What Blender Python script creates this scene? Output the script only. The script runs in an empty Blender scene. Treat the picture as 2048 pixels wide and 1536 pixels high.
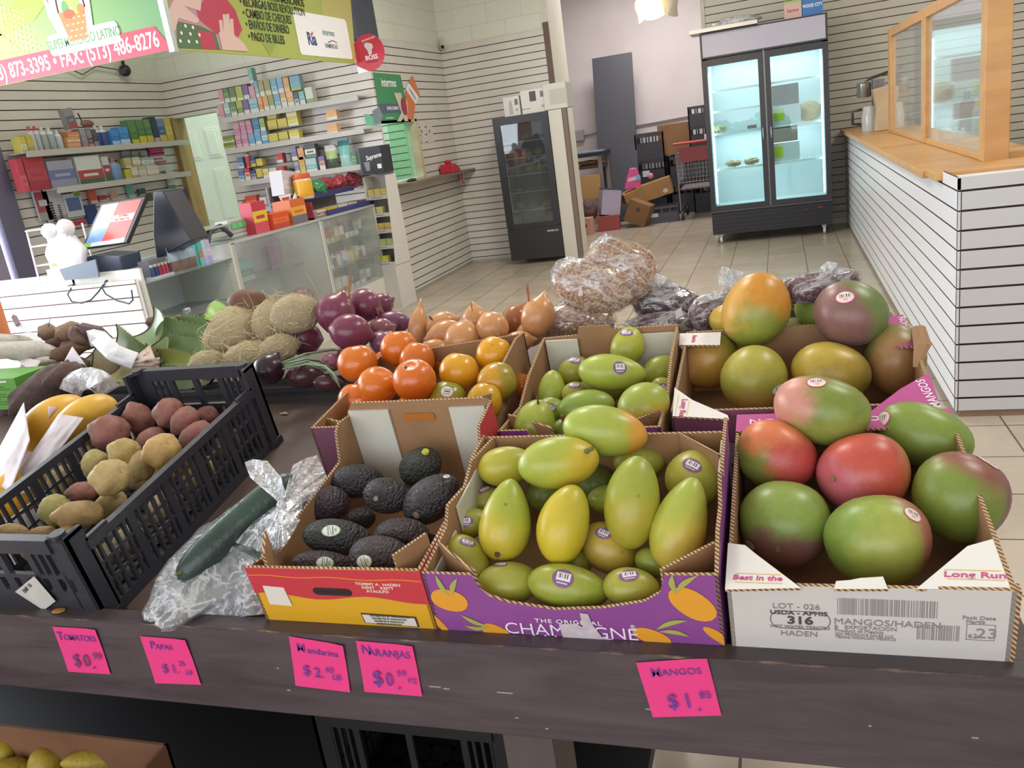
import bpy, bmesh, math, random
from math import sin, cos, pi, radians, sqrt, atan2
from mathutils import Vector, Matrix, noise
from mathutils.bvhtree import BVHTree
SC = bpy.context.scene
COL = SC.collection
# ------------------------------------------------------------------ camera
CAMZ = 1.40
FPX, PITCH, ROLL, YAW = 1652.41, radians(16.556), radians(-8.278), radians(19.397)
_f = Vector((0, cos(PITCH), -sin(PITCH))); _r = Vector((1, 0, 0)); _u = Vector((0, sin(PITCH), cos(PITCH)))
_M = Matrix.Rotation(YAW, 3, 'Z')
FW = _M @ _f
RT = _M @ (cos(ROLL) * _r + sin(ROLL) * _u)
UP = _M @ (-sin(ROLL) * _r + cos(ROLL) * _u)
CAM = Vector((0, 0, CAMZ))
cd = bpy.data.cameras.new('camera'); cam = bpy.data.objects.new('camera', cd); COL.objects.link(cam)
cd.sensor_width = 36.0; cd.lens = FPX / 2048 * 36; cd.clip_start = .02; cd.clip_end = 60
cam.matrix_world = Matrix(((RT.x, UP.x, -FW.x, CAM.x), (RT.y, UP.y, -FW.y, CAM.y), (RT.z, UP.z, -FW.z, CAM.z), (0, 0, 0, 1)))
SC.camera = cam
# ------------------------------------------------------------------ world, light, exposure
W = bpy.data.worlds.new('world'); SC.world = W; W.use_nodes = True
W.node_tree.nodes['Background'].inputs[0].default_value = (.80, .90, 1, 1)
W.node_tree.nodes['Background'].inputs[1].default_value = .6
def area(name, loc, target, sx, sy, power, color):
    l = bpy.data.lights.new(name, 'AREA'); l.shape = 'RECTANGLE'; l.size = sx; l.size_y = sy; l.energy = power; l.color = color
    o = bpy.data.objects.new(name, l); COL.objects.link(o); o.location = loc
    o.rotation_euler = (Vector(target) - Vector(loc)).to_track_quat('-Z', 'Y').to_euler()
    return o
area('storefront_window_light', (-5.7, 1.9, 1.75), (0, 2.6, 1.0), 4.6, 2.2, 115, (.88, .93, 1))
area('front_window_light', (-.8, -2.3, 1.7), (-.6, 3, 1.1), 6.0, 2.1, 90, (.93, .96, 1))
for x, y, pw in ((-4.7, 6.0, 13), (-1.5, 3.0, 42), (-1.4, 6.6, 60), (2.2, 6.4, 45), (1.6, 2.4, 36)):
    area('ceiling_fluorescent_light', (x, y, 3.45), (x, y, 0), .6, 1.2, pw, (1, .965, .90))
area('storage_room_light', (-1.5, 11.2, 3.3), (-1.5, 11.3, 0), 1.4, .8, 62, (1, .95, .93))
area('office_light', (-5.0, 8.1, 3.2), (-5.0, 8.1, 0), 1.4, .5, 30, (.85, 1, .90))
SC.view_settings.view_transform = 'Standard'; SC.view_settings.look = 'None'
SC.view_settings.exposure = 0.25; SC.view_settings.gamma = 1; SC.view_settings.use_curve_mapping = False
# ------------------------------------------------------------------ pixel rays (photo pixels, 2048 x 1536)
def ray(px, py): return (FW * FPX + RT * (px - 1024) - UP * (py - 768)).normalized()
def onx(px, py, X): d = ray(px, py); return CAM + d * (X / d.x)
def ony(px, py, Y): d = ray(px, py); return CAM + d * (Y / d.y)
def onz(px, py, Z): d = ray(px, py); return CAM + d * ((Z - CAMZ) / d.z)
BY, BZ, BS = .806, .805, .18          # the sloping bed of the display table
BN = Vector((0, -BS, 1)).normalized(); BT = Vector((0, 1, BS)).normalized()
def onbed(px, py, h=0.0, o=(0, BY, BZ)):
    n = BN; d = ray(px, py); t = ((Vector(o) + n * h - CAM) @ n) / (d @ n); return CAM + d * t
BY2, BZ2, BS2 = 1.46, .958, .10       # the upper tier behind the step
BN2 = Vector((0, -BS2, 1)).normalized()
def onbed2(px, py, h=0.0):
    d = ray(px, py); t = ((Vector((0, BY2, BZ2)) + BN2 * h - CAM) @ BN2) / (d @ BN2); return CAM + d * t
def depth(p): return (Vector(p) - CAM) @ FW
# ------------------------------------------------------------------ materials
def lin(h):
    if not isinstance(h, str): return (*h[:3], 1)
    h = h.lstrip('#'); c = [int(h[i:i + 2], 16) / 255 for i in (0, 2, 4)]
    return (*[x / 12.92 if x <= .04045 else ((x + .055) / 1.055) ** 2.4 for x in c], 1)
MATS = {}
class NT:
    def __init__(s, name):
        s.m = bpy.data.materials.new(name); s.m.use_nodes = True; s.t = s.m.node_tree; s.t.nodes.clear()
        s.out = s.n('ShaderNodeOutputMaterial')
    def n(s, typ, **kw):
        nd = s.t.nodes.new(typ)
        for k, v in kw.items():
            if k.startswith('i_'):
                key = k[2:]; key = int(key) if key.isdigit() else key
                nd.inputs[key].default_value = v
            else: setattr(nd, k, v)
        return nd
    def l(s, a, b): s.t.links.new(a, b)
    def math(s, op, a, b=None, clamp=False):
        nd = s.n('ShaderNodeMath', operation=op); nd.use_clamp = clamp
        for i, v in enumerate((a, b)):
            if v is None: continue
            if isinstance(v, (int, float)): nd.inputs[i].default_value = v
            else: s.l(v, nd.inputs[i])
        return nd.outputs[0]
    def mix(s, fac, a, b, blend='MIX'):
        nd = s.n('ShaderNodeMix', data_type='RGBA', blend_type=blend)
        for sock, v in ((nd.inputs[0], fac), (nd.inputs[6], a), (nd.inputs[7], b)):
            if isinstance(v, (int, float)): sock.default_value = v
            elif isinstance(v, (tuple, list)): sock.default_value = v
            elif isinstance(v, str): sock.default_value = lin(v)
            else: s.l(v, sock)
        return nd.outputs[2]
    def ramp(s, fac, stops, interp='LINEAR'):
        nd = s.n('ShaderNodeValToRGB'); e = nd.color_ramp.elements; nd.color_ramp.interpolation = interp
        while len(e) < len(stops): e.new(.5)
        for el, (p, c) in zip(e, stops): el.position = p; el.color = lin(c) if isinstance(c, str) else c
        s.l(fac, nd.inputs[0]); return nd.outputs[0]
    def coord(s, kind='Object', scale=None, loc=None):
        o = s.n('ShaderNodeTexCoord').outputs[kind]
        if scale is not None or loc is not None:
            mp = s.n('ShaderNodeMapping'); s.l(o, mp.inputs[0])
            if scale is not None: mp.inputs['Scale'].default_value = scale if isinstance(scale, tuple) else (scale,) * 3
            if loc is not None: mp.inputs['Location'].default_value = loc
            o = mp.outputs[0]
        return o
    def noise(s, vec, scale, detail=3, rough=.5, dist=0):
        nd = s.n('ShaderNodeTexNoise'); nd.inputs['Scale'].default_value = scale; nd.inputs['Detail'].default_value = detail
        nd.inputs['Roughness'].default_value = rough; nd.inputs['Distortion'].default_value = dist
        s.l(vec, nd.inputs['Vector']); return nd.outputs[0]
    def bump(s, h, strength=.3, dist=.002):
        nd = s.n('ShaderNodeBump'); nd.inputs['Strength'].default_value = strength; nd.inputs['Distance'].default_value = dist
        s.l(h, nd.inputs['Height']); return nd.outputs[0]
    def pbr(s, c, rough=.5, metal=0, normal=None, spec=.5, emit=None, es=0, coat=0, sss=0, sheen=0):
        p = s.n('ShaderNodeBsdfPrincipled')
        for sock, v in (('Base Color', c), ('Roughness', rough)):
            if isinstance(v, (int, float)): p.inputs[sock].default_value = v
            elif isinstance(v, str): p.inputs[sock].default_value = lin(v)
            elif isinstance(v, (tuple, list)): p.inputs[sock].default_value = v
            else: s.l(v, p.inputs[sock])
        p.inputs['Metallic'].default_value = metal; p.inputs['Specular IOR Level'].default_value = spec
        p.inputs['Coat Weight'].default_value = coat
        if coat: p.inputs['Coat Roughness'].default_value = .08
        if normal is not None: s.l(normal, p.inputs['Normal'])
        if emit: p.inputs['Emission Color'].default_value = lin(emit); p.inputs['Emission Strength'].default_value = es
        return p.outputs[0]
    def done(s, surf): s.l(surf, s.out.inputs[0]); return s.m
def P(name, c, rough=.5, metal=0, c2=None, ns=15., nb=0., spec=.5, emit=None, es=0, coat=0, stretch=None, mixr=(.35, .65)):
    """plain or two-tone noisy paint; cached by name"""
    if name in MATS: return MATS[name]
    t = NT(name); co = t.coord('Object', stretch) if (c2 or nb) else None; colr = lin(c) if isinstance(c, str) else c; nrm = None
    if c2: colr = t.ramp(t.noise(co, ns, 4), [(mixr[0], c), (mixr[1], c2)])
    if nb: nrm = t.bump(t.noise(co, ns * 2.5, 4), nb, .003)
    MATS[name] = t.done(t.pbr(colr, rough, metal, nrm, spec, emit, es, coat)); return MATS[name]
def glass(name, tint='#e8f2f0', refl=.08, rough=.02, white=0.):
    if name in MATS: return MATS[name]
    t = NT(name); tr = t.n('ShaderNodeBsdfTransparent'); tr.inputs[0].default_value = lin(tint)
    g = t.n('ShaderNodeBsdfGlossy'); g.inputs['Roughness'].default_value = rough; g.inputs[0].default_value = (1, 1, 1, 1)
    ge = t.n('ShaderNodeNewGeometry'); vm = t.n('ShaderNodeVectorMath', operation='DOT_PRODUCT'); t.l(ge.outputs['Incoming'], vm.inputs[0]); t.l(ge.outputs['Normal'], vm.inputs[1])
    k = t.math('POWER', t.math('SUBTRACT', 1, t.math('ABSOLUTE', vm.outputs[1])), 5)
    fac = t.math('ADD', t.math('MULTIPLY', k, .8), refl * .5, True)
    m = t.n('ShaderNodeMixShader'); t.l(fac, m.inputs[0]); t.l(tr.outputs[0], m.inputs[1]); t.l(g.outputs[0], m.inputs[2])
    o = m.outputs[0]
    if white:
        d = t.n('ShaderNodeBsdfDiffuse'); d.inputs[0].default_value = (.9, .9, .9, 1)
        m2 = t.n('ShaderNodeMixShader'); m2.inputs[0].default_value = white; t.l(o, m2.inputs[1]); t.l(d.outputs[0], m2.inputs[2]); o = m2.outputs[0]
    MATS[name] = t.done(o); return MATS[name]
def film(name, scale=30., lo=.52, hi=.72, amount=.75, base=.06, tint='#f4f4f6', stretch=(1, 1, .35), gl=.10):
    """crinkled clear plastic: see-through with crease highlights painted in white, plus glossy ones"""
    if name in MATS: return MATS[name]
    t = NT(name); co = t.coord('Object', stretch)
    nz = t.noise(co, scale, 4, .55, .5)
    rd = t.math('ABSOLUTE', t.math('SUBTRACT', nz, .5))                      # thin ridges where the noise crosses its middle
    f = t.ramp(rd, [(0, (amount, amount, amount, 1)), (.05, (base, base, base, 1))])  # white mixed in as painted highlights along the creases
    pt = t.ramp(t.noise(co, scale * .33, 3), [(lo, (0, 0, 0, 1)), (hi, (amount, amount, amount, 1))])
    f = t.math('MAXIMUM', f, t.math('MULTIPLY', pt, .75))
    b = t.bump(nz, 1, .008)
    tr = t.n('ShaderNodeBsdfTransparent'); tr.inputs[0].default_value = lin(tint)
    p = t.pbr('#f2f3f6', .2, 0, b, .7)
    m = t.n('ShaderNodeMixShader'); t.l(f, m.inputs[0]); t.l(tr.outputs[0], m.inputs[1]); t.l(p, m.inputs[2])
    g = t.n('ShaderNodeBsdfGlossy'); g.inputs['Roughness'].default_value = .1; t.l(b, g.inputs['Normal'])
    m2 = t.n('ShaderNodeMixShader'); m2.inputs[0].default_value = gl; t.l(m.outputs[0], m2.inputs[1]); t.l(g.outputs[0], m2.inputs[2])
    MATS[name] = t.done(m2.outputs[0]); return MATS[name]
# ------------------------------------------------------------------ mesh builder
I4 = Matrix.Identity(4)
def frame(o, x, y, z=None):
    x = Vector(x).normalized(); y = Vector(y); y = (y - x * (y @ x)).normalized(); z = x.cross(y)
    return Matrix(((x.x, y.x, z.x, o[0]), (x.y, y.y, z.y, o[1]), (x.z, y.z, z.z, o[2]), (0, 0, 0, 1)))
class MB:
    def __init__(s): s.v = []; s.f = []; s.m = []; s.uv = {}
    def add(s, vs, fs, m=0, M=None):
        b = len(s.v)
        s.v += [tuple(M @ Vector(v)) if M is not None else tuple(v) for v in vs]
        for i, f in enumerate(fs):
            s.f.append(tuple(b + k for k in f)); s.m.append(m[i] if isinstance(m, (list, tuple)) else m)
        return s
    def box(s, x0, x1, y0, y1, z0, z1, m=0, M=None, fm=None):
        ms = [m] * 6
        if fm:
            for k, v in fm.items(): ms[['-z', '+z', '-y', '+x', '+y', '-x'].index(k)] = v
        return s.add([(x0, y0, z0), (x1, y0, z0), (x1, y1, z0), (x0, y1, z0), (x0, y0, z1), (x1, y0, z1), (x1, y1, z1), (x0, y1, z1)],
              [(0, 3, 2, 1), (4, 5, 6, 7), (0, 1, 5, 4), (1, 2, 6, 5), (2, 3, 7, 6), (3, 0, 4, 7)], ms, M)
    def prism(s, poly, d, M=None, m=0, ms=None, mb=None):
        n = len(poly)
        a = sum(poly[i][0] * poly[(i + 1) % n][1] - poly[(i + 1) % n][0] * poly[i][1] for i in range(n))
        if a < 0: poly = poly[::-1]
        vs = [(x, y, d) for x, y in poly] + [(x, y, 0) for x, y in poly]
        fs = [tuple(range(n)), tuple(range(2 * n - 1, n - 1, -1))] + [(i, n + i, n + (i + 1) % n, (i + 1) % n) for i in range(n)]
        return s.add(vs, fs, [m, m if mb is None else mb] + [m if ms is None else ms] * n, M)
    def tube(s, path, r, n=8, m=0, cap=True, flat=1.0):
        path = [Vector(p) for p in path]; k = len(path); rs = r if isinstance(r, (list, tuple)) else [r] * k
        up = Vector((0, 0, 1)); b = len(s.v); prev = None
        for i, p in enumerate(path):
            t = (path[min(i + 1, k - 1)] - path[max(i - 1, 0)]).normalized()
            if prev is None:
                a = up if abs(t.z) < .9 else Vector((1, 0, 0)); x = t.cross(a).normalized()
            else: x = (prev - t * (prev @ t)).normalized()
            prev = x; y = t.cross(x)
            for j in range(n):
                an = 2 * pi * j / n; s.v.append(tuple(p + x * (cos(an) * rs[i]) + y * (sin(an) * rs[i] * flat)))
        for i in range(k - 1):
            for j in range(n):
                s.f.append((b + i * n + j, b + i * n + (j + 1) % n, b + (i + 1) * n + (j + 1) % n, b + (i + 1) * n + j)); s.m.append(m)
        if cap:
            s.f.append(tuple(b + j for j in range(n))[::-1]); s.m.append(m)
            s.f.append(tuple(b + (k - 1) * n + j for j in range(n))); s.m.append(m)
        return s
    def lathe(s, prof, n=20, M=None, m=0):
        vs = []; fs = []; ms = []
        for r, z in prof:
            for j in range(n): a = 2 * pi * j / n; vs.append((r * cos(a), r * sin(a), z))
        for i in range(len(prof) - 1):
            for j in range(n):
                fs.append((i * n + j, i * n + (j + 1) % n, (i + 1) * n + (j + 1) % n, (i + 1) * n + j)); ms.append(m[i] if isinstance(m, (list, tuple)) else m)
        k = len(prof) - 1
        fs.append(tuple(range(n))[::-1]); ms.append(ms[0]); fs.append(tuple(k * n + j for j in range(n))); ms.append(ms[-2])
        return s.add(vs, fs, ms, M)
    def grid(s, fn, nu, nv, m=0, closeu=False, M=None):
        vs = [fn(i / (nu if closeu else nu - 1), j / (nv - 1)) for j in range(nv) for i in range(nu)]
        fs = []
        for j in range(nv - 1):
            for i in range(nu if closeu else nu - 1):
                i2 = (i + 1) % nu; fs.append((j * nu + i, j * nu + i2, (j + 1) * nu + i2, (j + 1) * nu + i))
        return s.add(vs, fs, m, M)
    def ell(s, c, r, nu=20, nv=12, m=0, M=None, fn=None):
        vs = []; fs = []
        for j in range(1, nv):
            th = pi * j / nv
            for i in range(nu):
                ph = 2 * pi * i / nu; p = Vector((sin(th) * cos(ph), sin(th) * sin(ph), cos(th)))
                if fn: p = fn(p)
                vs.append((c[0] + p.x * r[0], c[1] + p.y * r[1], c[2] + p.z * r[2]))
        tp = fn(Vector((0, 0, 1))) if fn else Vector((0, 0, 1)); bt = fn(Vector((0, 0, -1))) if fn else Vector((0, 0, -1))
        vs.append((c[0] + tp.x * r[0], c[1] + tp.y * r[1], c[2] + tp.z * r[2])); vs.append((c[0] + bt.x * r[0], c[1] + bt.y * r[1], c[2] + bt.z * r[2]))
        T = len(vs) - 2; B = len(vs) - 1
        for i in range(nu):
            fs.append((T, i, (i + 1) % nu)); fs.append((B, (nv - 2) * nu + (i + 1) % nu, (nv - 2) * nu + i))
        for j in range(nv - 2):
            for i in range(nu): fs.append((j * nu + i, (j + 1) * nu + i, (j + 1) * nu + (i + 1) % nu, j * nu + (i + 1) % nu))
        return s.add(vs, fs, m, M)
    def mesh(s, name, mats, smooth=None):
        me = bpy.data.meshes.new(name); me.from_pydata(s.v, [], s.f)
        for m in (mats if isinstance(mats, (list, tuple)) else [mats]): me.materials.append(m)
        me.polygons.foreach_set('material_index', s.m)
        if smooth is not None:
            me.polygons.foreach_set('use_smooth', [True] * len(me.polygons))
            if smooth < 180: me.set_sharp_from_angle(angle=radians(smooth))
        me.update(); return me
    def build(s, name, mats, parent=None, smooth=None, M=None, bevel=0):
        o = bpy.data.objects.new(name, s.mesh(name, mats, smooth)); COL.objects.link(o)
        if parent is not None: o.parent = parent
        if M is not None: o.matrix_local = M
        if bevel:
            b = o.modifiers.new('bevel', 'BEVEL'); b.width = bevel; b.segments = 2; b.limit_method = 'ANGLE'
        return o
def tag(o, label=None, cat=None, group=None, kind=None):
    if label: o['label'] = label
    if cat: o['category'] = cat
    if group: o['group'] = group
    if kind: o['kind'] = kind
    return o
def thing(name, label, cat, M=None, group=None):
    o = bpy.data.objects.new(name, None); COL.objects.link(o); o.empty_display_size = .05
    if M is not None: o.matrix_world = M if isinstance(M, Matrix) else Matrix.Translation(Vector(M))
    return tag(o, label, cat, group)
def struct(o): o['kind'] = 'structure'; return o
def text(s, size, mt, M, parent=None, name='lettering', sx=1.0, bold=0.0, shear=0.0, align='CENTER', depth_=.0006, space=1.0):
    c = bpy.data.curves.new('t', 'FONT'); c.body = s; c.size = size; c.align_x = align; c.align_y = 'CENTER'
    c.offset = bold * size; c.shear = shear; c.extrude = depth_; c.space_character = space; c.resolution_u = 3
    o = bpy.data.objects.new('t', c); COL.objects.link(o); bpy.context.view_layer.update()
    me = bpy.data.meshes.new_from_object(o.evaluated_get(bpy.context.evaluated_depsgraph_get()))
    bpy.data.objects.remove(o); bpy.data.curves.remove(c)
    for v in me.vertices: v.co.x *= sx
    me.materials.clear(); me.materials.append(mt); me.name = name
    r = bpy.data.objects.new(name, me); COL.objects.link(r)
    if parent is not None: r.parent = parent
    r.matrix_local = M; return r
def copy_tree(o, parent=None):
    c = o.copy(); COL.objects.link(c)
    if parent is not None: c.parent = parent
    for ch in list(o.children): copy_tree(ch, c)
    return c
TR = Matrix.Translation
def RX(a): return Matrix.Rotation(radians(a), 4, 'X')
def RY(a): return Matrix.Rotation(radians(a), 4, 'Y')
def RZ(a): return Matrix.Rotation(radians(a), 4, 'Z')
# ================================================================== SETTING
WHITE = P('slat_white', '#d6d2cb', .42, c2='#cfcac2', ns=3)
GROOVE = P('slat_groove', '#4a3428', .7)
GREEN_LIT = P('slat_green_lit', '#cfe6d6', .4)  # green office light put into the slat colour
def block_wall(name, c1, c2, joint):
    t = NT(name); co = t.coord('Object')
    sx = t.n('ShaderNodeSeparateXYZ'); t.l(co, sx.inputs[0])
    cb = t.n('ShaderNodeCombineXYZ'); t.l(t.math('ADD', sx.outputs[0], sx.outputs[1]), cb.inputs[0]); t.l(sx.outputs[2], cb.inputs[1])
    br = t.n('ShaderNodeTexBrick'); t.l(cb.outputs[0], br.inputs['Vector'])
    br.inputs['Scale'].default_value = 1; br.inputs['Brick Width'].default_value = .406; br.inputs['Row Height'].default_value = .203
    br.inputs['Mortar Size'].default_value = .006; br.inputs['Color1'].default_value = lin(c1); br.inputs['Color2'].default_value = lin(c2); br.inputs['Mortar'].default_value = lin(joint)
    b = t.bump(br.outputs['Fac'], -.25, .004)
    st = t.ramp(t.noise(co, 1.3, 5), [(.3, (.93, .93, .93, 1)), (.7, (1, 1, 1, 1))])
    return t.done(t.pbr(t.mix(1, br.outputs['Color'], st, 'MULTIPLY'), .75, 0, b))
BLOCK = block_wall('painted_block', '#dde0d2', '#d9dccf', '#cdd2c3')
PINKW = P('storage_wall_paint', '#d9d0d1', .75, c2='#d0c6c6', ns=1.6)
def tile_mat():
    t = NT('floor_tiles'); co = t.coord('Object')
    br = t.n('ShaderNodeTexBrick'); mp = t.n('ShaderNodeMapping'); t.l(co, mp.inputs[0])
    mp.inputs['Location'].default_value = (1.109 + .0022, -2.938 + .0022, 0); t.l(mp.outputs[0], br.inputs['Vector'])
    br.offset = 0; br.inputs['Scale'].default_value = 1; br.inputs['Brick Width'].default_value = .3235; br.inputs['Row Height'].default_value = .3235
    br.inputs['Mortar Size'].default_value = .0042; br.inputs['Mortar Smooth'].default_value = .25
    br.inputs['Color1'].default_value = lin('#b8ac9c'); br.inputs['Color2'].default_value = lin('#aea290'); br.inputs['Mortar'].default_value = lin('#5d5348')
    cl = t.ramp(t.noise(co, 5, 6, .6), [(.3, (.86, .85, .84, 1)), (.7, (1, 1, 1, 1))])
    c = t.mix(1, br.outputs['Color'], cl, 'MULTIPLY')
    return t.done(t.pbr(c, t.ramp(br.outputs['Fac'], [(0, (.22, .22, .22, 1)), (1, (.8, .8, .8, 1))]), 0, t.bump(br.outputs['Fac'], -.35, .003)))
struct(MB().box(-9, 6, -3, 14, -.1, 0).build('floor', tile_mat()))
struct(MB().box(-9, 6, -3, 14, 3.6, 3.7).build('ceiling', P('ceiling_paint', '#e4e2da', .9)))
def slats(mb, o, u, L, z0, z1, phase, m=0, mg=1, gap=.0085, th=.014, pitch=.0785, back=True):
    """slatwall: o = point on the wall base line, u = horizontal run; the outward normal is u turned right (z x u reversed)"""
    u = Vector(u).normalized(); n = u.cross(Vector((0, 0, 1))); o = Vector(o)
    M = Matrix(((u.x, n.x, 0, o.x), (u.y, n.y, 0, o.y), (0, 0, 1, 0), (0, 0, 0, 1)))
    if back: mb.box(0, L, .0, .004, z0, z1, mg, M)
    k = math.floor((z0 - phase) / pitch); z = phase + k * pitch
    while z < z1:
        a = max(z + gap / 2, z0); b = min(z + pitch - gap / 2, z1)
        if b - a > .004: mb.box(0, L, .004, th, a, b, m, M, fm={'+z': mg, '-z': mg})
        z += pitch
    return mb
XW, YB, YS, XL = -3.633, 9.524, 7.598, -5.997
mats = [WHITE, GROOVE, BLOCK, GREEN_LIT]
# back wall beside the glass door cooler
b = MB().box(XW - .2, -2.40, YB + .0, YB + .14, 0, 3.6, 2); slats(b, (XW, YB, 0), (1, 0, 0), 1.235, .02, 2.47, .049); struct(b.build('wall_back', mats))
# wall of the service window (faces the aisle), with its opening
b = MB(); Y0, Y1, Z0, Z1 = 7.62, 8.47, 1.12, 1.70
b.box(XW - .14, XW, YS, YB, 2.47, 3.6, 2).box(XW - .14, XW, YS, Y0, 0, 2.47, 2).box(XW - .14, XW, Y1, YB, 0, 2.47, 2).box(XW - .14, XW, Y0, Y1, 0, Z0, 2).box(XW - .14, XW, Y0, Y1, Z1, 2.47, 2)
slats(b, (XW, YS, 0), (0, 1, 0), Y0 - YS, .02, 2.47, .049)
slats(b, (XW, Y1, 0), (0, 1, 0), YB - Y1, .02, 2.47, .049)
slats(b, (XW, Y0, 0), (0, 1, 0), Y1 - Y0, .02, Z0, .049); slats(b, (XW, Y0, 0), (0, 1, 0), Y1 - Y0, Z1, 2.47, .049)
struct(b.build('wall_service', mats))
# wall with the medicine shelves, door opening at its left end
DX0, DX1 = -5.93, -5.40
b = MB().box(XL - .3, XW - .141, YS, YS + .14, 2.05, 3.6, 2).box(DX1, XW - .141, YS, YS + .14, 0, 2.05, 2)
slats(b, (DX1, YS, 0), (1, 0, 0), XW - DX1 + .014, .02, 2.05, .049); slats(b, (XL, YS, 0), (1, 0, 0), XW - XL + .014, 2.05, 2.44, .049)
struct(b.build('wall_center', mats))
b = MB(); b.box(XL - .14, XL, 5.42, YS + .14, 0, 3.6, 2); slats(b, (XL, 5.42, 0), (0, 1, 0), YS - 5.42, .02, 2.41, .049); struct(b.build('wall_left', mats))
# office seen through the door opening and the service window
b = MB(); slats(b, (-7.5, 8.75, 0), (1, 0, 0), 3.72, .02, 3.6, .049, 3); struct(b.build('wall_office', mats))
TANW = P('door_post_wood', '#a98a5c', .6, c2='#8f7146', ns=9, stretch=(1, 1, .15))
b = MB().box(DX0 - .06, DX0 + .005, YS - .05, YS + .15, 0, 2.06); struct(b.build('trim_1', TANW))
DOORW = P('door_white', '#e6ead8', .45)
d = MB().box(-6.72, -6.12, 8.62, 8.66, .0, 2.12)
for (xa, xb) in ((-6.66, -6.47), (-6.37, -6.18)):
    for za, zb in ((.18, .78), (.90, 1.52), (1.64, 1.98)):
        d.box(xa, xb, 8.612, 8.62, za, zb).box(xa + .03, xb - .03, 8.604, 8.612, za + .03, zb - .03)
struct(d.build('door_1', DOORW, bevel=.006))
FRM = P('window_frame_cream', '#cfc6ae', .5, c2='#b9a98a', ns=4)
b = MB().box(XW - .05, XW + .02, Y1 - .05, Y1 + .02, Z0, Z1 + .01).box(XW - .05, XW + .02, Y0 - .02, Y1, Z1 - .015, Z1 + .01)
w1 = struct(b.build('window_1', FRM))
MB().box(XW - .12, XW - .113, Y0 + .4, Y1, Z0 + .01, Z1).build('glass_pane', glass('window_green_lit_glass', '#e2f6ea', .06), w1)  # pane tint carries the green office light too
# pillar at the end of the back wall, storage room behind
b = MB().box(-2.40, -2.33, YB, 10.2, 0, 3.6); struct(b.build('trim_2', P('pillar_cream', '#d8d2c2', .6)))
b = MB().box(-2.40, -2.335, YB - .016, YB, 1.62, 2.53); struct(b.build('trim_3', P('jamb_brown', '#6a564c', .6)))
struct(MB().box(-4.2, 1.2, 12.9, 13.0, 0, 3.6).build('wall_storage', PINKW))
struct(MB().box(-4.2, -4.1, YB + .14, 12.9, 0, 3.6).build('wall_storage_left', PINKW))
b = MB().box(-.73, 4.6, 9.76, 9.9, 0, 3.6, 2); slats(b, (-.73, 9.76, 0), (1, 0, 0), 5.3, .06, 3.6, .049); b.box(-.73, -.69, 9.735, 9.76, 0, 3.6, 0)
struct(b.build('wall_right_back', [P('slat_grey', '#c2beb0', .45), GROOVE, BLOCK, GREEN_LIT]))
struct(MB().box(4.6, 4.7, -2.5, 9.9, 0, 3.6).build('wall_right', P('side_wall', '#d2cec4', .8)))
# shop front: window band to the left, brick piers and windows behind the camera
SK = P('aluminium_frame', '#8b8794', .35, .6)
b = MB().box(-6.06, -5.94, 5.22, 5.42, 0, 2.9); struct(b.build('trim_4', P('mullion_dark', '#6f6b80', .4, .3)))
b = MB().box(-6.02, -5.99, 4.2, 5.19, .75, 2.9); struct(b.build('window_1.001', P('blind_mauve', '#8d8598', .6, c2='#9a90a0', ns=2)))
SKY = P('daylight_gap', '#ffffff', 1, emit='#eaf2ff', es=7.0)
struct(MB().box(-6.08, -6.05, 2.0, 5.23, .72, 2.9).build('window_2', SKY))
b = MB().box(-6.1, -5.98, -2.5, 5.42, 0, .72).box(-6.1, -5.98, -2.5, 5.42, 2.9, 3.6); struct(b.build('wall_storefront_left', BLOCK))
BRK = P('brick_red', '#a8685a', .8, c2='#b87868', ns=30)
b = MB().box(-6.1, 4.7, -2.6, -2.5, 0, .6).box(-6.1, 4.7, -2.6, -2.5, 2.85, 3.6)
for x in (-6.1, -3.9, -1.7, .5, 2.7): b.box(x, x + .35, -2.6, -2.5, .6, 2.85)
struct(b.build('wall_front', BRK))
# dark duct box above the sign
tag(MB().box(-4.0, -3.62, 7.45, 7.9, 2.44, 3.6).build('duct_box', P('duct_dark', '#4a4f5c', .6), bevel=.006), 'dark grey boxed duct high on the wall behind the banner', 'duct')
# ================================================================== DISPLAY TABLE
def stain(name, c1, c2, worn):
    t = NT(name); co = t.coord('Object', (1.2, 9, 9))
    n1 = t.noise(co, 3.2, 8, .62, .8); n2 = t.noise(t.coord('Object', (4, 20, 20)), 3, 6, .7)
    c = t.ramp(n1, [(.3, c1), (.68, c2)]); c = t.mix(t.ramp(n2, [(.70, (0, 0, 0, 1)), (.74, (1, 1, 1, 1))]), c, lin(worn))
    return t.done(t.pbr(c, .42, 0, t.bump(n1, .25, .003)))
STAIN = stain('dark_stained_wood', '#3b3133', '#52464a', '#5a4c50')
BEDM = P('bed_board', '#5b4c46', .6, c2='#6e5c53', ns=4, nb=.05)
LIPM = P('tray_black', '#3a393e', .38, .2)
Lb = .66; yb2 = BY + Lb * BT.y; zb2 = BZ + Lb * BT.z
TX0, TX1 = -2.6, .224
table = thing('display_table', 'long dark stained wooden produce table with sloping bed and front board', 'display table', (0, 0, 0))
MB().box(TX0, TX1, .776, .806, .706, .835).build('front_board', STAIN, table, bevel=.002)
def worn_mat():
    t = NT('worn_wood_edge'); co = t.coord('Object', (1, 1, 1)); n1 = t.noise(t.coord('Object', (9, 60, 60)), 2.2, 5, .65)
    return t.done(t.pbr(t.ramp(n1, [(.50, '#41363a'), (.60, '#6a584c'), (.68, '#9c8264')]), .6))
MB().box(TX0, TX1, .7752, .7775, .8325, .8354).build('worn_edge', worn_mat(), table)
sc = MB()
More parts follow.
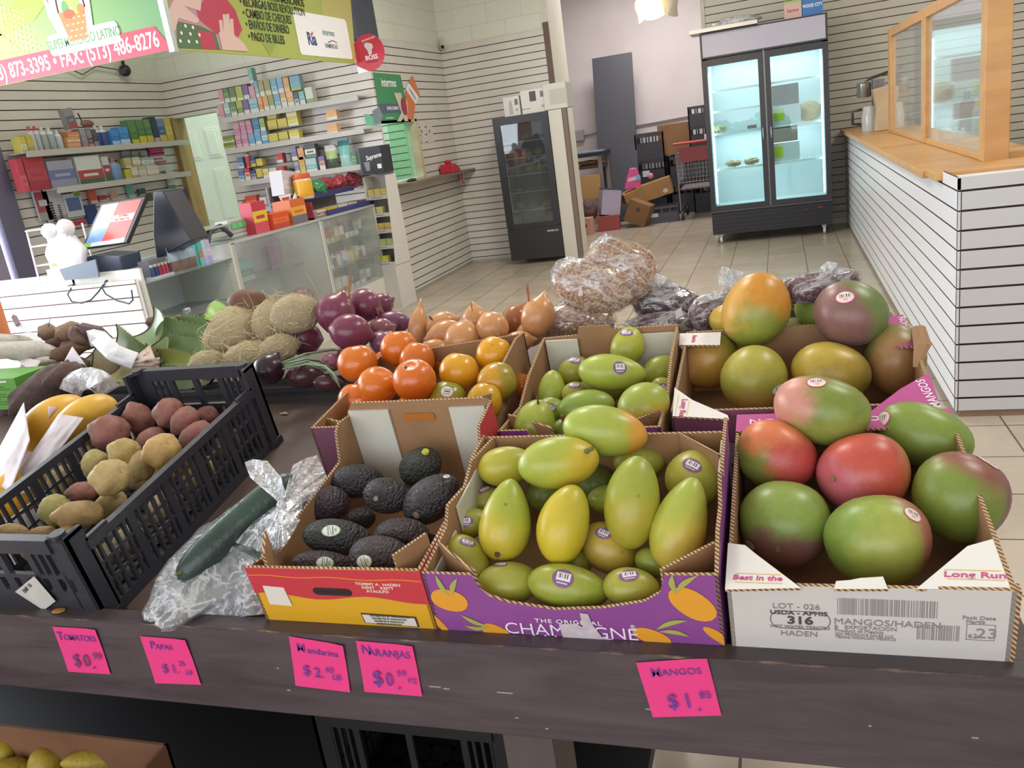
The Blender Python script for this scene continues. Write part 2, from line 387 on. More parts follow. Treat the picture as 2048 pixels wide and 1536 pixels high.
for (px, py, L, dx) in ((870, 1373, .016, 6), (893, 1377, .008, 9), (1034, 1435, .004, 3), (1094, 1457, .004, 3), (1300, 1418, .01, 3), (1740, 1451, .003, 2), (556, 1336, .003, 2), (578, 1380, .005, 3), (1950, 1475, .006, 2), (1010, 1385, .02, 2)):
    p = ony(px, py, .776); sc.box(p.x - L / 2, p.x + L / 2, .7752, .777, p.z - .0008, p.z + .0008)
sc.build('scratch', P('scratch_pale', '#9a8f88', .8), table)
Mb = frame((0, BY, BZ), (1, 0, 0), BT)
MB().box(TX0, TX1 - .02, 0, Lb, -.02, 0, 0, Mb).build('bed_board', BEDM, table)
MB().box(TX0, TX1 - .02, yb2 - .002, yb2 + .015, zb2 - .06, .948).build('riser', P('riser_dark', '#3c3432', .6), table)
MB().box(TX0, TX1 - .02, yb2 + .014, 1.80, .935, .95).build('upper_bed', BEDM, table)
MB().box(TX1 - .022, TX1, .806, 1.80, .62, .834).build('side_board', STAIN, table)
for x, y in ((-.335, .83), (.187, .815), (-1.6, .83), (-2.5, .83), (-.335, 1.70), (.16, 1.70), (-1.6, 1.70)):
    MB().box(x - .03, x + .035, y - .022, y + .06, 0, .72).build('leg', P('leg_wood', '#4c4340', .6, c2='#5b504a', ns=8, stretch=(1, 1, .2)), table)
MB().box(TX0, -.27, .95, 1.72, .26, .29).build('lower_shelf', P('shelf_black', '#201f22', .6), table)
MB().box(TX0, -.30, 1.45, 1.48, .29, .72).build('dark_back_panel', P('panel_black', '#17171a', .7), table)
# black rail of the upper tier
rail = MB().box(TX0, TX1 - .02, yb2 - .004, yb2 + .03, .938, .957, 0).box(TX0, TX1 - .02, yb2 - .012, yb2 - .004, .948, .960, 0).box(TX0, TX1 - .02, yb2 + .028, yb2 + .034, .938, .968, 0)
rail.build('tray_rail', LIPM, table, bevel=.001)
# chip of debris on the bed
p = onbed(560, 828, .003); tag(MB().tube([p, p + Vector((.012, .002, .001)), p + Vector((.02, -.001, 0))], [.002, .003, .001]).build('onion_skin_chip', P('chip', '#e0b08a', .6)), 'tiny curled orange scrap lying on the bare brown board', 'scrap')
p = ony(120, 1233, .79); tag(MB().ell((p.x, .791, .8365), (.012, .008, .0015), 7, 4).build('dry_leaf', P('leaf_tan', '#b07a3a', .7)), 'dry tan leaf scrap on the front board top below the potato crate', 'scrap')
# ================================================================== RIGHT SERVICE COUNTER
RWH = P('counter_slat_lit', '#d9dbe0', .35)  # bluish tone puts the window light into the side face colour
OAK = P('oak', '#b98a54', .38, c2='#c69a63', ns=14, stretch=(.15, 1.2, 1), nb=.03)
RX0 = .66; RY0 = 3.69; RY1 = 9.7
rc = thing('service_counter', 'white slatwall service counter with an oak top on the right', 'counter', (0, 0, 0))
b = MB(); b.box(RX0 + .014, RX0 + .3, RY0 + .014, RY1, .03, .95, 0).box(RX0 + .014, 4.2, RY0 + .014, RY0 + .12, .03, 1.0, 0)
b.build('carcass', [RWH], rc)
b = MB(); slats(b, (RX0 + .014, RY1, 0), (0, -1, 0), RY1 - RY0 - .0, .03, .95, .0079, 0, 1, .0065)
slats(b, (RX0 + .014, RY0 + .35, 0), (0, -1, 0), .35, .95, 1.0, .0079, 0, 1, .0065, back=False)
b.build('side_slat_panel', [RWH, GROOVE], rc)
b = MB(); slats(b, (RX0, RY0 + .014, 0), (1, 0, 0), 3.5, .03, 1.0, .0079, 0, 1, .0085); b.box(RX0 + .0005, RX0 + .002, RY0 + .001, RY0 + .006, .03, .99, 1).box(RX0, RX0 + 3.5, RY0, RY0 + .014, 1.0, 1.003, 0)
b.build('end_slat_panel', [P('counter_slat_shaded', '#c9c9c9', .4), GROOVE], rc)  # greyer copy of the counter white, with the end's shade in the colour
MB().box(RX0 + .02, 4.2, RY0 + .006, RY0 + .03, .0, .03).build('kick_strip', P('kick_wood', '#8a6f5a', .7), rc)
MB().prism([(RX0 - .045, 4.28), (RX0 + .55, 4.28), (RX0 + .55, RY1), (RX0 - .045, RY1)], .035, TR((0, 0, .952)), 0).build('oak_top', OAK, rc, bevel=.004)
MB().prism([(RX0 - .03, 4.02), (RX0 + 3.4, 3.80), (RX0 + 3.4, 4.30), (RX0 - .03, 4.30)], .035, TR((0, 0, .962)), 0).build('oak_end_board', OAK, rc, bevel=.004)
# sneeze guard of oak posts and panes
sg = thing('sneeze_guard', 'oak framed glass screen standing on the oak counter top', 'screen', (0, 0, 0))
GZ = .988
for nm, (x0, x1, y0, y1) in (('corner_post', (.88, .985, 4.36, 4.46)), ('middle_post', (.885, .935, 6.05, 6.20)), ('far_post', (.885, .935, 7.80, 7.95))):
    MB().box(x0, x1, y0, y1, GZ, 2.35 if nm == 'corner_post' else 1.80).build(nm, OAK, sg, bevel=.004)
MB().box(.888, .932, 4.46, 6.05, GZ, GZ + .03).box(.888, .932, 6.2, 7.8, GZ, GZ + .03).build('bottom_rail', OAK, sg, bevel=.003)
MB().box(.888, .932, 4.46, 6.05, 1.74, 1.80).box(.888, .932, 6.2, 7.8, 1.74, 1.80).build('top_rail', OAK, sg, bevel=.003)
for y0, y1 in ((4.46, 6.05), (6.2, 7.8)): MB().box(.905, .911, y0, y1, GZ + .03, 1.74).build('glass_pane', glass('guard_glass', '#f2f6f6', .10, .03, .10), sg)
MB().box(.985, 3.9, 4.385, 4.435, GZ, GZ + .03).build('end_rail', OAK, sg)
# ================================================================== CHECKOUT COUNTERS
CX, CZ = -3.60, .962
CASEW = P('case_white', '#cfcdc4', .4); CASEG = P('case_grey', '#cfd1d6', .4)
cg = glass('case_glass', '#f2f6f5', .07, .02, .10)  # diffuse white share puts pale reflections into the glass colour
ALU = P('case_trim', '#d0d2cc', .3, .5)
def case(name, label, y0, y1, kind):
    c = thing(name, label, 'display case', (0, 0, 0)); D = .5; x1 = CX; x0 = CX - D; t = .02
    for y in (y0, y1 - t): MB().box(x0, x1, y, y + t, 0, CZ).build('end_panel', CASEW, c)
    MB().box(x0, x0 + t, y0 + t, y1 - t, 0, CZ).build('back_panel', CASEG, c)
    MB().box(x0 + t, x1 - .004, y0 + t, y1 - t, .0, .30 if kind != 'open' else .1).build('base', CASEW, c)
    if kind != 'open':
        MB().box(x0, x1, y0, y1, CZ, CZ + .008).build('glass_top', cg, c)
        MB().box(x1 - .006, x1, y0 + t, y1 - t, .30, CZ).build('glass_front', cg, c)
        b = MB().box(x1 - .02, x1 + .006, y0, y0 + .028, 0, CZ).box(x1 - .02, x1 + .006, y0, y1, CZ - .006, CZ + .012)
        b.build('trim', ALU, c)
        for z in ((.52, .74) if kind == 'full' else (.63,)): MB().box(x0 + t, x1 - (.03 if kind == 'full' else .22), y0 + t, y1 - t, z, z + .006).build('glass_shelf', glass('shelf_glass', '#cfe0dc', .1, .05, .06), c)
    else:
        MB().box(x0 + t, x1, y0 + t, y1 - t, .862, .868).build('glass_shelf', glass('shelf_glass_edge', '#9fb8b4', .12, .05, .15), c)
        MB().box(x0 + t, x1, y0 + t, y1 - t, .585, .591).build('glass_shelf', glass('shelf_glass_edge', '#9fb8b4', .12, .05, .15), c)
        hl = MB()
        for i in range(9): hl.box(CX - .06, CX - .055, y1 - .022, y1 - .019, .64 + i * .025, .644 + i * .025)
        hl.build('peg_hole', P('hole', '#55565a', .8), c)
    return c
case('open_shelf_unit', 'white open shelf unit with two glass shelves beside the register', 3.975, 4.88, 'open')
sc1 = case('glass_showcase', 'nearly empty glass showcase with two dark sliding door handles', 4.88, 6.10, 'empty')
case('glass_showcase', 'glass showcase full of small boxes below the candy rack', 6.10, 7.11, 'full')
for (a, b_) in (((578, 512), (638, 504)), ((583, 552), (645, 535))):
    p0 = onx(a[0], a[1], CX - .44); p1 = onx(b_[0], b_[1], CX - .44)
    MB().box(CX - .478, CX - .465, p0.y, p1.y, p0.z - .035, p0.z + .035).build('door_handle', P('handle_dark', '#3b3c40', .5), sc1)
# slatwall checkout counter facing the table
co = thing('checkout_counter', 'white slatwall checkout counter with register at far left', 'counter', (0, 0, 0))
b = MB().box(-5.9, CX - .02, 3.945, 3.968, .02, .895, 0); slats(b, (-5.9, 3.945, 0), (1, 0, 0), 2.28, .02, .905, .0165, 0, 1, .0075); b.build('slat_front', [P('checkout_white', '#e9eaee', .4), P('checkout_groove', '#8a6a5e', .7)], co)
MB().box(-5.9, CX - .52, 3.93, 4.6, .895, .913).build('counter_top', P('checkout_top', '#d8d8de', .35), co)
# service ledge of the window wall
tag(MB().box(XW + .002, XW + .22, 7.63, 9.95 - .45, 1.075, 1.10).box(XW + .1, XW + .12, 9.2, 9.3, 1.0, 1.075).build('ledge', P('ledge_brown', '#7b6a5c', .5)), 'narrow brown ledge below the service window', 'ledge')
# ================================================================== GLASS DOOR COOLER (small)
BLK = P('cooler_black', '#2b2b30', .35); BLK2 = P('cooler_black_matte', '#25262b', .5)
sf = thing('glass_door_cooler', 'narrow black glass door cooler in the corner beside the pillar', 'cooler', (0, 0, 0))
FX0, FX1, FY0, FY1 = -2.935, -2.315, 8.93, 9.49
b = MB().box(FX0, FX0 + .03, FY0 + .05, FY1, .06, 1.6).box(FX1 - .03, FX1, FY0 + .05, FY1, .06, 1.6).box(FX0, FX1, FY1 - .03, FY1, .06, 1.6).box(FX0, FX1, FY0 + .05, FY1, 1.57, 1.6).box(FX0, FX1, FY0 + .05, FY1, .06, .42)
b.build('cabinet', P('cooler_side_white', '#cfcabd', .45), sf)
MB().box(FX0 + .03, FX1 - .03, FY1 - .04, FY1 - .031, .42, 1.57).build('liner', P('cooler_liner', '#57605f', .5), sf)
MB().box(FX0, FX1, FY0, FY0 + .05, .05, .40).build('grille_panel', BLK, sf, bevel=.003)
b = MB().box(FX0, FX0 + .075, FY0, FY0 + .045, .41, 1.6).box(FX1 - .075, FX1, FY0, FY0 + .045, .41, 1.6).box(FX0 + .075, FX1 - .075, FY0, FY0 + .045, 1.52, 1.6).box(FX0 + .075, FX1 - .075, FY0, FY0 + .045, .41, .45)
b.build('door', BLK, sf)
MB().box(FX0 + .075, FX1 - .075, FY0 + .015, FY0 + .021, .45, 1.52).build('glass_pane', glass('cooler_glass', '#c9d4d4', .16, .015, .03), sf)
for z in (.58, .78, .97, 1.15, 1.32): MB().box(FX0 + .04, FX1 - .04, FY0 + .09, FY1 - .05, z, z + .012, fm={'-y': 1}).build('shelf', [P('cooler_shelf_dark', '#4b5150', .5), P('shelf_edge_pale', '#b4bcb4', .4)], sf)
text('MARCO', .028, P('badge_white', '#d8d8d8', .4), frame((-2.41, FY0 - .001, .345), (1, 0, 0), (0, 0, 1)), sf, 'badge', 1.3, .02)
MB().box(FX0 + .02, FX0 + .12, FY0 - .001, FY0 + .003, 1.582, 1.592).build('maker_plate', P('plate_dark', '#111114', .3), sf)
# ================================================================== TWO DOOR COOLER
f2 = thing('two_door_cooler', 'tall two door lit cooler with blank grey header on the tiled floor', 'cooler', (0, 0, 0))
GX0, GX1, GY0, GY1 = -.705, .485, 9.05, 9.72
LIN = P('cooler_inner_white', '#d8e4e6', .4)
b = MB().box(GX0, GX0 + .05, GY0 + .05, GY1, .1, 2.09).box(GX1 - .05, GX1, GY0 + .05, GY1, .1, 2.09).box(GX0, GX1, GY1 - .03, GY1, .1, 2.09).box(GX0, GX1, GY0 + .05, GY1, 1.85, 2.09).box(GX0, GX1, GY0 + .05, GY1, .1, .36)
b.build('cabinet', BLK2, f2)
b = MB().box(GX0 + .05, GX0 + .056, GY0 + .06, GY1 - .04, .36, 1.85).box(GX1 - .056, GX1 - .05, GY0 + .06, GY1 - .04, .36, 1.85).box(GX0 + .05, GX1 - .05, GY1 - .045, GY1 - .032, .36, 1.85).box(GX0 + .05, GX1 - .05, GY0 + .06, GY1 - .04, .36, .366).box(GX0 + .05, GX1 - .05, GY0 + .06, GY1 - .04, 1.843, 1.849)
b.build('liner', LIN, f2)
MB().box(GX0, GX1, GY0 - .0, GY0 + .05, 1.86, 2.10).build('header_frame', BLK, f2)
MB().box(GX0 + .02, GX1 - .02, GY0 - .004, GY0, 1.875, 2.085).build('header_panel', P('header_lilac_grey', '#aaa9b8', .3), f2)
for x0, x1, hx in ((GX0, -.115, -.145), (-.10, GX1, -.07)):
    dr = MB().box(x0, x0 + .05, GY0, GY0 + .045, .35, 1.845).box(x1 - .05, x1, GY0, GY0 + .045, .35, 1.845).box(x0 + .05, x1 - .05, GY0, GY0 + .045, 1.785, 1.845).box(x0 + .05, x1 - .05, GY0, GY0 + .045, .35, .40).build('door', BLK, f2)
    MB().box(x0 + .05, x1 - .05, GY0 + .018, GY0 + .024, .40, 1.785).build('glass_pane', glass('cooler2_glass', '#e4f1f2', .07, .01), dr)
    MB().tube([(hx, GY0 - .02, 1.02), (hx, GY0 - .025, 1.05), (hx, GY0 - .025, 1.10), (hx, GY0 - .02, 1.13)], .007).build('handle', P('handle_steel', '#9a9aa0', .25, .8), dr)
MB().box(-.115, -.10, GY0 + .01, GY0 + .05, .35, 1.86).build('centre_mullion', P('mullion_steel', '#77797e', .3, .5), f2)
for z in (.75, 1.11, 1.33, 1.53):
    for x0, x1 in ((GX0 + .06, -.115), (-.10, GX1 - .06)):
        if x0 > -.2 and z in (1.33,): continue
        b = MB().box(x0, x1, GY0 + .08, GY0 + .092, z, z + .022)
        for i in range(14): x = x0 + (x1 - x0) * (i + .5) / 14; b.box(x - .002, x + .002, GY0 + .09, GY1 - .07, z + .004, z + .008)
        for y in (GY0 + .3, GY0 + .5): b.box(x0, x1, y, y + .004, z, z + .004)
        b.build('wire_shelf', P('shelf_wire_white', '#eef6f6', .35), f2)
LED = P('cooler_led', '#ffffff', .5, emit='#eefaff', es=6)
for x in (GX0 + .062, GX1 - .075): MB().box(x, x + .012, GY0 + .052, GY0 + .062, .42, 1.72).build('led_strip', LED, f2)
b = MB()
for i in range(5): b.box(GX0 + .01, GX1 - .01, GY0 + .012, GY0 + .02, .13 + i * .042, .15 + i * .042)
b.box(GX0, GX1, GY0 + .02, GY0 + .06, .1, .345); b.build('base_grille', BLK2, f2)
MB().box(GX0, GX1, GY0 - .003, GY0 + .02, .335, .348).build('base_trim', P('trim_edge', '#4a4b50', .3), f2)
for x in (GX0 + .08, GX1 - .08):
    for y in (GY0 + .08, GY1 - .1): MB().tube([(x - .012, y, .04), (x + .012, y, .04)], .04, 14).box(x - .02, x + .02, y - .02, y + .02, .07, .1).build('caster', P('caster_grey', '#c9c6c0', .4), f2)
for n_, z in enumerate((1.6, 1.0)):
    l = bpy.data.lights.new('cooler_led_light', 'AREA'); l.shape = 'RECTANGLE'; l.size = 1.0; l.size_y = .5; l.energy = 5.5 if n_ == 0 else 4.5; l.color = (.93, .99, 1)
    o = bpy.data.objects.new('cooler_led_light', l); COL.objects.link(o); o.location = (-.11, GY0 + .3, 1.83 if n_ == 0 else 1.09)
rp = MB().box(GX0 + .93, GX0 + .95, GY0 - .001, GY0 + .01, .27, .285).box(GX1 - .14, GX1 - .09, GY0 - .001, GY0 + .01, .275, .29); rp.build('indicator', P('red_badge', '#7a3038', .4), f2)
# ================================================================== RENDER-WIDE BANNERS
SGREEN = None
def banner_mat(name, stops, ang, yel):
    t = NT(name); co = t.coord('Generated'); s = t.n('ShaderNodeSeparateXYZ'); t.l(co, s.inputs[0])
    v = t.math('ADD', t.math('MULTIPLY', s.outputs[0], cos(ang)), t.math('MULTIPLY', s.outputs[2], sin(ang)))
    return t.done(t.pbr(t.ramp(v, stops), .45))
BWHITE = P('print_white', '#efeff0', .5); BRED = P('print_red', '#cf3a4e', .5); BTXT = P('print_green', '#5f8f55', .5); BORANGE = P('print_orange', '#d9763f', .5)
BBLK = P('print_black', '#27301f', .5); BNAVY = P('print_navy', '#2d3f7c', .5); BYEL = P('print_yellow', '#b9b340', .5); BSKIN = P('print_skin', '#d8b8b0', .55); BLIME = P('print_lime', '#98b04a', .5); BDGREEN = P('print_dark_green', '#4f6f48', .5)
SY = 4.78; ZB = 2.215; ZT = 3.05
g1 = thing('hanging_banner', 'green hanging banner with fruit basket logo and phone numbers on red', 'banner', (0, 0, 0))
MB().box(-6.0, CX - .005, SY, SY + .012, ZB, ZT).build('panel', banner_mat('banner_green', [(0, '#a9b84e'), (.45, '#9fb65a'), (.62, '#86a860'), (1, '#5f8c5c')], 0, 0), g1)
F1 = lambda px, py: ony(px, py, SY - .001)
Mf = frame((0, SY - .0015, 0), (1, 0, 0), (0, 0, 1))
def P1(px, py): p = ony(px, py, SY); return (p.x, p.z)
def poly1(name, pts, m, k=1): MB().prism([P1(*p) for p in pts], .0008, TR((0, -.0001 * k, 0)) @ Mf, 0).build(name, m, g1)
poly1('print_triangle', [(-5, 75), (40, -20), (110, -20), (70, 40)], BLIME)
poly1('print_triangle', [(-5, 62), (70, 122), (62, 132), (-5, 148)], P('print_yellow2', '#c8bf5a', .5))
# dots of the print
dots = MB(); rnd = random.Random(5)
for i in range(13):
    for j in range(11):
        px = -8 + i * 9 + j * 1.5; py = 8 + j * 11 + i * 3.2
        if px < 90 - abs(py - 110) * .5 and py < 122 - px * .24: x, z = P1(px, py); dots.prism([(x + .006 * cos(a * pi / 3), z + .006 * sin(a * pi / 3)) for a in range(6)], .0006, TR((0, -.002, 0)) @ Mf)
dots.build('print_dots', BWHITE, g1)
z0 = ZB + .005; poly = [(-6.0, ZB + .002), (CX - .012, ZB + .002), (CX - .11, ZB + .155), (-6.0, ZB + .155)]
MB().prism(poly, .0008, TR((0, -.0011, 0)) @ Mf).build('print_red_band', BRED, g1)
pa, pb = P1(8, 155), P1(318, 88)
text('TEL: (513) 873-3395 \u2022 FAX: (513) 486-8276', .135, BWHITE, frame((pb[0] + .01, SY - .003, ZB + .075), (1, 0, 0), (0, 0, 1)), g1, 'phone_lettering', .70, .012, 0, 'RIGHT')
# logo
def rr(x0, x1, y0, y1, r, n=5):
    o = []
    for cx, cy, a in ((x1 - r, y1 - r, 0), (x0 + r, y1 - r, 90), (x0 + r, y0 + r, 180), (x1 - r, y0 + r, 270)):
        for i in range(n + 1): t = radians(a + 90 * i / n); o.append((cx + r * cos(t), cy + r * sin(t)))
    return o
a, b_ = P1(104, 92), P1(232, 56)
lx0, lx1, lz0 = a[0] - .02, b_[0] + .02, P1(168, 78)[1]
MB().prism(rr(lx0, lx1, lz0 - .065, lz0 + .065, .03), .0008, TR((0, -0.0028, 0)) @ Mf).build('logo_plate', BWHITE, g1)
text('Supermercado Latino'.upper(), .085, BTXT, frame(((lx0 + lx1) / 2, SY - .0065, lz0), (1, 0, 0), (0, 0, 1)), g1, 'logo_lettering', .62, .006)
c = P1(150, 40); cx_, cz_ = c
MB().prism([(cx_ - .13, cz_ - .14), (cx_ + .12, cz_ - .14), (cx_ + .16, cz_ + .1), (cx_ + .15, cz_ + .4), (cx_ - .2, cz_ + .4), (cx_ - .2, cz_ + .06)], .0008, TR((0, -0.0040, 0)) @ Mf).build('logo_plate', BWHITE, g1)
MB().prism([(cx_ - .075, cz_ - .12), (cx_ + .07, cz_ - .12), (cx_ + .105, cz_ + .06), (cx_ - .115, cz_ + .06)], .0008, TR((0, -0.0052, 0)) @ Mf).build('logo_basket', BORANGE, g1)
arc = MB().tube([(cx_ + .11 * cos(t), SY - .0056, cz_ + .06 + .24 * sin(t)) for t in [pi * i / 14 for i in range(15)]], .006, 6); arc.build('logo_handle', P('print_brown', '#5b3a28', .5), g1)
for dx, dz, rx, rz, m in ((-.045, .07, .03, .055, P('print_fruit_green', '#5d9a54', .5)), (.04, .10, .035, .07, P('print_fruit_lime', '#9bbf5f', .5)), (.0, .12, .028, .04, P('print_fruit_gold', '#d8b04c', .5)), (-.03, .04, .045, .03, P('print_fruit_rust', '#a8552f', .5)), (.075, .055, .03, .03, BORANGE)):
    MB().prism([(cx_ + dx + rx * cos(t), cz_ + dz + rz * sin(t)) for t in [2 * pi * i / 14 for i in range(14)]], .0008, TR((0, -.0062 - (dx + .05) * .006, 0)) @ Mf).build('logo_fruit', m, g1)
text('E', .09, BORANGE, frame((cx_ - .165, SY - .0055, cz_ + .16), (1, .25, .35), (0, 0, 1)), g1, 'logo_lettering', 1, .01)
b = MB()
for i in range(4):
    for j in range(4): x = cx_ - .07 + j * .042 + (.02 if i % 2 else 0); b.box(x, x + .022, SY - .0085, SY - .0062, cz_ - .10 + i * .036, cz_ - .09 + i * .036)
b.build('logo_weave', P('print_weave', '#f1b083', .5), g1)
# right-hand banner (faces the aisle)
g2 = thing('hanging_banner', 'lime hanging banner listing money services beside a red purse photo', 'banner', (0, 0, 0))
BX = CX; Y0b, Y1b = 4.79, 7.26
MB().box(BX - .012, BX, Y0b, Y1b, ZB, ZT).build('panel', P('banner_lime', '#aab04c', .45, c2='#a2b058', ns=.9), g2)
Mg = frame((BX + .0005, 0, 0), (0, 1, 0), (0, 0, 1))
def P2(px, py): p = onx(px, py, BX); return (p.y, p.z)
def poly2(name, pts, m, k=1): MB().prism([P2(*p) for p in pts], .0006, TR((.0007 * k, 0, 0)) @ Mg).build(name, m, g2)
poly2('print_photo', [(330, -40), (440, -40), (470, 100), (352, 96)], P('print_mauve', '#b78f96', .55))
poly2('print_photo', [(392, 20), (430, -30), (470, 20), (484, 60), (474, 78), (432, 68), (398, 40)], P('print_purse', '#b83a52', .5), 2)
poly2('print_photo', [(352, 42), (400, 52), (430, 66), (440, 100), (354, 96)], BDGREEN, 2)
poly2('print_photo', [(392, 60), (425, 66), (432, 99), (405, 98)], P('print_purse', '#b83a52', .5), 3)
poly2('print_photo', [(336, 20), (362, -30), (402, 2), (400, 22), (368, 12), (398, 40), (392, 47), (356, 36), (350, 60), (338, 70)], BSKIN, 4)
for i, (px, py) in enumerate(((440, 40), (447, 29), (454, 28), (462, 38))):
    poly2('print_photo', [(px - 3, py), (px + 3, py), (px + 9 - i, py + 38), (px + 1 - i, py + 40)], BSKIN, 4 + i % 2)
poly2('print_photo', [(436, 66), (446, 60), (470, 72), (488, 88), (496, 103), (444, 100)], BSKIN, 6)
d = MB()
for px, py in ((370, 52), (385, 55), (362, 66), (380, 68), (398, 70), (360, 82), (377, 83), (393, 84)):
    y, z = P2(px, py); d.prism([(y + .012 * cos(a_ * pi / 3), z + .012 * sin(a_ * pi / 3)) for a_ in range(6)], .0006, TR((.0026, 0, 0)) @ Mg)
d.build('print_dots', BWHITE, g2)
poly2('print_triangle', [(496, 40), (540, 112), (590, 20), (560, -20)], P('print_olive', '#8da24e', .5), 1)
poly2('print_triangle', [(600, 60), (634, 117), (660, 60)], P('print_green_soft', '#87a45a', .5), 1)
poly2('print_triangle', [(640, -20), (700, -10), (711, 120), (650, 116)], P('print_cream_soft', '#b9b06a', .5), 1)
def line2(s, pc, h, m=BBLK, bold=.012, sx=.72):
    y, z = P2(*pc); text(s, h, m, frame((BX + .0035, y, z), (0, 1, 0), (0, 0, 1)), g2, 'service_lettering', sx, bold, 0, 'LEFT')
line2('\u2022 ENVIOS A CENTROAMERICANOS', (468, -20), .085); line2('\u2022 RECARGAS BOSS REVOLUTION', (479, 3), .085); line2('\u2022 CAMBIO DE CHEQUES', (485, 26), .085)
line2('\u2022 ENV\u00cdOS DE DINERO', (491, 49), .085); line2('\u2022 PAGO DE BILLES', (496, 73), .085)
yy, zz = P2(600, 104); y2, z2 = P2(690, 46)
MB().prism(rr(yy, y2 + .02, zz - .02, z2 + .03, .035), .0006, TR((.002, 0, 0)) @ Mg).build('logo_plate', BWHITE, g2)
def t2(s, pc, h, m, sx=.8, bold=.01): y, z = P2(*pc); text(s, h, m, frame((BX + .004, y, z), (0, 1, 0), (0, 0, 1)), g2, 'logo_lettering', sx, bold)
t2('Ria', (623, 79), .135, BNAVY, .85, .03); t2('intermex', (656, 66), .07, P('print_teal', '#4f8f80', .5)); t2('VIAMERICAS', (662, 93), .05, P('print_slate', '#54586a', .5))
y, z = P2(665, 84); MB().tube([(BX + .003, y - .09, z - .01), (BX + .003, y, z + .012), (BX + .003, y + .07, z - .005)], .004, 5).build('logo_swoosh', P('print_slate', '#54586a', .5), g2)
y, z = P2(624, 66); MB().prism([(y + .012 * cos(t), z + .012 * sin(t)) for t in [2 * pi * i / 10 for i in range(10)]], .0006, TR((.003, 0, 0)) @ Mg).build('logo_dot', BORANGE, g2)
tag(MB().box(CX - .03, CX + .01, SY - .02, SY + .02, ZB - .015, ZT + .5).build('banner_corner_post', P('post_grey', '#b9c2bc', .4, .3)), 'thin grey corner post joining the two hanging banners', 'post')
for x, y in ((-5.2, SY + .006), (CX - .006, 6.9)): tag(MB().tube([(x, y, ZT), (x, y, 3.6)], .003, 6).build('hanging_wire', P('wire_grey', '#888888', .4, .6)), 'thin wire holding up the ' + ('fruit basket banner' if x < -4 else 'money service banner'), 'wire')
# round red sign at the end of the banner
bs = thing('round_sign', 'red round plastic sign with a raised fist at the end of the banner', 'sign', (0, 0, 0))
c0 = ony(738, 105, 7.30); R0 = .155
pl = [(R0 * cos(t), R0 * sin(t)) for t in [2 * pi * i / 40 for i in range(31)]] + [(-.0, -R0), (-R0 * .95, -R0), (-R0 * .95, R0 * .6), (-R0 * .6, R0 * .8)]
pl = [(R0 * cos(t), R0 * sin(t)) for t in [radians(-110 + 240 * i / 30) for i in range(31)]] + [(-R0 * .9, R0 * .55), (-R0 * .9, -R0 * 1.05)]
Ms = frame(c0, (1, 0, 0), (0, 0, 1))
MB().prism(pl, .006, Ms).build('disc', P('sign_red', '#c22f45', .35), bs)
MB().prism([(-R0 * .9, -R0 * 1.05), (-R0 * .2, -R0 * 1.0), (-R0 * .9, -R0 * .6)], .0065, TR((0, -.0005, 0)) @ Ms).build('white_corner', BWHITE, bs)
text('BOSS', .052, BWHITE, TR((0, -.008, 0)) @ Ms @ TR((.02, -.045, 0)), bs, 'sign_lettering', 1.05, .02)
text('REVOLUTION', .02, P('sign_maroon', '#7a2434', .5), TR((0, -.008, 0)) @ Ms @ TR((.02, -.08, 0)), bs, 'sign_lettering', .9, .01); text('RECARGAS AQUI', .022, BWHITE, TR((0, -.008, 0)) @ Ms @ TR((.02, .11, 0)) @ RZ(8), bs, 'sign_lettering', .8, .01)  # small word printed in dark red ink
fist = [(-.012, -.02), (.02, -.02), (.026, .02), (.042, .035), (.04, .06), (.02, .075), (-.02, .085), (-.042, .072), (-.04, .05), (-.018, .02)]
MB().prism([(x + .01, z) for x, z in fist], .0008, TR((0, -.008, 0)) @ Ms).build('fist_emblem', P('fist_white', '#d9cdd0', .5), bs)
# ================================================================== CARTONS ON THE SLOPING BED
def corr_mat(name, c='#a98660', d='#5c4430'):
    t = NT(name); co = t.coord('Object'); w = t.n('ShaderNodeTexWave', wave_type='BANDS', bands_direction='DIAGONAL')
    w.inputs['Scale'].default_value = 95; w.inputs['Distortion'].default_value = 1.5; t.l(co, w.inputs[0])
    return t.done(t.pbr(t.ramp(w.outputs[1], [(.25, d), (.5, c), (.8, '#c3a07a')]), .8))
EDGE = corr_mat('corrugated_edge'); KRAFT = P('kraft_board', '#a07c58', .75, c2='#936f4c', ns=8); LINER = P('white_liner', '#cfcdc0', .6, c2='#c6c4b4', ns=6)
PURP = P('carton_purple', '#8d4a90', .5, c2='#85448a', ns=7); WBOX = P('carton_white', '#c8c5bf', .5); RBOX = P('carton_red', '#bf3640', .5); YBOX = P('carton_yellow', '#d3a01f', .5)
MAGE = P('carton_magenta', '#b2478a', .5); MPUR = P('carton_plum', '#6e4358', .55)
def bedM(x, t): return frame((x, BY + t * BT.y, BZ + t * BT.z), (1, 0, 0), BT)
TK = .0045
def XZ(y): return frame((0, y, 0), (1, 0, 0), (0, 0, 1))
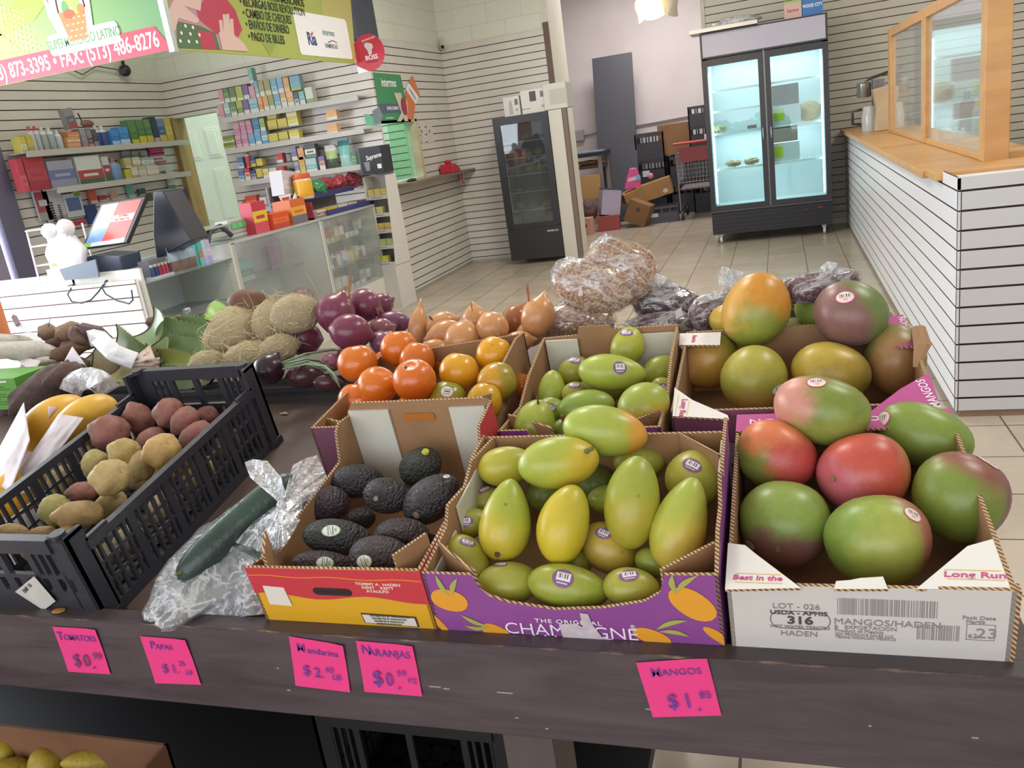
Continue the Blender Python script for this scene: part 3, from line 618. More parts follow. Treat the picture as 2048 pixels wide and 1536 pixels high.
def carton(name, label, cat, x, t, w, d, front, back, left, right, mf, mb_, ml, mr, inner=KRAFT):
    c = thing(name, label, cat, bedM(x, t)); c['w'] = w; del c['w']
    MB().box(0, w, 0, d, 0, TK).build('bottom', inner, c)
    MB().prism(front, TK, XZ(TK), 0, 1, 2).build('front_panel', [mf, EDGE, inner], c)
    MB().prism(back, TK, XZ(d), 2, 1, 0).build('back_panel', [mb_, EDGE, inner], c)
    MB().prism(left, TK, frame((0, 0, 0), (0, 1, 0), (0, 0, 1)), 2, 1, 0).build('side_panel', [ml, EDGE, inner], c)
    MB().prism(right, TK, frame((w - TK, 0, 0), (0, 1, 0), (0, 0, 1)), 0, 1, 2).build('side_panel', [mr, EDGE, inner], c)
    return c
def fpt(c, px, py, y=0):
    """photo pixel -> (x, z) on the box's front plane"""
    M = c.matrix_world; n = M.col[1].xyz; o = M.translation + n * y; d = ray(px, py); k = ((o - CAM) @ n) / (d @ n)
    q = M.inverted() @ (CAM + d * k); return (q.x, q.z)
def tpt(c, px, py, z):
    M = c.matrix_world; n = M.col[2].xyz; o = M.translation + n * z; d = ray(px, py); k = ((o - CAM) @ n) / (d @ n)
    q = M.inverted() @ (CAM + d * k); return (q.x, q.y)
def deco(c, name, pts, m, k=1): MB().prism(pts, .0004, TR((0, -.0005 * k, 0)) @ XZ(0)).build(name, m, c)
def ov(cx, cz, a, b, ang=0, n=18, f=None):
    o = []
    for i in range(n):
        t = 2 * pi * i / n; r = 1 + (f(t) if f else 0); x, z = a * cos(t) * r, b * sin(t) * r; o.append((cx + x * cos(ang) - z * sin(ang), cz + x * sin(ang) + z * cos(ang)))
    return o
def ftext(c, s, px, py, size, m, sx=1, bold=.0, sh=0, align='CENTER', k=1, sp=1.0):
    x, z = fpt(c, px, py); text(s, size, m, TR((x, -.0006 * k, z)) @ frame((0, 0, 0), (1, 0, 0), (0, 0, 1)), c, 'print', sx, bold, sh, align, .0002, sp)
def corner(c, pts, h, m=None):
    MB().prism([(0, 0), (sqrt((pts[1][0] - pts[0][0]) ** 2 + (pts[1][1] - pts[0][1]) ** 2), 0), (sqrt((pts[1][0] - pts[0][0]) ** 2 + (pts[1][1] - pts[0][1]) ** 2), h), (0, h)], TK * .9,
        frame((pts[0][0], pts[0][1], TK), (pts[1][0] - pts[0][0], pts[1][1] - pts[0][1], 0), (0, 0, 1)), 0, 1, 0).build('corner_fold', [m or KRAFT, EDGE], c)
# champagne (yellow) mango carton, front row
cA = carton('mango_carton', 'purple mango carton with torn tape in the front row, centre right', 'box', -.424, 0, .345, .27,
    [(0, 0), (.345, 0), (.345, .130), (.288, .128), (.281, .103), (.262, .089), (.215, .077), (.157, .071), (.100, .079), (.079, .088), (.070, .10), (.064, .119), (0, .119)],
    [(0, 0), (.345, 0), (.345, .142), (0, .142)],
    [(0, 0), (.27, 0), (.27, .145), (.215, .145), (.165, .128), (.15, .132), (.105, .142), (.085, .122), (.0, .119)],
    [(0, 0), (.27, 0), (.27, .162), (.17, .160), (.155, .148), (.13, .172), (.10, .145), (.05, .15), (.0, .130)], PURP, PURP, PURP, PURP)
corner(cA, [(.005, .055), (.068, .006)], .117); corner(cA, [(.34, .055), (.285, .006)], .125); corner(cA, [(.02, .262), (.005, .2)], .14); corner(cA, [(.285, .262), (.338, .21)], .14)
MB().box(.0055, .008, .12, .24, .03, .128).build('liner_flap', LINER, cA); MB().box(.0055, .008, .02, .10, .03, .105).build('liner_flap', LINER, cA); MB().box(.336, .3385, .17, .25, .03, .14).build('liner_flap', LINER, cA)
PORG = P('print_mango_orange', '#dd9a2a', .5); PLEAF = P('print_leaf', '#a3a652', .5); PWHT = P('print_offwhite', '#e6dde6', .5)
for px, py, a, b, an in ((899, 1200, .021, .019, 0), (880, 1247, .022, .022, .5), (994, 1265, .018, .013, -.4), (1385, 1208, .026, .020, -.6), (1304, 1273, .020, .012, -.3), (1437, 1273, .022, .022, .8)):
    x, z = fpt(cA, px, py); a = min(a, x - .001, .344 - x); deco(cA, 'print_mango', [(min(max(qx, .001), .344), qz) for qx, qz in ov(x, z, a, b, an, 20, lambda t: .13 * cos(2 * t + .6))], PORG)
for x0, y0, x1, y1, w in ((900, 1192, 872, 1148, .006), (905, 1192, 915, 1155, .006), (978, 1252, 922, 1228, .006), (975, 1254, 930, 1250, .006), (1352, 1185, 1345, 1148, .006), (1350, 1187, 1395, 1150, .006), (1312, 1258, 1375, 1240, .006), (1318, 1262, 1380, 1272, .006)):
    a = fpt(cA, x0, y0); b = fpt(cA, x1, y1); dx, dz = b[0] - a[0], b[1] - a[1]; L = sqrt(dx * dx + dz * dz); an = atan2(dz, dx)
    pts = [(a[0] + (i / 8 * L) * cos(an) - w * sin(pi * i / 8) * sin(an), a[1] + (i / 8 * L) * sin(an) + w * sin(pi * i / 8) * cos(an)) for i in range(9)] + [(a[0] + (i / 8 * L) * cos(an) + .15 * w * sin(pi * i / 8) * sin(an), a[1] + (i / 8 * L) * sin(an)) for i in range(7, 0, -1)]
    deco(cA, 'print_leaf', pts, PLEAF, 2)
ftext(cA, 'THE ORIGINAL', 1136, 1243, .0085, PWHT, 1.25, .01, 0, 'CENTER', 2, 1.15); ftext(cA, 'CHAMPAGNE', 1140, 1262, .025, PWHT, 1.06, -.004, 0, 'CENTER', 2); ftext(cA, '\u00ae', 1266, 1253, .008, PWHT, 1, 0, 0, 'CENTER', 2); ftext(cA, 'MANGO', 1150, 1284, .025, PWHT, 1.1, -.004, 0, 'CENTER', 2)
TAPE = P('torn_tape_white', '#cdc4c6', .6, c2='#b9aab2', ns=60)
deco(cA, 'torn_tape', [fpt(cA, *p) for p in ((1160, 1224), (1176, 1226), (1186, 1248), (1212, 1282), (1196, 1290), (1130, 1282), (1122, 1258), (1118, 1246), (1152, 1246), (1166, 1252))], TAPE, 3)
# avocado carton
cB = carton('avocado_carton', 'red and yellow carton of avocados with an oval hand hole, front row', 'box', -.672, 0, .247, .335,
    [(0, 0), (.247, 0), (.247, .123), (.0, .119)],
    [(0, 0), (.247, 0), (.247, .163), (.235, .172), (.012, .172), (0, .155)],
    [(0, 0), (.335, 0), (.335, .150), (.295, .158), (.28, .15), (.265, .105), (.05, .102), (0, .119)],
    [(0, 0), (.335, 0), (.335, .165), (.27, .16), (.25, .118), (.0, .123)], YBOX, RBOX, RBOX, RBOX)
corner(cB, [(.005, .055), (.032, .006)], .13); corner(cB, [(.242, .05), (.215, .006)], .135, KRAFT)
MB().box(.005, .075, .326, .330, .02, .160).build('liner_flap', LINER, cB); MB().box(.178, .236, .326, .330, .02, .160).build('liner_flap', LINER, cB)
def hole(c, x0, x1, z0, z1, y0, n=6): MB().prism(rr(x0, x1, z0, z1, (z1 - z0) / 2.05, n), .001, TR((0, y0, 0)) @ XZ(0)).build('hand_hole', P('hand_hole_dark', '#2a1f1a', .8), c)
wave = [(0, .119), (0, .077)] + [(.247 * i / 20, .075 + .004 * sin(i * .55 + .5)) for i in range(21)] + [(.247, .1225)]
deco(cB, 'print_red_band', wave[::-1], RBOX)
deco(cB, 'print_line', [(.002 + .243 * i / 20, .108 + .0013 * sin(i * .8)) for i in range(21)] + [(.002 + .243 * i / 20, .1066 + .0013 * sin(i * .8)) for i in range(20, -1, -1)], P('print_orange_line', '#e0862c', .5), 2)
x0, z0 = fpt(cB, 630, 1189); x1, z1 = fpt(cB, 702, 1177); MB().prism(rr(x0, x1, z0 + .001, z1, .006), .0006, TR((0, -.0008, 0)) @ XZ(0)).build('hand_hole', P('hand_hole_dark', '#2a1f1a', .8), cB)
MB().prism(rr(.098, .15, .138, .151, .005), .0006, TR((0, .3288, 0)) @ XZ(0)).build('hand_hole', P('hand_hole_orange', '#b06a1e', .7), cB)
deco(cB, 'print_label_blank', [fpt(cB, *p) for p in ((526, 1170), (568, 1174), (586, 1211), (541, 1207))], P('label_paper', '#d9d2c8', .5), 2)
deco(cB, 'print_label', [fpt(cB, *p) for p in ((722, 1225), (832, 1233), (839, 1253), (731, 1244))], P('label_edge', '#3a3530', .5), 2)
deco(cB, 'print_label', [fpt(cB, *p) for p in ((725, 1227), (830, 1235), (836, 1251), (733, 1243))], P('label_paper2', '#d5d0c4', .5), 3)
for i in range(4): ftext(cB, 'DISTRIBUTED BY PRODUCE INC', 780, 1231 + i * 5, .0038, P('ink_grey', '#55504a', .6), 1.0 - .12 * i, 0, 0, 'CENTER', 4)
for i, s in enumerate(('TOMMY A.  HADEN', 'KENT    KEITT', 'ATAULFO')): ftext(cB, s, 756, 1168 + i * 7, .0056, P('ink_cream', '#e8d5c0', .6), 1.25, .02, 0, 'CENTER', 2)
# haden mango carton, front row
cC = carton('mango_carton', 'white mango carton with printed lot stamp and barcodes at the right end', 'box', -.072, 0, .268, .335,
    [(0, 0), (.268, 0), (.268, .122), (.0, .118)], [(0, 0), (.268, 0), (.268, .12), (0, .12)], [(0, 0), (.335, 0), (.335, .12), (0, .118)], [(0, 0), (.335, 0), (.335, .12), (0, .122)], WBOX, MAGE, WBOX, WBOX)
def lid(c, name, pix, z, m, th=.003):
    pts = [tpt(c, *p, z) for p in pix]; return MB().prism(pts, th, TR((0, 0, z - th)), 0, 1, 2).build(name, [m, EDGE, KRAFT], c)
WLID = P('carton_lid_white', '#dedbd6', .45)
lid(cC, 'top_flap', [(1450, 1179), (1456, 1086), (1490, 1090), (1512, 1108), (1602, 1176)], .121, WLID)
lid(cC, 'top_flap', [(1832, 1178), (1935, 1092), (1992, 1076), (2029, 1177)], .121, WLID)
lid(cC, 'top_tab', [(1668, 1178), (1672, 1162), (1700, 1160), (1720, 1156), (1766, 1153), (1776, 1178)], .121, WLID)
MB().prism([(0, .300), (.268, .300), (.268, .345), (0, .345)], .003, TR((0, 0, .119)), 0, 1, 2).build('rear_flap', [MAGE, EDGE, KRAFT], cC)
text('MANGOS MARATHON', .016, PWHT, TR((.134, .325, .1223)) @ RZ(180), cC, 'print', 1.35, .01, 0, 'CENTER', .0002, 1.1)
PK = P('ink_magenta', '#c0477e', .5); PY = P('ink_gold', '#d8b84c', .5); INK = P('ink_stamp', '#4b4849', .6); INK2 = P('ink_stamp_pale', '#87827f', .6)
def ttext(c, s, px, py, size, m, sx=1, bold=.02, sh=.15, z=.1213):
    x, y = tpt(c, px, py, z); text(s, size, m, TR((x, y, z)), c, 'print', sx, bold, sh, 'CENTER', .0002)
ttext(cC, 'Best in the', 1514, 1156, .0105, PK, 1.1); ttext(cC, 'Long Run', 1948, 1150, .0115, PK, 1.25)
for a, b in (((1472, 1146), (1562, 1149)), ((1469, 1164), (1565, 1166)), ((1890, 1142), (2001, 1138)), ((1895, 1160), (2010, 1157))):
    p, q = tpt(cC, *a, .1215), tpt(cC, *b, .1215); MB().box(p[0], q[0], (p[1] + q[1]) / 2 - .0004, (p[1] + q[1]) / 2 + .0004, .1212, .1214).build('print_line', PY, cC)
for s, px, py, sz, m, sx, bo, al in (('LOT - 026', 1592, 1213, .0105, INK2, 1.05, 0, 'CENTER'), ('USDA - APHIS', 1597, 1226, .0075, INK, 1.25, .02, 'CENTER'), ('316', 1600, 1241, .0145, INK, 1.2, .03, 'CENTER'), ('HOT WATER TREATED', 1600, 1254, .0055, INK2, 1.05, .02, 'CENTER'), ('HADEN', 1598, 1267, .0105, INK2, 1.05, 0, 'CENTER'),
        ('MANGOS/HADEN', 1667, 1242, .0115, INK2, 1.1, .0, 'LEFT'), ('B   EXPORTACION', 1668, 1253, .0068, INK2, 1.05, 0, 'LEFT'), ('Product of Mexico', 1669, 1260, .0062, INK2, 1, 0, 'LEFT'), ('GM PRODUCE SALES LLC', 1670, 1267, .005, INK2, 1, 0, 'LEFT'), ('TEXAS HIDALGO MEXICO', 1670, 1273, .005, INK2, 1, 0, 'LEFT'),
        ('Pack Date', 1958, 1236, .0065, INK2, 1.1, 0, 'CENTER'), ('Mar06', 1951, 1244, .006, INK2, 1.1, 0, 'CENTER'), ('62', 1945, 1272, .008, INK2, 1.1, 0, 'CENTER'), ('23', 1973, 1268, .018, INK2, 1.1, 0, 'CENTER')):
    ftext(cC, s, px, py, sz, m, sx, bo, 0, al, 1)
x, z = fpt(cC, 1600, 1240); o = rr(x - .030, x + .030, z - .0125, z + .0125, .012); i_ = rr(x - .0292, x + .0292, z - .0117, z + .0117, .0112)
fr_ = MB(); n = len(o); fr_.add([(a, -.0005, b) for a, b in o] + [(a, -.0005, b) for a, b in i_], [(k, (k + 1) % n, n + (k + 1) % n, n + k) for k in range(n)]); fr_.build('print_stamp_outline', INK, cC)
for (xa, za), (xb, zb), seed in ((fpt(cC, 1675, 1228), fpt(cC, 1879, 1203), 1), (fpt(cC, 1833, 1278), fpt(cC, 1923, 1252), 2)):
    rnd = random.Random(seed); b = MB(); x = xa
    while x < xb - .001: wd = rnd.choice((.0006, .0009, .0014)); b.add([(x, -.0005, za), (x + wd, -.0005, za), (x + wd, -.0005, zb), (x, -.0005, zb)], [(0, 1, 2, 3)]); x += wd + rnd.choice((.0006, .0008, .0014))
    b.build('print_barcode', INK2, cC)
(xa, za), (xb, zb) = fpt(cC, 1931, 1279), fpt(cC, 1992, 1250); b = MB()
for q in ((xa, xb, za, za + .0007), (xa, xb, zb - .0007, zb), (xa, xa + .0007, za, zb), (xb - .0007, xb, za, zb)): b.add([(q[0], -.0005, q[2]), (q[1], -.0005, q[2]), (q[1], -.0005, q[3]), (q[0], -.0005, q[3])], [(0, 1, 2, 3)])
b.build('print_frame', INK2, cC)
MB().box(.268, .272, .0, .012, .0, .121).build('torn_edge', EDGE, cC)
# second row: haden carton turned sideways, yellow mango carton, citrus carton
cD = carton('mango_carton', 'magenta and white mango carton turned sideways in the second row', 'box', -.166, .362, .35, .275,
    [(0, 0), (.35, 0), (.35, .12), (0, .12)], [(0, 0), (.35, 0), (.35, .12), (0, .12)], [(0, 0), (.275, 0), (.275, .12), (0, .12)], [(0, 0), (.275, 0), (.275, .12), (0, .12)], P('carton_mauve', '#8f5a72', .55, c2='#7d4d63', ns=5), WBOX, WBOX, MAGE)
lid(cD, 'top_flap', [(1345, 832), (1349, 775), (1385, 800), (1455, 830), (1458, 838)], .121, WLID)
lid(cD, 'top_flap', [(1359, 667), (1442, 664), (1440, 690), (1358, 690)], .121, WLID)
lid(cD, 'side_flap', [(1725, 835), (1879, 806), (1858, 745), (1800, 778)], .121, MAGE)
lid(cD, 'side_flap', [(1740, 642), (1806, 629), (1836, 692), (1795, 694), (1760, 670)], .121, MAGE)
MB().tube([(.340, .12, .112), (.352, .145, .135), (.350, .175, .150), (.345, .19, .12)], [.004, .012, .010, .003], 6, 0, True, .3).build('torn_flap', KRAFT, cD)
x, y = tpt(cD, 1366, 815, .1225); text('Long Run', .012, PK, TR((x, y, .1215)) @ RZ(-90), cD, 'print', 1.2, .02, .15, 'CENTER', .0002)
x, y = tpt(cD, 1388, 676, .1225); text('Best in', .010, PK, TR((x, y, .1215)) @ RZ(-90), cD, 'print', 1, .02, .15, 'CENTER', .0002)
x, y = tpt(cD, 1857, 785, .1225); text('MANGOS', .017, PWHT, TR((x, y, .1215)) @ RZ(97), cD, 'print', 1.1, .005, 0, 'CENTER', .0002)
x, y = tpt(cD, 1817, 655, .1225); text('MARATHON', .015, PWHT, TR((x, y, .1215)) @ RZ(97), cD, 'print', 1.05, .005, 0, 'CENTER', .0002)
for a in ((1378, 800, 1376, 830), (1357, 790, 1352, 830)):
    p, q = tpt(cD, *a[:2], .1215), tpt(cD, *a[2:], .1215); MB().box(min(p[0], q[0]), min(p[0], q[0]) + .0008, q[1], p[1], .1212, .1214).build('print_line', PY, cD)
deco(cD, 'print_grey_band', [(.012, .03), (.09, .03), (.09, .062), (.06, .075), (.012, .085)], P('print_grey', '#a79a9a', .5))
cE = carton('mango_carton', 'kraft mango carton with pale liner flaps in the second row', 'box', -.420, .318, .244, .305,
    [(0, 0), (.244, 0), (.244, .121), (.205, .121), (.19, .085), (.06, .085), (.045, .121), (0, .121)], [(0, 0), (.244, 0), (.244, .142), (.13, .142), (.125, .150), (.07, .150), (.066, .135), (0, .132)],
    [(0, 0), (.305, 0), (.305, .132), (.18, .120), (.11, .10), (0, .121)], [(0, 0), (.305, 0), (.305, .14), (.19, .135), (.10, .11), (0, .121)], PURP, KRAFT, KRAFT, KRAFT)
corner(cE, [(.005, .05), (.085, .006)], .118); corner(cE, [(.239, .045), (.19, .006)], .118)
MB().box(.007, .066, .293, .297, .03, .130).build('liner_flap', LINER, cE); MB().box(.165, .238, .293, .297, .03, .132).build('liner_flap', LINER, cE)
cF = carton('citrus_carton', 'plum sided carton heaped with mandarins and oranges in the second row', 'box', -.762, .348, .305, .285,
    [(0, 0), (.305, 0), (.305, .155), (.295, .155), (.27, .122), (.0, .118)], [(0, 0), (.305, 0), (.305, .14), (0, .11)],
    [(0, 0), (.285, 0), (.285, .11), (.15, .112), (0, .118)], [(0, 0), (.285, 0), (.285, .14), (.24, .15), (.15, .145), (.12, .11), (.03, .15), (0, .155)], MPUR, KRAFT, MPUR, KRAFT)
corner(cF, [(.005, .05), (.05, .03)], .105)
# ================================================================== FRUIT ENGINE
SOLIDS = []
def fruit_mat(name, c1, c2=None, d2=(0, 0, 1), t2=.1, w2=.4, c3=None, d3=(1, 0, 0), t3=.5, w3=.3, R=.04, speck=None, rough=.33, bumpk=.12, bs=60, spots=None, mott=.12, coat=0, rs=1.):
    t = NT(name); co = t.coord('Object', (1 / R,) * 3)
    n1 = t.noise(co, 1.6, 4, .55)
    c = lin(c1)
    def layer(c, cc, d, th, w):
        vm = t.n('ShaderNodeVectorMath', operation='DOT_PRODUCT'); t.l(co, vm.inputs[0]); vm.inputs[1].default_value = Vector(d).normalized()
        v = t.math('ADD', vm.outputs[1], t.math('MULTIPLY', t.math('SUBTRACT', n1, .5), .9))
        f = t.math('DIVIDE', t.math('SUBTRACT', v, th - w / 2), w, True)
        mr = t.n('ShaderNodeMapRange', interpolation_type='SMOOTHSTEP'); t.l(f, mr.inputs[0])
        return t.mix(mr.outputs[0], c, lin(cc))
    if c2: c = layer(c, c2, d2, t2, w2)
    if c3: c = layer(c, c3, d3, t3, w3)
    if mott: c = t.mix(1, c, t.ramp(t.noise(co, 3.1, 5, .6), [(.3, (1 - mott,) * 3 + (1,)), (.7, (1 + mott * .5,) * 3 + (1,))]), 'MULTIPLY')
    if speck:
        v = t.n('ShaderNodeTexVoronoi'); v.inputs['Scale'].default_value = 11; t.l(co, v.inputs[0])
        c = t.mix(t.ramp(v.outputs[0], [(.05, (.55, .55, .55, 1)), (.14, (0, 0, 0, 1))]), c, lin(speck))
    if spots:
        v = t.n('ShaderNodeTexVoronoi'); v.inputs['Scale'].default_value = 1.35; t.l(co, v.inputs[0])
        c = t.mix(t.ramp(v.outputs[0], [(.03, (.8, .8, .8, 1)), (.10, (0, 0, 0, 1))]), c, lin(spots))
    b = t.bump(t.noise(co, bs * R * .4 if bs > 100 else bs * .12, 4, .6), bumpk, .004)
    return t.done(t.pbr(c, rough, 0, b, .5, coat=coat))
def local_dir(M, d):
    """image-space direction (right, up, toward camera) -> fruit-local"""
    w = RT * d[0] + UP * d[1] - FW * d[2]; return M.to_3x3().transposed() @ w
def fruit(name, label, cat, px, py, a, b, ang, P0, shape, mfn, group=None, elev=0., c=1.0, nu=28, nv=16, roll=0, parent=None, reg=True):
    """ellipse in the photo (centre, half axes, angle) at the 3-D point P0 -> fruit with its own size and pose"""
    P0 = Vector(P0); d = (P0 - CAM).normalized(); dist = (P0 - CAM).length
    def q(x, y): r = ray(x, y); return CAM + r * (dist / (r @ d))
    an = radians(ang); A = (q(px + a * cos(an), py - a * sin(an)) - q(px - a * cos(an), py + a * sin(an))) / 2
    Bv = (q(px - b * sin(an), py - b * cos(an)) - q(px + b * sin(an), py + b * cos(an))) / 2
    al, bl = A.length, Bv.length; e = radians(elev)
    X = (A.normalized() * cos(e) - d * sin(e)).normalized()
    if elev: al = sqrt(max(al * al - (bl * sin(e)) ** 2, (bl * 1.0) ** 2 * cos(e) ** 2)) / cos(e)
    Y = Bv.normalized(); Y = (Y - X * (Y @ X)).normalized(); Z = X.cross(Y)
    M = Matrix(((X.x, Y.x, Z.x, P0.x), (X.y, Y.y, Z.y, P0.y), (X.z, Y.z, Z.z, P0.z), (0, 0, 0, 1)))
    if roll: M = M @ RX(roll)
    mb = MB()
    rot = Matrix(((0, 0, 1), (0, 1, 0), (-1, 0, 0)))     # unit sphere pole -> +X
    def fn(p): p = rot @ p; return shape(p) if shape else p
    mb.ell((0, 0, 0), (al, bl, bl * c), nu, nv, 0, None, fn)
    o = mb.build(name, mfn(M, (al * bl * bl) ** (1 / 3)), None, 180, M)
    tag(o, label, cat, group); o.matrix_world = M
    if reg: SOLIDS.append(o)
    return o
def bvh(o):
    M = o.matrix_world; return BVHTree.FromPolygons([M @ v.co for v in o.data.vertices], [tuple(p.vertices) for p in o.data.polygons])
def sticker_mat(kind):
    nm = 'sticker_' + kind
    if nm in MATS: return MATS[nm]
    t = NT(nm); uv = t.n('ShaderNodeTexCoord').outputs['UV']; s = t.n('ShaderNodeSeparateXYZ'); t.l(uv, s.inputs[0]); U, V = s.outputs[0], s.outputs[1]
    def band(v, lo, hi): return t.math('MULTIPLY', t.math('GREATER_THAN', v, lo), t.math('LESS_THAN', v, hi))
    def rect(x0, x1, y0, y1): return t.math('MULTIPLY', band(U, x0, x1), band(V, y0, y1))
    def bars(fr): return t.math('GREATER_THAN', t.noise(t.coord('UV', (fr, .001, 0)), 1, 0), .5)
    r = t.math('SQRT', t.math('ADD', t.math('MULTIPLY', U, U), t.math('MULTIPLY', V, V)))
    if kind == 'purple':
        c = t.mix(rect(-.62, .68, -.30, .58), '#7d5a80', '#dcd8da'); c = t.mix(t.math('MULTIPLY', rect(-.45, .5, -.05, .48), bars(9)), c, '#4b4450')
        c = t.mix(rect(-.5, .5, -.62, -.48), c, '#cdbfce')
    elif kind == 'pink':
        c = t.mix(t.math('GREATER_THAN', r, .86), '#e4dcd8', '#cf5a6e'); c = t.mix(t.math('MULTIPLY', rect(-.6, .6, .0, .5), bars(9)), c, '#4c4548')
        c = t.mix(rect(-.55, .55, -.16, -.08), c, '#d0707e'); c = t.mix(rect(-.2, .25, -.55, -.3), c, '#e0b070')
    elif kind == 'green':
        c = t.mix(t.math('GREATER_THAN', r, .88), '#dfe2dc', '#8fae8c'); c = t.mix(t.math('MULTIPLY', rect(-.35, .3, -.75, .75), bars(8)), c, '#667a68')
        c = t.mix(rect(.35, .6, -.3, .4), c, '#9cc081')
    else:
        c = t.mix(rect(-.5, .5, -.12, .1), '#dcdcda', '#2c2c30'); c = t.mix(rect(-.6, .6, .3, .5), c, '#84848a'); c = t.mix(rect(-.55, .55, -.5, -.38), c, '#84848a')
    MATS[nm] = t.done(t.pbr(c, .3)); return MATS[nm]
def sticker(o, px, py, rpx, kind, rot=0, asp=1.0):
    T = bvh(o); loc, n, i, dd = T.ray_cast(CAM, ray(px, py))
    if loc is None: return
    R = rpx * depth(loc) / FPX
    up = (UP * cos(radians(rot)) - RT * sin(radians(rot))); u = up.cross(n).normalized(); v = n.cross(u)
    Mi = o.matrix_world.inverted(); vs = []; uv = []; fs = []
    N = 20; rings = (0, .4, .75, 1)
    for k, r in enumerate(rings):
        for j in range(1 if k == 0 else N):
            x, y = r * cos(2 * pi * j / N), r * sin(2 * pi * j / N) * asp
            q = loc + u * (x * R) + v * (y * R); h = T.ray_cast(q + n * .03, -n)
            q = (h[0] + n * .0007) if h[0] is not None else q; vs.append(Mi @ q); uv.append((x, y / asp))
    for j in range(N): fs.append((0, 1 + j, 1 + (j + 1) % N))
    for k in range(1, 3):
        b0 = 1 + (k - 1) * N; b1 = b0 + N
        for j in range(N): fs.append((b0 + j, b1 + j, b1 + (j + 1) % N, b0 + (j + 1) % N))
    m = MB(); m.add(vs, fs); me = m.mesh('sticker', sticker_mat(kind), 180); l = me.uv_layers.new(name='uv')
    for p in me.polygons:
        for li in p.loop_indices: l.data[li].uv = uv[me.loops[li].vertex_index]
    s = bpy.data.objects.new('sticker', me); COL.objects.link(s); s.parent = o
STEMB = P('stem_brown', '#5b4630', .8); STEMG = P('stem_olive', '#6c6a38', .8); SCAR = P('stem_scar', '#8a6a48', .8)
def stem(o, px, py, L=.008, r=.003, m=None, to=None, name='stem'):
    T = bvh(o); loc, n, i, dd = T.ray_cast(CAM, ray(px, py))
    if loc is None: return
    Mi = o.matrix_world.inverted(); d = n if to is None else (n * .45 + (RT * to[0] + UP * to[1] - FW * to[2])).normalized()
    a = Mi @ (loc - n * .002); b = Mi @ (loc + d * L * .5); c = Mi @ (loc + d * L)
    MB().tube([a, b, c], [r * 1.15, r * .8, r * .85], 8).build(name, m or STEMB, o, 60)
# shapes on the unit sphere (long axis X)
def sh_champ(k=.18, bend=.10, tip=0.):
    def f(p):
        s = 1 - k * p.x * .55 - k * .35 * p.x * p.x; return Vector((p.x * (1 + tip * max(p.x, 0)), p.y * s + bend * (p.x * p.x - .35), p.z * s))
    return f
def sh_pear(k=.34, bend=0.06):
    def f(p): s = 1 - k * (.5 + .5 * p.x) ** 1.4 + .05; return Vector((p.x, p.y * s + bend * p.x * p.x, p.z * s))
    return f
def sh_haden(seed=0, k=.08):
    r = random.Random(seed); o = Vector((r.random() * 9, r.random() * 9, r.random() * 9))
    def f(p): return p * (1 + .05 * noise.noise(p * .9 + o)) + Vector((0, k * (p.x * p.x - .3), 0)) * (1 if p.x > 0 else .3)
    return f
def sh_lump(seed, amt=.13, fr=1.5):
    r = random.Random(seed); o = Vector((r.random() * 9, r.random() * 9, r.random() * 9))
    def f(p): return p * (1 + amt * noise.noise(p * fr + o) + amt * .25 * noise.noise(p * fr * 3 + o))
    return f
# ================================================================== FRUIT IN THE CARTONS
def relax(objs, it=40, k=.90):
    """settle a heap: touching fruit are eased apart along the line of sight, keeping their apparent size"""
    def sup(o, d):
        l = o.matrix_world.to_3x3().normalized().transposed() @ d; r = o['r']
        return 1 / sqrt((l.x / r[0]) ** 2 + (l.y / r[1]) ** 2 + (l.z / r[2]) ** 2)
    for _ in range(it):
        for i in range(len(objs)):
            for j in range(i + 1, len(objs)):
                A, B = objs[i], objs[j]; d = B.matrix_world.translation - A.matrix_world.translation; L = d.length
                need = k * (sup(A, d / L) + sup(B, d / L))
                if L < need:
                    da, db = (A.matrix_world.translation - CAM).length, (B.matrix_world.translation - CAM).length
                    s = min(.25 * (need - L), .004); near, far = (A, B) if da < db else (B, A)
                    for o, sg in ((near, -1), (far, .6)):
                        p = o.matrix_world.translation; r = (p - CAM); q = CAM + r * (1 + sg * s / r.length); f = (q - CAM).length / r.length
                        o.data.transform(Matrix.Scale(f, 4)); o['r'] = [x * f for x in o['r']]
                        M = o.matrix_world.copy(); M.translation = q; o.matrix_world = M
def mk(lst, name, cat, group, shape_default, bedfn, fin=None):
    out = []
    for it in lst:
        px, py, a, b, ang, h = it[:6]; lab = it[6]; mf = it[7]; kw = it[8] if len(it) > 8 else {}
        sh = kw.pop('sh', shape_default); st = kw.pop('st', []); stm = kw.pop('stm', [])
        o = fruit(name, lab, cat, px, py, a, b, ang, bedfn(px, py, h), sh, mf, group, **kw)
        bb = [Vector(v.co) for v in o.data.vertices]; o['r'] = [max(abs(v[i]) for v in bb) for i in range(3)]
        out.append((o, st, stm))
    relax([o for o, _, _ in out])
    for o, st, stm in out:
        bpy.context.view_layer.update(); del o['r']
        for s in st: sticker(o, *s)
        for s in stm: stem(o, *s[:2], **s[2])
    return [o for o, _, _ in out]
_cn = [0]
def FM(c1, c2=None, d2=(0, 1, .3), t2=.1, w2=.6, c3=None, d3=(1, 0, .3), t3=.5, w3=.5, **kw):
    def f(M, R):
        _cn[0] += 1
        return fruit_mat('peel_%03d' % _cn[0], c1, c2, local_dir(M, d2), t2, w2, c3, local_dir(M, d3), t3, w3, R, **kw)
    return f
HK = dict(speck='#c9c58a', rough=.36, bumpk=.05, mott=.10)
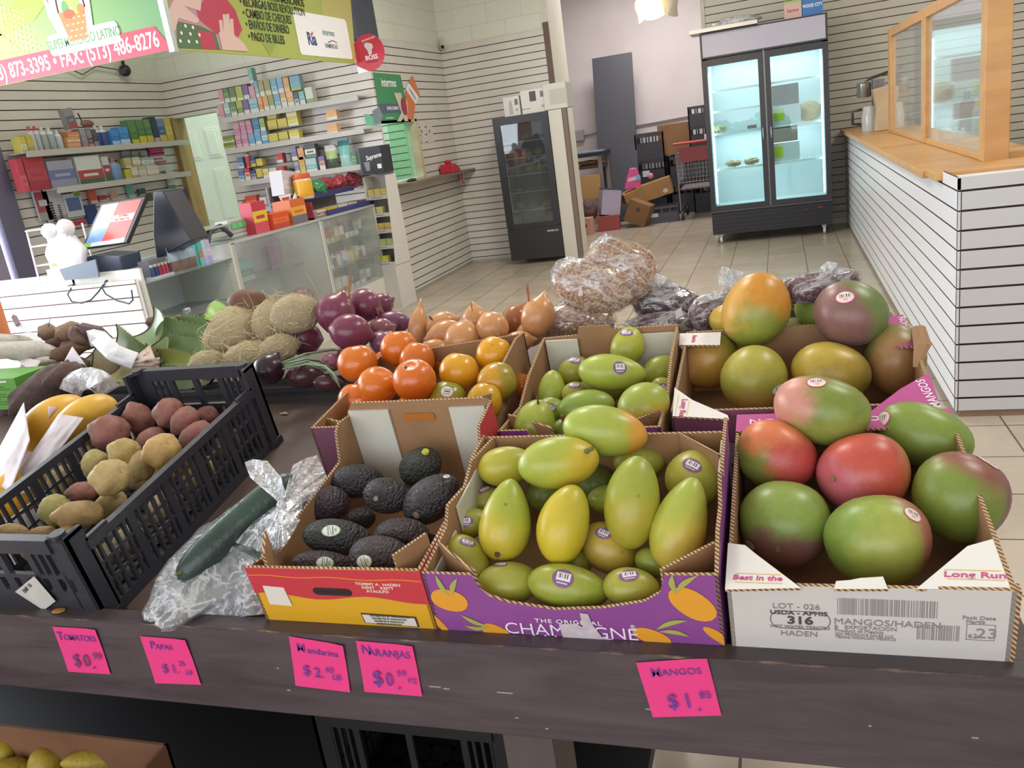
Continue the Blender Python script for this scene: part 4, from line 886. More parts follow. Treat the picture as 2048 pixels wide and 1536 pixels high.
# ripe red-green mangoes, front carton
GRN, RED, DRK, ORG, MAR = '#83953c', '#bf4a40', '#6d4450', '#c98a35', '#7e5650'
had1 = [
 (1552, 912, 84, 70, -25, .10, 'red mango with small gold blemish, left rear of the white front carton', FM('#b84a44', '#7f8a3e', (-1, -.2, .1), .45, .5, '#d2764a', (-.3, 1, .4), .6, .6, **HK)),
 (1643, 820, 100, 68, -12, .15, 'green mango with pink left end lying on top of the front carton heap', FM('#7d8c3c', '#c58a76', (-1, .1, .2), .55, .5, '#8f9a48', (0, -1, .2), .4, .6, **HK), dict(st=[(1633, 764, 20, 'pink', 8, .8)])),
 (1727, 947, 94, 83, 20, .10, 'bright red mango with round stem scar in the middle of the heap', FM('#bc5040', '#be606a', (-.8, -.6, .3), .5, .5, '#b5704a', (1, .2, .1), .65, .5, **HK), dict(stm=[(1668, 957, dict(L=.003, r=.004, m=SCAR, name='stem_scar'))])),
 (1848, 872, 102, 64, -20, .10, 'long green mango lying at the right rear of the front carton', FM('#7f9440', '#6c7a3c', (-.2, -1, 0), .3, .7, **HK), dict(st=[(1763, 838, 24, 'pink', 35, .75)])),
 (1920, 993, 102, 90, -15, .09, 'large mango green and purple red at the right edge of the front carton', FM('#77893a', '#8a5648', (.6, .8, .1), .35, .6, '#744a55', (1, -.1, 0), .55, .5, **HK), dict(st=[(1977, 924, 25, 'pink', -40, .6)], stm=[(1824, 962, dict(L=.003, r=.003))])),
 (1570, 1045, 93, 86, 0, .07, 'round green mango with maroon patch at the front left of the white carton', FM('#859a48', '#87605a', (-.15, -1, .35), .42, .35, **HK), dict(st=[(1499, 1090, 20, 'pink', 30, .6)], stm=[(1556, 1098, dict(L=.002, r=.004, m=SCAR, name='stem_scar'))])),
 (1755, 1080, 108, 94, 12, .085, 'big yellow green mango with rosy right shoulder at the front of the white carton', FM('#7f9a42', '#a0a84c', (.1, .1, 1), .55, .7, '#a8685a', (1, .35, .1), .58, .45, **HK), dict(st=[(1826, 1029, 20, 'pink', -30, .85)])),
]
mk(had1, 'mango', 'mango', 'red green mangoes in the front carton', sh_haden(1, .04), onbed)
had2 = [
 (1512, 620, 78, 66, 65, .14, 'orange topped mango standing tallest at the left of the rear heap', FM('#8f9a40', '#c8892f', (.2, 1, .2), .05, .8, '#cf9f4a', (-1, .2, .2), .6, .5, **HK)),
 (1466, 645, 36, 48, 70, .115, 'yellow mango edge showing behind the orange topped mango', FM('#b3a23a', '#c9a53c', **HK)),
 (1701, 628, 77, 66, -20, .15, 'dull maroon and green mango with round sticker on top of rear heap', FM('#6f8044', '#84605a', (-.9, -.3, .2), .0, .55, '#6a7a40', (.7, .6, .2), .45, .5, **HK), dict(st=[(1690, 594, 19, 'pink', 5, .75)])),
 (1642, 606, 58, 44, 40, .12, 'light green mango tucked behind the maroon mango', FM('#8aa048', '#98aa50', **HK)),
 (1415, 720, 64, 54, 25, .07, 'yellow orange mango with dark stem end at the left of the rear carton', FM('#b58f3a', '#cf9f5c', (-1, .3, .3), .45, .6, '#8f8638', (.5, .9, 0), .35, .7, **HK), dict(stm=[(1372, 722, dict(L=.003, r=.0035))], elev=20)),
 (1508, 757, 68, 66, 60, .085, 'yellow green mango in the front middle of the rear carton', FM('#98963a', '#a9a042', (-.2, .8, .3), .3, .6, '#a38a4a', (0, -1, .2), .5, .4, **HK), dict(st=[(1557, 778, 17, 'green', 25, .55)])),
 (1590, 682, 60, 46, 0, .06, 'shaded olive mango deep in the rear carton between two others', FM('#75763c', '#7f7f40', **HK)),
 (1661, 745, 82, 60, -12, .085, 'golden brown mango lying across the middle of the rear carton', FM('#a98d34', '#8c7a36', (1, -.3, 0), .4, .7, '#b8a040', (-.4, .9, .3), .5, .6, **HK)),
 (1790, 718, 64, 70, 0, .08, 'large brown olive mango at the right of the rear carton', FM('#7f7a42', '#9a744a', (-.2, -.3, .8), .4, .6, spots='#4a3c2c', **HK)),
]
mk(had2, 'mango', 'mango', 'red green mangoes in the rear carton', sh_haden(2, .03), onbed)
CK = dict(speck='#d6d27a', rough=.34, bumpk=.05, mott=.06)
Y1, Y2, YG, YO = '#b3aa3a', '#bfae34', '#9ba43a', '#c8a040'
def CH(c1=Y1, c2=YG, d2=(.3, .9, .3), t2=.2, **kw): return FM(c1, c2, d2, t2, .9, **{**CK, **kw})
ch1 = [
 (1012, 1040, 84, 57, 82, .115, 'pear shaped yellow green mango standing at the left of the purple carton', CH(Y2, YG, (.5, .7, .2), .1, spots='#6a5a30'), dict(sh=sh_pear(.42, .02), stm=[(995, 1108, dict(L=.003, r=.004, m=STEMB))])),
 (1128, 1048, 82, 52, 76, .115, 'brightest yellow mango standing upright in the middle of the purple carton', CH('#c6b22e', '#b8ab36', (.6, .4, .2), .3), dict(sh=sh_champ(.16, -.08))),
 (1265, 1004, 94, 56, 84, .115, 'glossy green mango with bright highlight standing right of the yellow one', CH('#a89f36', '#98a03c', (0, 1, .2), .3, spots='#6f6a38'), dict(sh=sh_champ(.12, -.06))),
 (1360, 1048, 98, 60, 74, .105, 'tall pear shaped mango in the right front corner of the purple carton', CH('#b4b242', '#a3ac46', (.2, .9, .2), .2, c3='#c4b04a', d3=(.2, -.4, .6), t3=.5), dict(sh=sh_pear(.36, -.05))),
 (1117, 925, 82, 53, 8, .155, 'plump mango with short grey stem lying across the top of the purple carton', CH('#bdb43c', '#a2ad44', (-.8, .4, .2), .1, c3='#c6ac3a', d3=(1, -.1, .3), t3=.55), dict(stm=[(1172, 903, dict(L=.011, r=.0035, m=STEMG, to=(1, .5, .2)))], sh=sh_champ(.05, .0))),
 (1012, 932, 58, 40, 10, .12, 'smooth yellow mango in the rear left corner of the purple carton', CH('#b9ae3c', '#aaa83f')),
 (1210, 862, 86, 51, -10, .165, 'big mango with orange stem end bridging the two mango cartons', CH('#a4b048', '#a0ae48', (-.5, .5, .3), .2, c3='#d09a3e', d3=(1, .2, .2), t3=.72, w3=.35), dict(sh=sh_champ(.08, .0), stm=[(1292, 850, dict(L=.022, r=.0022, m=STEMG, to=(1, .25, .2)))])),
 (1388, 955, 58, 58, 60, .10, 'yellow mango with purple sticker in the rear right corner of the purple carton', CH('#b6ad44', '#aba846'), dict(st=[(1384, 930, 21, 'purple', -25, .7)])),
 (1278, 925, 52, 34, 0, .10, 'mango back showing behind the glossy green mango', CH('#a8a440', '#9fa244')),
 (942, 1046, 38, 30, 20, .085, 'small mango with sticker against the left liner, upper one', CH('#a9a23e', '#98993c'), dict(st=[(929, 1043, 18, 'purple', 10, .62)])),
 (938, 1132, 68, 44, -62, .075, 'mango with sticker in the front left corner of the purple carton', CH('#b0aa3e', '#a3a13c', spots='#857a3a'), dict(st=[(935, 1084, 17, 'purple', -15, .6)])),
 (1016, 1168, 64, 46, 8, .06, 'front row mango with sticker on top, left of the sagging front edge', CH('#aaa844', '#a0a242'), dict(st=[(1000, 1128, 17, 'purple', 5, .55)])),
 (1137, 1174, 84, 46, -10, .065, 'long green mango with upright sticker at the centre front of the purple carton', CH('#8f9c38', '#9a9f3c', (-.2, .8, .3), .3), dict(st=[(1126, 1156, 22, 'purple', -12, .9)], sh=sh_champ(.14, .02))),
 (1263, 1176, 58, 42, -5, .065, 'stubby mango with sticker at the front right of the purple carton', CH('#9c9c3e', '#a3a040', spots='#7c7438'), dict(st=[(1258, 1150, 21, 'purple', 8, .7)])),
 (1218, 1098, 62, 48, -40, .07, 'ochre mango with sticker lying behind the front row', CH('#a98f3c', '#b09a40', spots='#6e5a30'), dict(st=[(1206, 1066, 17, 'purple', -20, .75)])),
 (1308, 1125, 40, 30, -20, .06, 'small green mango under the tall right corner mango', CH('#8f9c3e', '#98a040')),
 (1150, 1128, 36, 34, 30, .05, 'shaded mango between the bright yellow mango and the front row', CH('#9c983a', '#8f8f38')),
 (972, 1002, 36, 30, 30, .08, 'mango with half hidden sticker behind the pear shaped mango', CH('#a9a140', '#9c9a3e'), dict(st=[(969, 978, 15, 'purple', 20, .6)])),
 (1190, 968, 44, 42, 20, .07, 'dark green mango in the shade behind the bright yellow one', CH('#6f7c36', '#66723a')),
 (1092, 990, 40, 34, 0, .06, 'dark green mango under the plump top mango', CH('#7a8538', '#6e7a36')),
 (1222, 1000, 30, 48, 85, .085, 'narrow mango edge left of the glossy green mango', CH('#98a03c', '#8f9a3e')),
]
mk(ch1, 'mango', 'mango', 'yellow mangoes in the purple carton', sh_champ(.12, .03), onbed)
ch2 = [
 (1255, 694, 42, 34, 72, .115, 'mango standing highest at the back of the kraft carton', CH('#a3aa40', '#aeb046'), dict(st=[(1252, 665, 14, 'purple', 0, .6)])),
 (1224, 745, 68, 37, -4, .125, 'long green mango with round sticker on top of the kraft carton heap', CH('#9dab40', '#a4b048', (-.2, .8, .3), .2), dict(st=[(1240, 735, 14, 'purple', 0, 1.0)], sh=sh_champ(.2, .02))),
 (1322, 741, 40, 30, 25, .08, 'mango with brown stem end at the right back of the kraft carton', CH('#9aa23e', '#a0a844'), dict(stm=[(1343, 720, dict(L=.004, r=.004))])),
 (1147, 742, 35, 28, 40, .085, 'mango with silver sticker by the left back liner', CH('#a29e3e', '#98983c'), dict(st=[(1149, 719, 14, 'purple', -15, .7)])),
 (1103, 786, 46, 28, 85, .085, 'upright green mango against the left side of the kraft carton', CH('#93a63e', '#a0ac46')),
 (1149, 787, 26, 24, 30, .09, 'little mango with sticker between two larger ones', CH('#a5a244', '#a09c40'), dict(st=[(1149, 770, 13, 'purple', 5, .6)])),
 (1172, 815, 58, 36, 10, .10, 'dark green mango with brown tip at its left end', CH('#7f9636', '#8a9e3e', (.3, .8, .3), .2), dict(stm=[(1126, 833, dict(L=.004, r=.005, m=SCAR))])),
 (1288, 812, 54, 48, 30, .115, 'round yellow mango with thin dry stem at the right of the kraft carton', CH('#a9aa3e', '#9aa842', (-.2, .9, .3), .25, c3='#c0a63e', d3=(.2, -.7, .3), t3=.35), dict(stm=[(1290, 834, dict(L=.014, r=.0018, m=STEMG, to=(1, .2, .4)))])),
 (1333, 781, 34, 24, -30, .07, 'mango with tilted sticker at the right edge of the kraft carton', CH('#a8a644', '#a3a040'), dict(st=[(1328, 779, 14, 'purple', -50, .75)])),
 (1070, 846, 48, 42, 75, .105, 'apple green round mango with upright stem at the front left', CH('#93a23a', '#9da840', (-.2, .8, .2), .3), dict(stm=[(1077, 808, dict(L=.012, r=.002, m=STEMB, to=(-.3, 1, 0)))], sh=sh_pear(.2, 0))),
 (1102, 822, 32, 28, 0, .085, 'mango with sticker peeking behind the apple green round one', CH('#98a442', '#8f9c3e'), dict(st=[(1101, 815, 12, 'purple', -25, .7)])),
 (1128, 862, 30, 26, 40, .07, 'pale green mango sliver between the round and the dark green mango', CH('#8fa640', '#98aa46')),
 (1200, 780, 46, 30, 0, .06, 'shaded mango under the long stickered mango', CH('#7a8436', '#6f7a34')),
]
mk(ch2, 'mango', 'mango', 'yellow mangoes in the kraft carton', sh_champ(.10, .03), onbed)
# avocados
def AV(c1='#2b2528', c2='#33292d'):
    def f(M, R):
        _cn[0] += 1
        t = NT('avocado_%03d' % _cn[0]); co = t.coord('Object', (1 / R,) * 3)
        v = t.n('ShaderNodeTexVoronoi'); v.inputs['Scale'].default_value = 7.5; t.l(co, v.inputs[0]); nz = t.noise(co, 5, 5, .6)
        h = t.math('ADD', t.math('MULTIPLY', v.outputs[0], -.7), nz)
        c = t.ramp(t.noise(co, 1.4, 3), [(.35, c1), (.65, c2)]); c = t.mix(t.ramp(v.outputs[0], [(.1, (.25, .25, .25, 1)), (.4, (0, 0, 0, 1))]), c, lin('#4a4044'))
        return t.done(t.pbr(c, .36, 0, t.bump(h, .7, .006), .5))
    return f
avs = [
 (716, 962, 53, 35, 2, .085, 'dark avocado lying crosswise at the back left of the red carton', AV('#28262a', '#2f2c2e'), dict(roll=90)),
 (842, 934, 46, 40, 40, .09, 'green avocado with yellow stem end against the back flap', AV('#25291f', '#2d3326'), dict(stm=[(851, 904, dict(L=.003, r=.006, m=P('avo_cap', '#b9b53c', .6), name='stem_cap'))])),
 (653, 1010, 50, 40, 20, .07, 'purplish avocado against the left side of the red carton', AV('#352a33', '#3d3038')),
 (775, 992, 49, 37, -10, .095, 'avocado with pale stem dot facing the camera in the middle', AV('#29262a', '#2d292c'), dict(stm=[(752, 997, dict(L=.0015, r=.004, m=P('avo_dot', '#8c776c', .7), name='stem_scar'))])),
 (863, 997, 64, 44, 38, .095, 'large avocado on the right with its stem end pointing down left', AV('#2a282b', '#312e31'), dict(st=[(893, 953, 9, 'green', 20, .6)], stm=[(833, 1031, dict(L=.0015, r=.005, m=P('avo_dot', '#8c776c', .7), name='stem_scar'))])),
 (722, 1038, 30, 24, 10, .06, 'small shaded avocado in the gap in the middle of the carton', AV('#232125', '#29262a')),
 (677, 1075, 72, 38, -6, .085, 'long avocado with oval sticker lying across the left half', AV('#292a28', '#303230'), dict(st=[(662, 1061, 19, 'green', 5, .65)])),
 (803, 1070, 56, 36, 5, .085, 'brown purple avocado on the right above the stickered front one', AV('#31262a', '#382c30')),
 (642, 1126, 60, 26, 0, .085, 'knobbly avocado with sticker just behind the front left edge', AV('#382c31', '#40343a'), dict(st=[(650, 1126, 18, 'green', -8, .7)])),
 (762, 1112, 64, 42, -3, .09, 'purple avocado with sticker at the front right of the red carton', AV('#35292e', '#3c2f35'), dict(st=[(728, 1124, 17, 'green', 20, .85)])),
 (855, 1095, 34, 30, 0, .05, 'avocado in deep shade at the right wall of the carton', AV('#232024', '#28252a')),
]
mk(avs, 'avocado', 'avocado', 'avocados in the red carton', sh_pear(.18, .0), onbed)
# mandarins and oranges
def OR(c1='#d2701e', c2='#c9641c', d2=(0, -1, 0), t2=.3, **kw):
    base = dict(rough=.27, bumpk=.35, bs=150, mott=.05, coat=.15); base.update(kw); return FM(c1, c2, d2, t2, .8, **base)
def sh_orange(dim=.14):
    def f(p):
        q = Vector((p.x * .93, p.y, p.z)); r = sqrt(p.y * p.y + p.z * p.z)
        q.x -= (1 if p.x > 0 else -.4) * dim * math.exp(-(r / .28) ** 2); return q
    return f
cit = [
 (715, 727, 42, 41, 100, .125, 'mandarin at the left end of the upper row', OR()),
 (798, 697, 41, 38, 95, .125, 'mandarin standing at the very top of the citrus heap', OR()),
 (834, 722, 43, 36, 80, .11, 'mandarin directly below and right of the topmost one', OR('#cf6f22')),
 (755, 771, 40, 41, 75, .13, 'mandarin with dimpled crown lower left of the stemmed one', OR(), dict(elev=35)),
 (829, 761, 46, 44, 105, .145, 'mandarin with green star stem end in the centre of the heap', OR('#cf6c22'), dict(elev=40, sh=sh_orange(.16), stm=[(811, 735, dict(L=.002, r=.003, m=P('calyx', '#3f5a2c', .7), name='calyx'))])),
 (712, 800, 38, 37, 90, .085, 'mandarin in the second row against the left carton wall', OR('#cc6a1e')),
 (728, 834, 44, 34, 80, .085, 'mandarin at the front left corner behind the avocado flap', OR()),
 (815, 832, 46, 32, 80, .08, 'amber mandarin at the front middle behind the avocado flap', OR('#d68a20', '#cf7f1c')),
 (766, 722, 22, 20, 0, .08, 'small mandarin glimpsed in the gap below the topmost one', OR('#c9641c')),
 (885, 725, 28, 26, 0, .08, 'orange slice of fruit glimpsed between mandarin and yellow orange', OR('#d4801e')),
 (988, 709, 41, 36, 70, .13, 'bright yellow orange at the top right of the heap', OR('#d69a1c', '#cf8f1c', spots='#8a6a20')),
 (918, 743, 42, 40, 80, .125, 'yellow orange in the middle right of the heap', OR('#d89c22', '#cf8d1c')),
 (995, 764, 45, 40, 20, .125, 'orange turning green on its right side by the torn wall', OR('#c99420', '#9a8a30', (1, .2, .1), .2, spots='#7a6a28')),
 (895, 800, 43, 39, 80, .10, 'mottled green orange with white sticker in the front row', OR('#b59a26', '#8f8c2e', (.2, .9, .2), .25, mott=.2), dict(st=[(894, 783, 12, 'plain', -10, .95)])),
 (968, 806, 46, 36, 80, .10, 'pale scarred orange at the front right corner', OR('#d0a024', '#c2962c', mott=.15)),
 (1044, 772, 26, 26, 0, .07, 'orange glimpsed behind the torn right wall of the carton', OR('#d0781e')),
]
mk(cit, 'orange', 'orange', 'mandarins and oranges in the plum carton', sh_orange(), onbed)
for o in SOLIDS:
    if o.name.startswith('orange') and 'mandarin' in o['label'].split('between')[0]: o['category'] = 'mandarin'; o.name = 'mandarin'
# ================================================================== POTATO CRATE
def crate(name, label, M, w, d, hs, he, mt):
    c = thing(name, label, 'crate', M); t = .007
    def side(y0, y1, xa, xb):
        b = MB()
        b.box(xa - .003, xb + .003, y0, y1, hs - .014, hs); b.box(xa, xb, y0, y1, 0, .018)
        for z in (.050, .082): b.box(xa + .001, xb - .001, y0, y1, z, z + .005)
        n = 26
        for i in range(n + 1):
            y = y0 + (y1 - y0) * i / n; wd = .0075 if i % 5 == 0 else .0022
            b.box(xa, xb, max(y0, y - wd), min(y1, y + wd), .018, hs - .014)
        return b
    side(.03, d - .03, w - t, w).build('side_panel', mt, c); side(.03, d - .03, 0, t).build('side_panel', mt, c)
    for y0, y1, h in ((0, t, he - .015), (d - t, d, he)):
        b = MB().box(.03, w - .03, y0 - .004, y1 + .004, h - .024, h).box(.03, w - .03, y0, y1, 0, .062).box(.03, w - .03, y0, y1, .085, .092)
        x = .03
        xs = [.03, .045, .058, .071, .078, .118, .126, w - .126, w - .118, w - .078, w - .071, w - .058, w - .045, w - .03]
        for a in (.033, .048, .063): b.box(a, a + .005, y0, y1, .092, h - .024).box(w - a - .005, w - a, y0, y1, .092, h - .024)
        for a in (.076, w / 2 - .006, w - .088): b.box(a, a + .012, y0, y1, .092, h - .024)
        for i in range(9): a = .03 + (w - .06) * i / 8; b.box(a - .009, a + .007, y0, y1, .062, .085)
        b.build('end_panel', mt, c)
    for x in (0, w):
        for y in (0, d):
            b = MB()
            sx = 1 if x == 0 else -1; sy = 1 if y == 0 else -1; h = he if y else he - .015
            xa, xb = sorted((x, x + sx * .034)); ya, yb = sorted((y, y + sy * .034))
            b.box(xa, xb, *sorted((y, y + sy * t)), 0, h).box(*sorted((x, x + sx * t)), ya, yb, 0, h)
            b.prism([(x, y), (x + sx * .034, y), (x, y + sy * .034)], .006, TR((0, 0, h - .006)))
            b.prism([(x, y + sy * .03), (x, y + sy * .075), (x, y + sy * .03)][:2] + [(x + sx * t, y + sy * .075), (x + sx * t, y + sy * .03)], .01, TR((0, 0, hs - .005)))
            b.tube([(x + sx * .019, y + sy * .010, h - .004), (x + sx * .019, y + sy * .010, h + .004)], .011, 14)
            b.box(*sorted((x - sx * .006, x + sx * .02)), ya, yb, 0, .014)
            b.build('corner_post', mt, c)
    b = MB()
    for i in range(8): x = .01 + (w - .03) * i / 7; b.box(x, x + .01, .01, d - .01, .002, .006)
    for i in range(12): y = .01 + (d - .03) * i / 11; b.box(.01, w - .01, y, y + .01, .002, .006)
    b.build('bottom', mt, c); return c
CRB = P('crate_black', '#33343c', .36, nb=.05, ns=40)
ct = crate('potato_crate', 'black slotted plastic crate holding red and yellow potatoes', bedM(-1.232, .0), .28, .505, .130, .172, CRB)
deco(ct, 'crate_label', [fpt(ct, *p) for p in ((73, 1148), (116, 1198), (92, 1216), (35, 1179))], P('crate_paper', '#c4c2bc', .6, c2='#b4b2ac', ns=30), 9)
x, z = fpt(ct, 60, 1172); text('EMF 10', .009, INK, TR((x, -.0052, z)) @ frame((0, 0, 0), (1, 0, 0), (0, 0, 1)) @ RZ(34), ct, 'print', 1, .02, 0, 'CENTER', .0002)
PR = lambda: FM('#83504a', '#8f5c50', (0, 1, .2), .2, c3='#7a5a48', d3=(-1, -.3, .1), t3=.5, rough=.6, bumpk=.35, bs=90, spots='#4a2c28', mott=.2)
PY_ = lambda a='#a58a52', b='#b0985e': FM(a, b, (0, 1, .2), .2, rough=.62, bumpk=.35, bs=90, spots='#6a5232', mott=.2)
pots = [
 (220, 866, 43, 37, -15, .115, 'biggest dark red potato at the back left of the crate', PR()),
 (277, 838, 35, 31, -60, .10, 'brownish red potato behind the biggest red one', PR()),
 (338, 827, 32, 32, 0, .115, 'red potato with deep eyes against the back panel', PR()),
 (371, 842, 34, 27, 45, .10, 'smooth rosy potato right of the one with deep eyes', PR()),
 (410, 838, 32, 24, 30, .09, 'red potato in the far right corner of the crate', PR()),
 (392, 872, 40, 26, 35, .085, 'pinkish potato along the right side panel', PR()),
 (303, 882, 36, 26, 30, .085, 'small red potato between the big red one and the large yellow one', PR()),
 (249, 906, 34, 31, -20, .115, 'pale yellow potato touching the biggest red one', PY_()),
 (324, 902, 42, 34, 25, .125, 'largest golden potato by the right side rail', PY_('#ad8a52', '#b8985c')),
 (190, 926, 30, 27, 60, .10, 'greenish yellow potato behind the front middle one', PY_('#9c8a50', '#a5955a')),
 (222, 955, 43, 37, 5, .135, 'smooth oval yellow potato on top in the middle of the crate', PY_('#ad935c', '#b69e68')),
 (284, 932, 34, 27, 65, .10, 'tan potato with tiny eyes below the largest golden one', PY_('#9f8a58', '#a5905c')),
 (352, 930, 34, 22, 35, .08, 'yellow potato half hidden by the right rail', PY_()),
 (165, 985, 34, 22, 5, .09, 'dull pink potato in the middle left of the crate', PR()),
 (110, 1020, 34, 32, 20, .095, 'green tinged potato against the left side panel', PY_('#8f8a4c', '#9a9256')),
 (158, 1030, 54, 29, 5, .11, 'long rough tan potato near the front right corner', PY_('#9c7f52', '#a58858')),
 (222, 1008, 38, 24, 20, .085, 'yellow potato under the smooth oval one', PY_('#9c8450', '#a08a56')),
 (24, 1068, 36, 22, -8, .12, 'brown potato at the front left edge of the photo', PY_('#94774c', '#9c8054')),
 (86, 1066, 30, 14, 5, .105, 'brown potato just behind the middle of the front panel', PY_('#94774c', '#9c8054')),
 (134, 1066, 26, 15, 10, .10, 'brown potato in the front right corner beside the round post hole', PY_('#8f744a', '#9a7e54')),
 (260, 1075, 40, 26, 35, .055, 'potato seen through the right slots below the long tan one', PY_('#a89468', '#ada070')),
 (330, 1010, 42, 28, 40, .055, 'pale potato seen through the middle of the right slots', PY_('#b0a070', '#b8a878')),
 (400, 945, 40, 26, 40, .05, 'yellow potato seen through the right slots near the cucumber', PY_('#b39c4e', '#bba65a')),
 (455, 890, 40, 26, 40, .05, 'pink potato seen through the far right slots', PR()),
 (215, 1110, 40, 24, 35, .045, 'dusty potato low behind the front right slots', PY_('#a59470', '#ab9a76')),
 (90, 1105, 44, 26, 5, .06, 'potato seen through the front panel slots', PY_('#8f744e', '#977c56')),
 (300, 950, 44, 30, 30, .05, 'shaded potato under the largest golden one', PY_('#8a7448', '#8f7a50')),
 (130, 960, 40, 30, 30, .06, 'shaded potato at the left panel behind the green tinged one', PY_('#8f7a4c', '#958252')),
]
for q_ in pots: pass
mk([tuple(list(q_[:8]) + [dict(q_[8] if len(q_) > 8 else {}, nu=36, nv=22)]) for q_ in pots], 'potato', 'potato', 'potatoes in the black crate', sh_lump(4, .16), onbed)
# ================================================================== CUCUMBERS AND THEIR BAG
CUC = lambda c1, c2: FM(c1, c2, (0, 1, .2), .2, rough=.34, bumpk=.5, bs=140, mott=.2)
def sh_cuc(bend): 
    def f(p):
        s = 1.0 / max(.35, sqrt(max(1e-4, 1 - p.x * p.x))) * (1 - abs(p.x) ** 5) ** .5 if abs(p.x) < 1 else 1
        s = min(s, 1.6); return Vector((p.x, p.y * s + bend * (p.x * p.x), p.z * s))
    return f
o = fruit('cucumber', 'dark green cucumber lying uncovered on top of the clear bag', 'cucumber', 474, 1050, 158, 33, 42, onbed(474, 1050, .098), sh_cuc(-.15), CUC('#2b3d36', '#344a40'), None, nu=26, nv=26)
stem(o, 361, 1146, .010, .0025, STEMG)
fruit('cucumber', 'pale cucumber seen through the milky plastic below the dark one', 'cucumber', 452, 1140, 120, 36, 46, onbed(452, 1140, .045), sh_cuc(.1), CUC('#5c6e62', '#6a7c70'), None, nu=24, nv=20)
fruit('cucumber', 'short cucumber inside the bag against the red carton', 'cucumber', 520, 1150, 85, 34, 60, onbed(520, 1150, .035), sh_cuc(.0), CUC('#56685c', '#64766a'), None, nu=22, nv=18)
BAG = film('bag_milky', 26, .50, .80, .55, .17, '#e2e8ec', (1, 1, 1), .12); BAGT = film('bag_tuft', 60, .42, .75, .62, .30, '#f0f0f2', (1, 1, 1), .10)
bag = thing('plastic_bag', 'knotted clear produce bag around the cucumbers beside the avocado carton', 'bag', (0, 0, 0))
ctr = onbed(468, 1105, .036)
def bagfn(p):
    n = noise.noise(p * 2.3 + Vector((4, 1, 2))) * .16 + noise.noise(p * 6 + Vector((1, 7, 2))) * .06; return p * (1 + n)
d = (ctr - CAM).normalized(); A = (onbed(600, 960, .045) - onbed(335, 1225, .045)); X = A.normalized(); Z = BN; Yv = Z.cross(X)
Mbag = Matrix(((X.x, Yv.x, Z.x, ctr.x), (X.y, Yv.y, Z.y, ctr.y), (X.z, Yv.z, Z.z, ctr.z), (0, 0, 0, 1)))
MB().ell((0, 0, 0), (A.length * .48, .086, .040), 64, 36, 0, None, bagfn).build('bag_body', BAG, bag, 180, Mbag)
K = onbed(563, 1010, .142)
def fan(K, pts, pleats, amp, seed, nr=10, back=.0):
    """pleated sheet of film from a knot out to the polyline pts"""
    pts = [Vector(p) for p in pts]; rnd = random.Random(seed); ph = rnd.random() * 6
    def edge(u):
        x = u * (len(pts) - 1); i = min(int(x), len(pts) - 2); return pts[i].lerp(pts[i + 1], x - i)
    def fn(u, v):
        e = edge(u); p = K.lerp(e, v); nrm = (CAM - p).normalized()
        return p + nrm * (amp * v * (.4 + .6 * v) * sin(u * pleats * pi + ph) + back * v * (1 - v))
    return MB().grid(fn, pleats * 6 + 1, nr)
ob = lambda px, py, h: onbed(px, py, h)
fan(K, [ob(545, 985, .15), ob(500, 955, .155), ob(489, 925, .155), ob(505, 918, .16), ob(535, 922, .16), ob(562, 955, .16), ob(571, 985, .155)], 7, .004, 1, 10, .025).build('bag_loop', BAGT, bag, 180)
fan(K, [ob(575, 985, .145), ob(585, 930, .13), ob(612, 916, .12), ob(634, 910, .12), ob(648, 940, .115), ob(653, 953, .115), ob(620, 1000, .12), ob(590, 1010, .13)], 11, .006, 2).build('bag_fan', BAGT, bag, 180)
fan(K, [ob(545, 1015, .14), ob(505, 1045, .105), ob(470, 1085, .09), ob(500, 1095, .09), ob(515, 1102, .09), ob(545, 1108, .095), ob(552, 1112, .10), ob(575, 1085, .115), ob(600, 1040, .13)], 12, .005, 3).build('bag_skirt', BAG, bag, 180)
fan(ob(450, 1085, .085), [ob(500, 1095, .08), ob(525, 1130, .075), ob(540, 1180, .06), ob(528, 1228, .035), ob(470, 1235, .03), ob(380, 1237, .02), ob(310, 1225, .02), ob(300, 1200, .03), ob(320, 1150, .05), ob(345, 1115, .06)], 14, .006, 5, 14).build('bag_lower_sheet', BAG, bag, 180)
MB().ell(K, (.007, .007, .007), 10, 8).build('bag_knot', BAGT, bag, 180)
# ================================================================== STICKY NOTES ON THE FRONT BOARD
NOTE = P('note_pink', '#e0387f', .55); PEN = P('pen_purple', '#6a3a94', .6); PEN2 = P('pen_dark_purple', '#6b3a70', .6)
def note(label, corners, lines):
    q = [ony(px, py, .7745) for px, py in corners]; c = sum(q, Vector()) / 4; X = ((q[1] - q[0]) + (q[2] - q[3])).normalized(); n = Vector((0, -1, 0)); Y = n.cross(X)
    M = frame(c, X, Y); t = thing('sticky_note', label, 'note', M, None); Mi = M.inverted(); p = [(Mi @ v) for v in q]
    def fn(u, v):
        a = p[3].lerp(p[2], u); b_ = p[0].lerp(p[1], u); r = a.lerp(b_, v); cu = .004 * max(0, u - .75) * (v > .6) * 4 * (v - .6) + .003 * max(0, .35 - v) * (1 - .5 * u)
        return Vector((r.x, r.y, .0004 + cu))
    MB().grid(fn, 13, 13).build('paper', NOTE, t, 180)
    w = (q[1] - q[0]).length; h = (q[0] - q[3]).length
    for s, u, v, sz, m, sx, sh in lines:
        a = p[3].lerp(p[2], u); b_ = p[0].lerp(p[1], u); r = a.lerp(b_, v); text(s, sz, m, TR((r.x, r.y, .0032 if v < .45 else .0016)), t, 'handwriting', sx, .004, sh, 'CENTER', .0001)
    return t
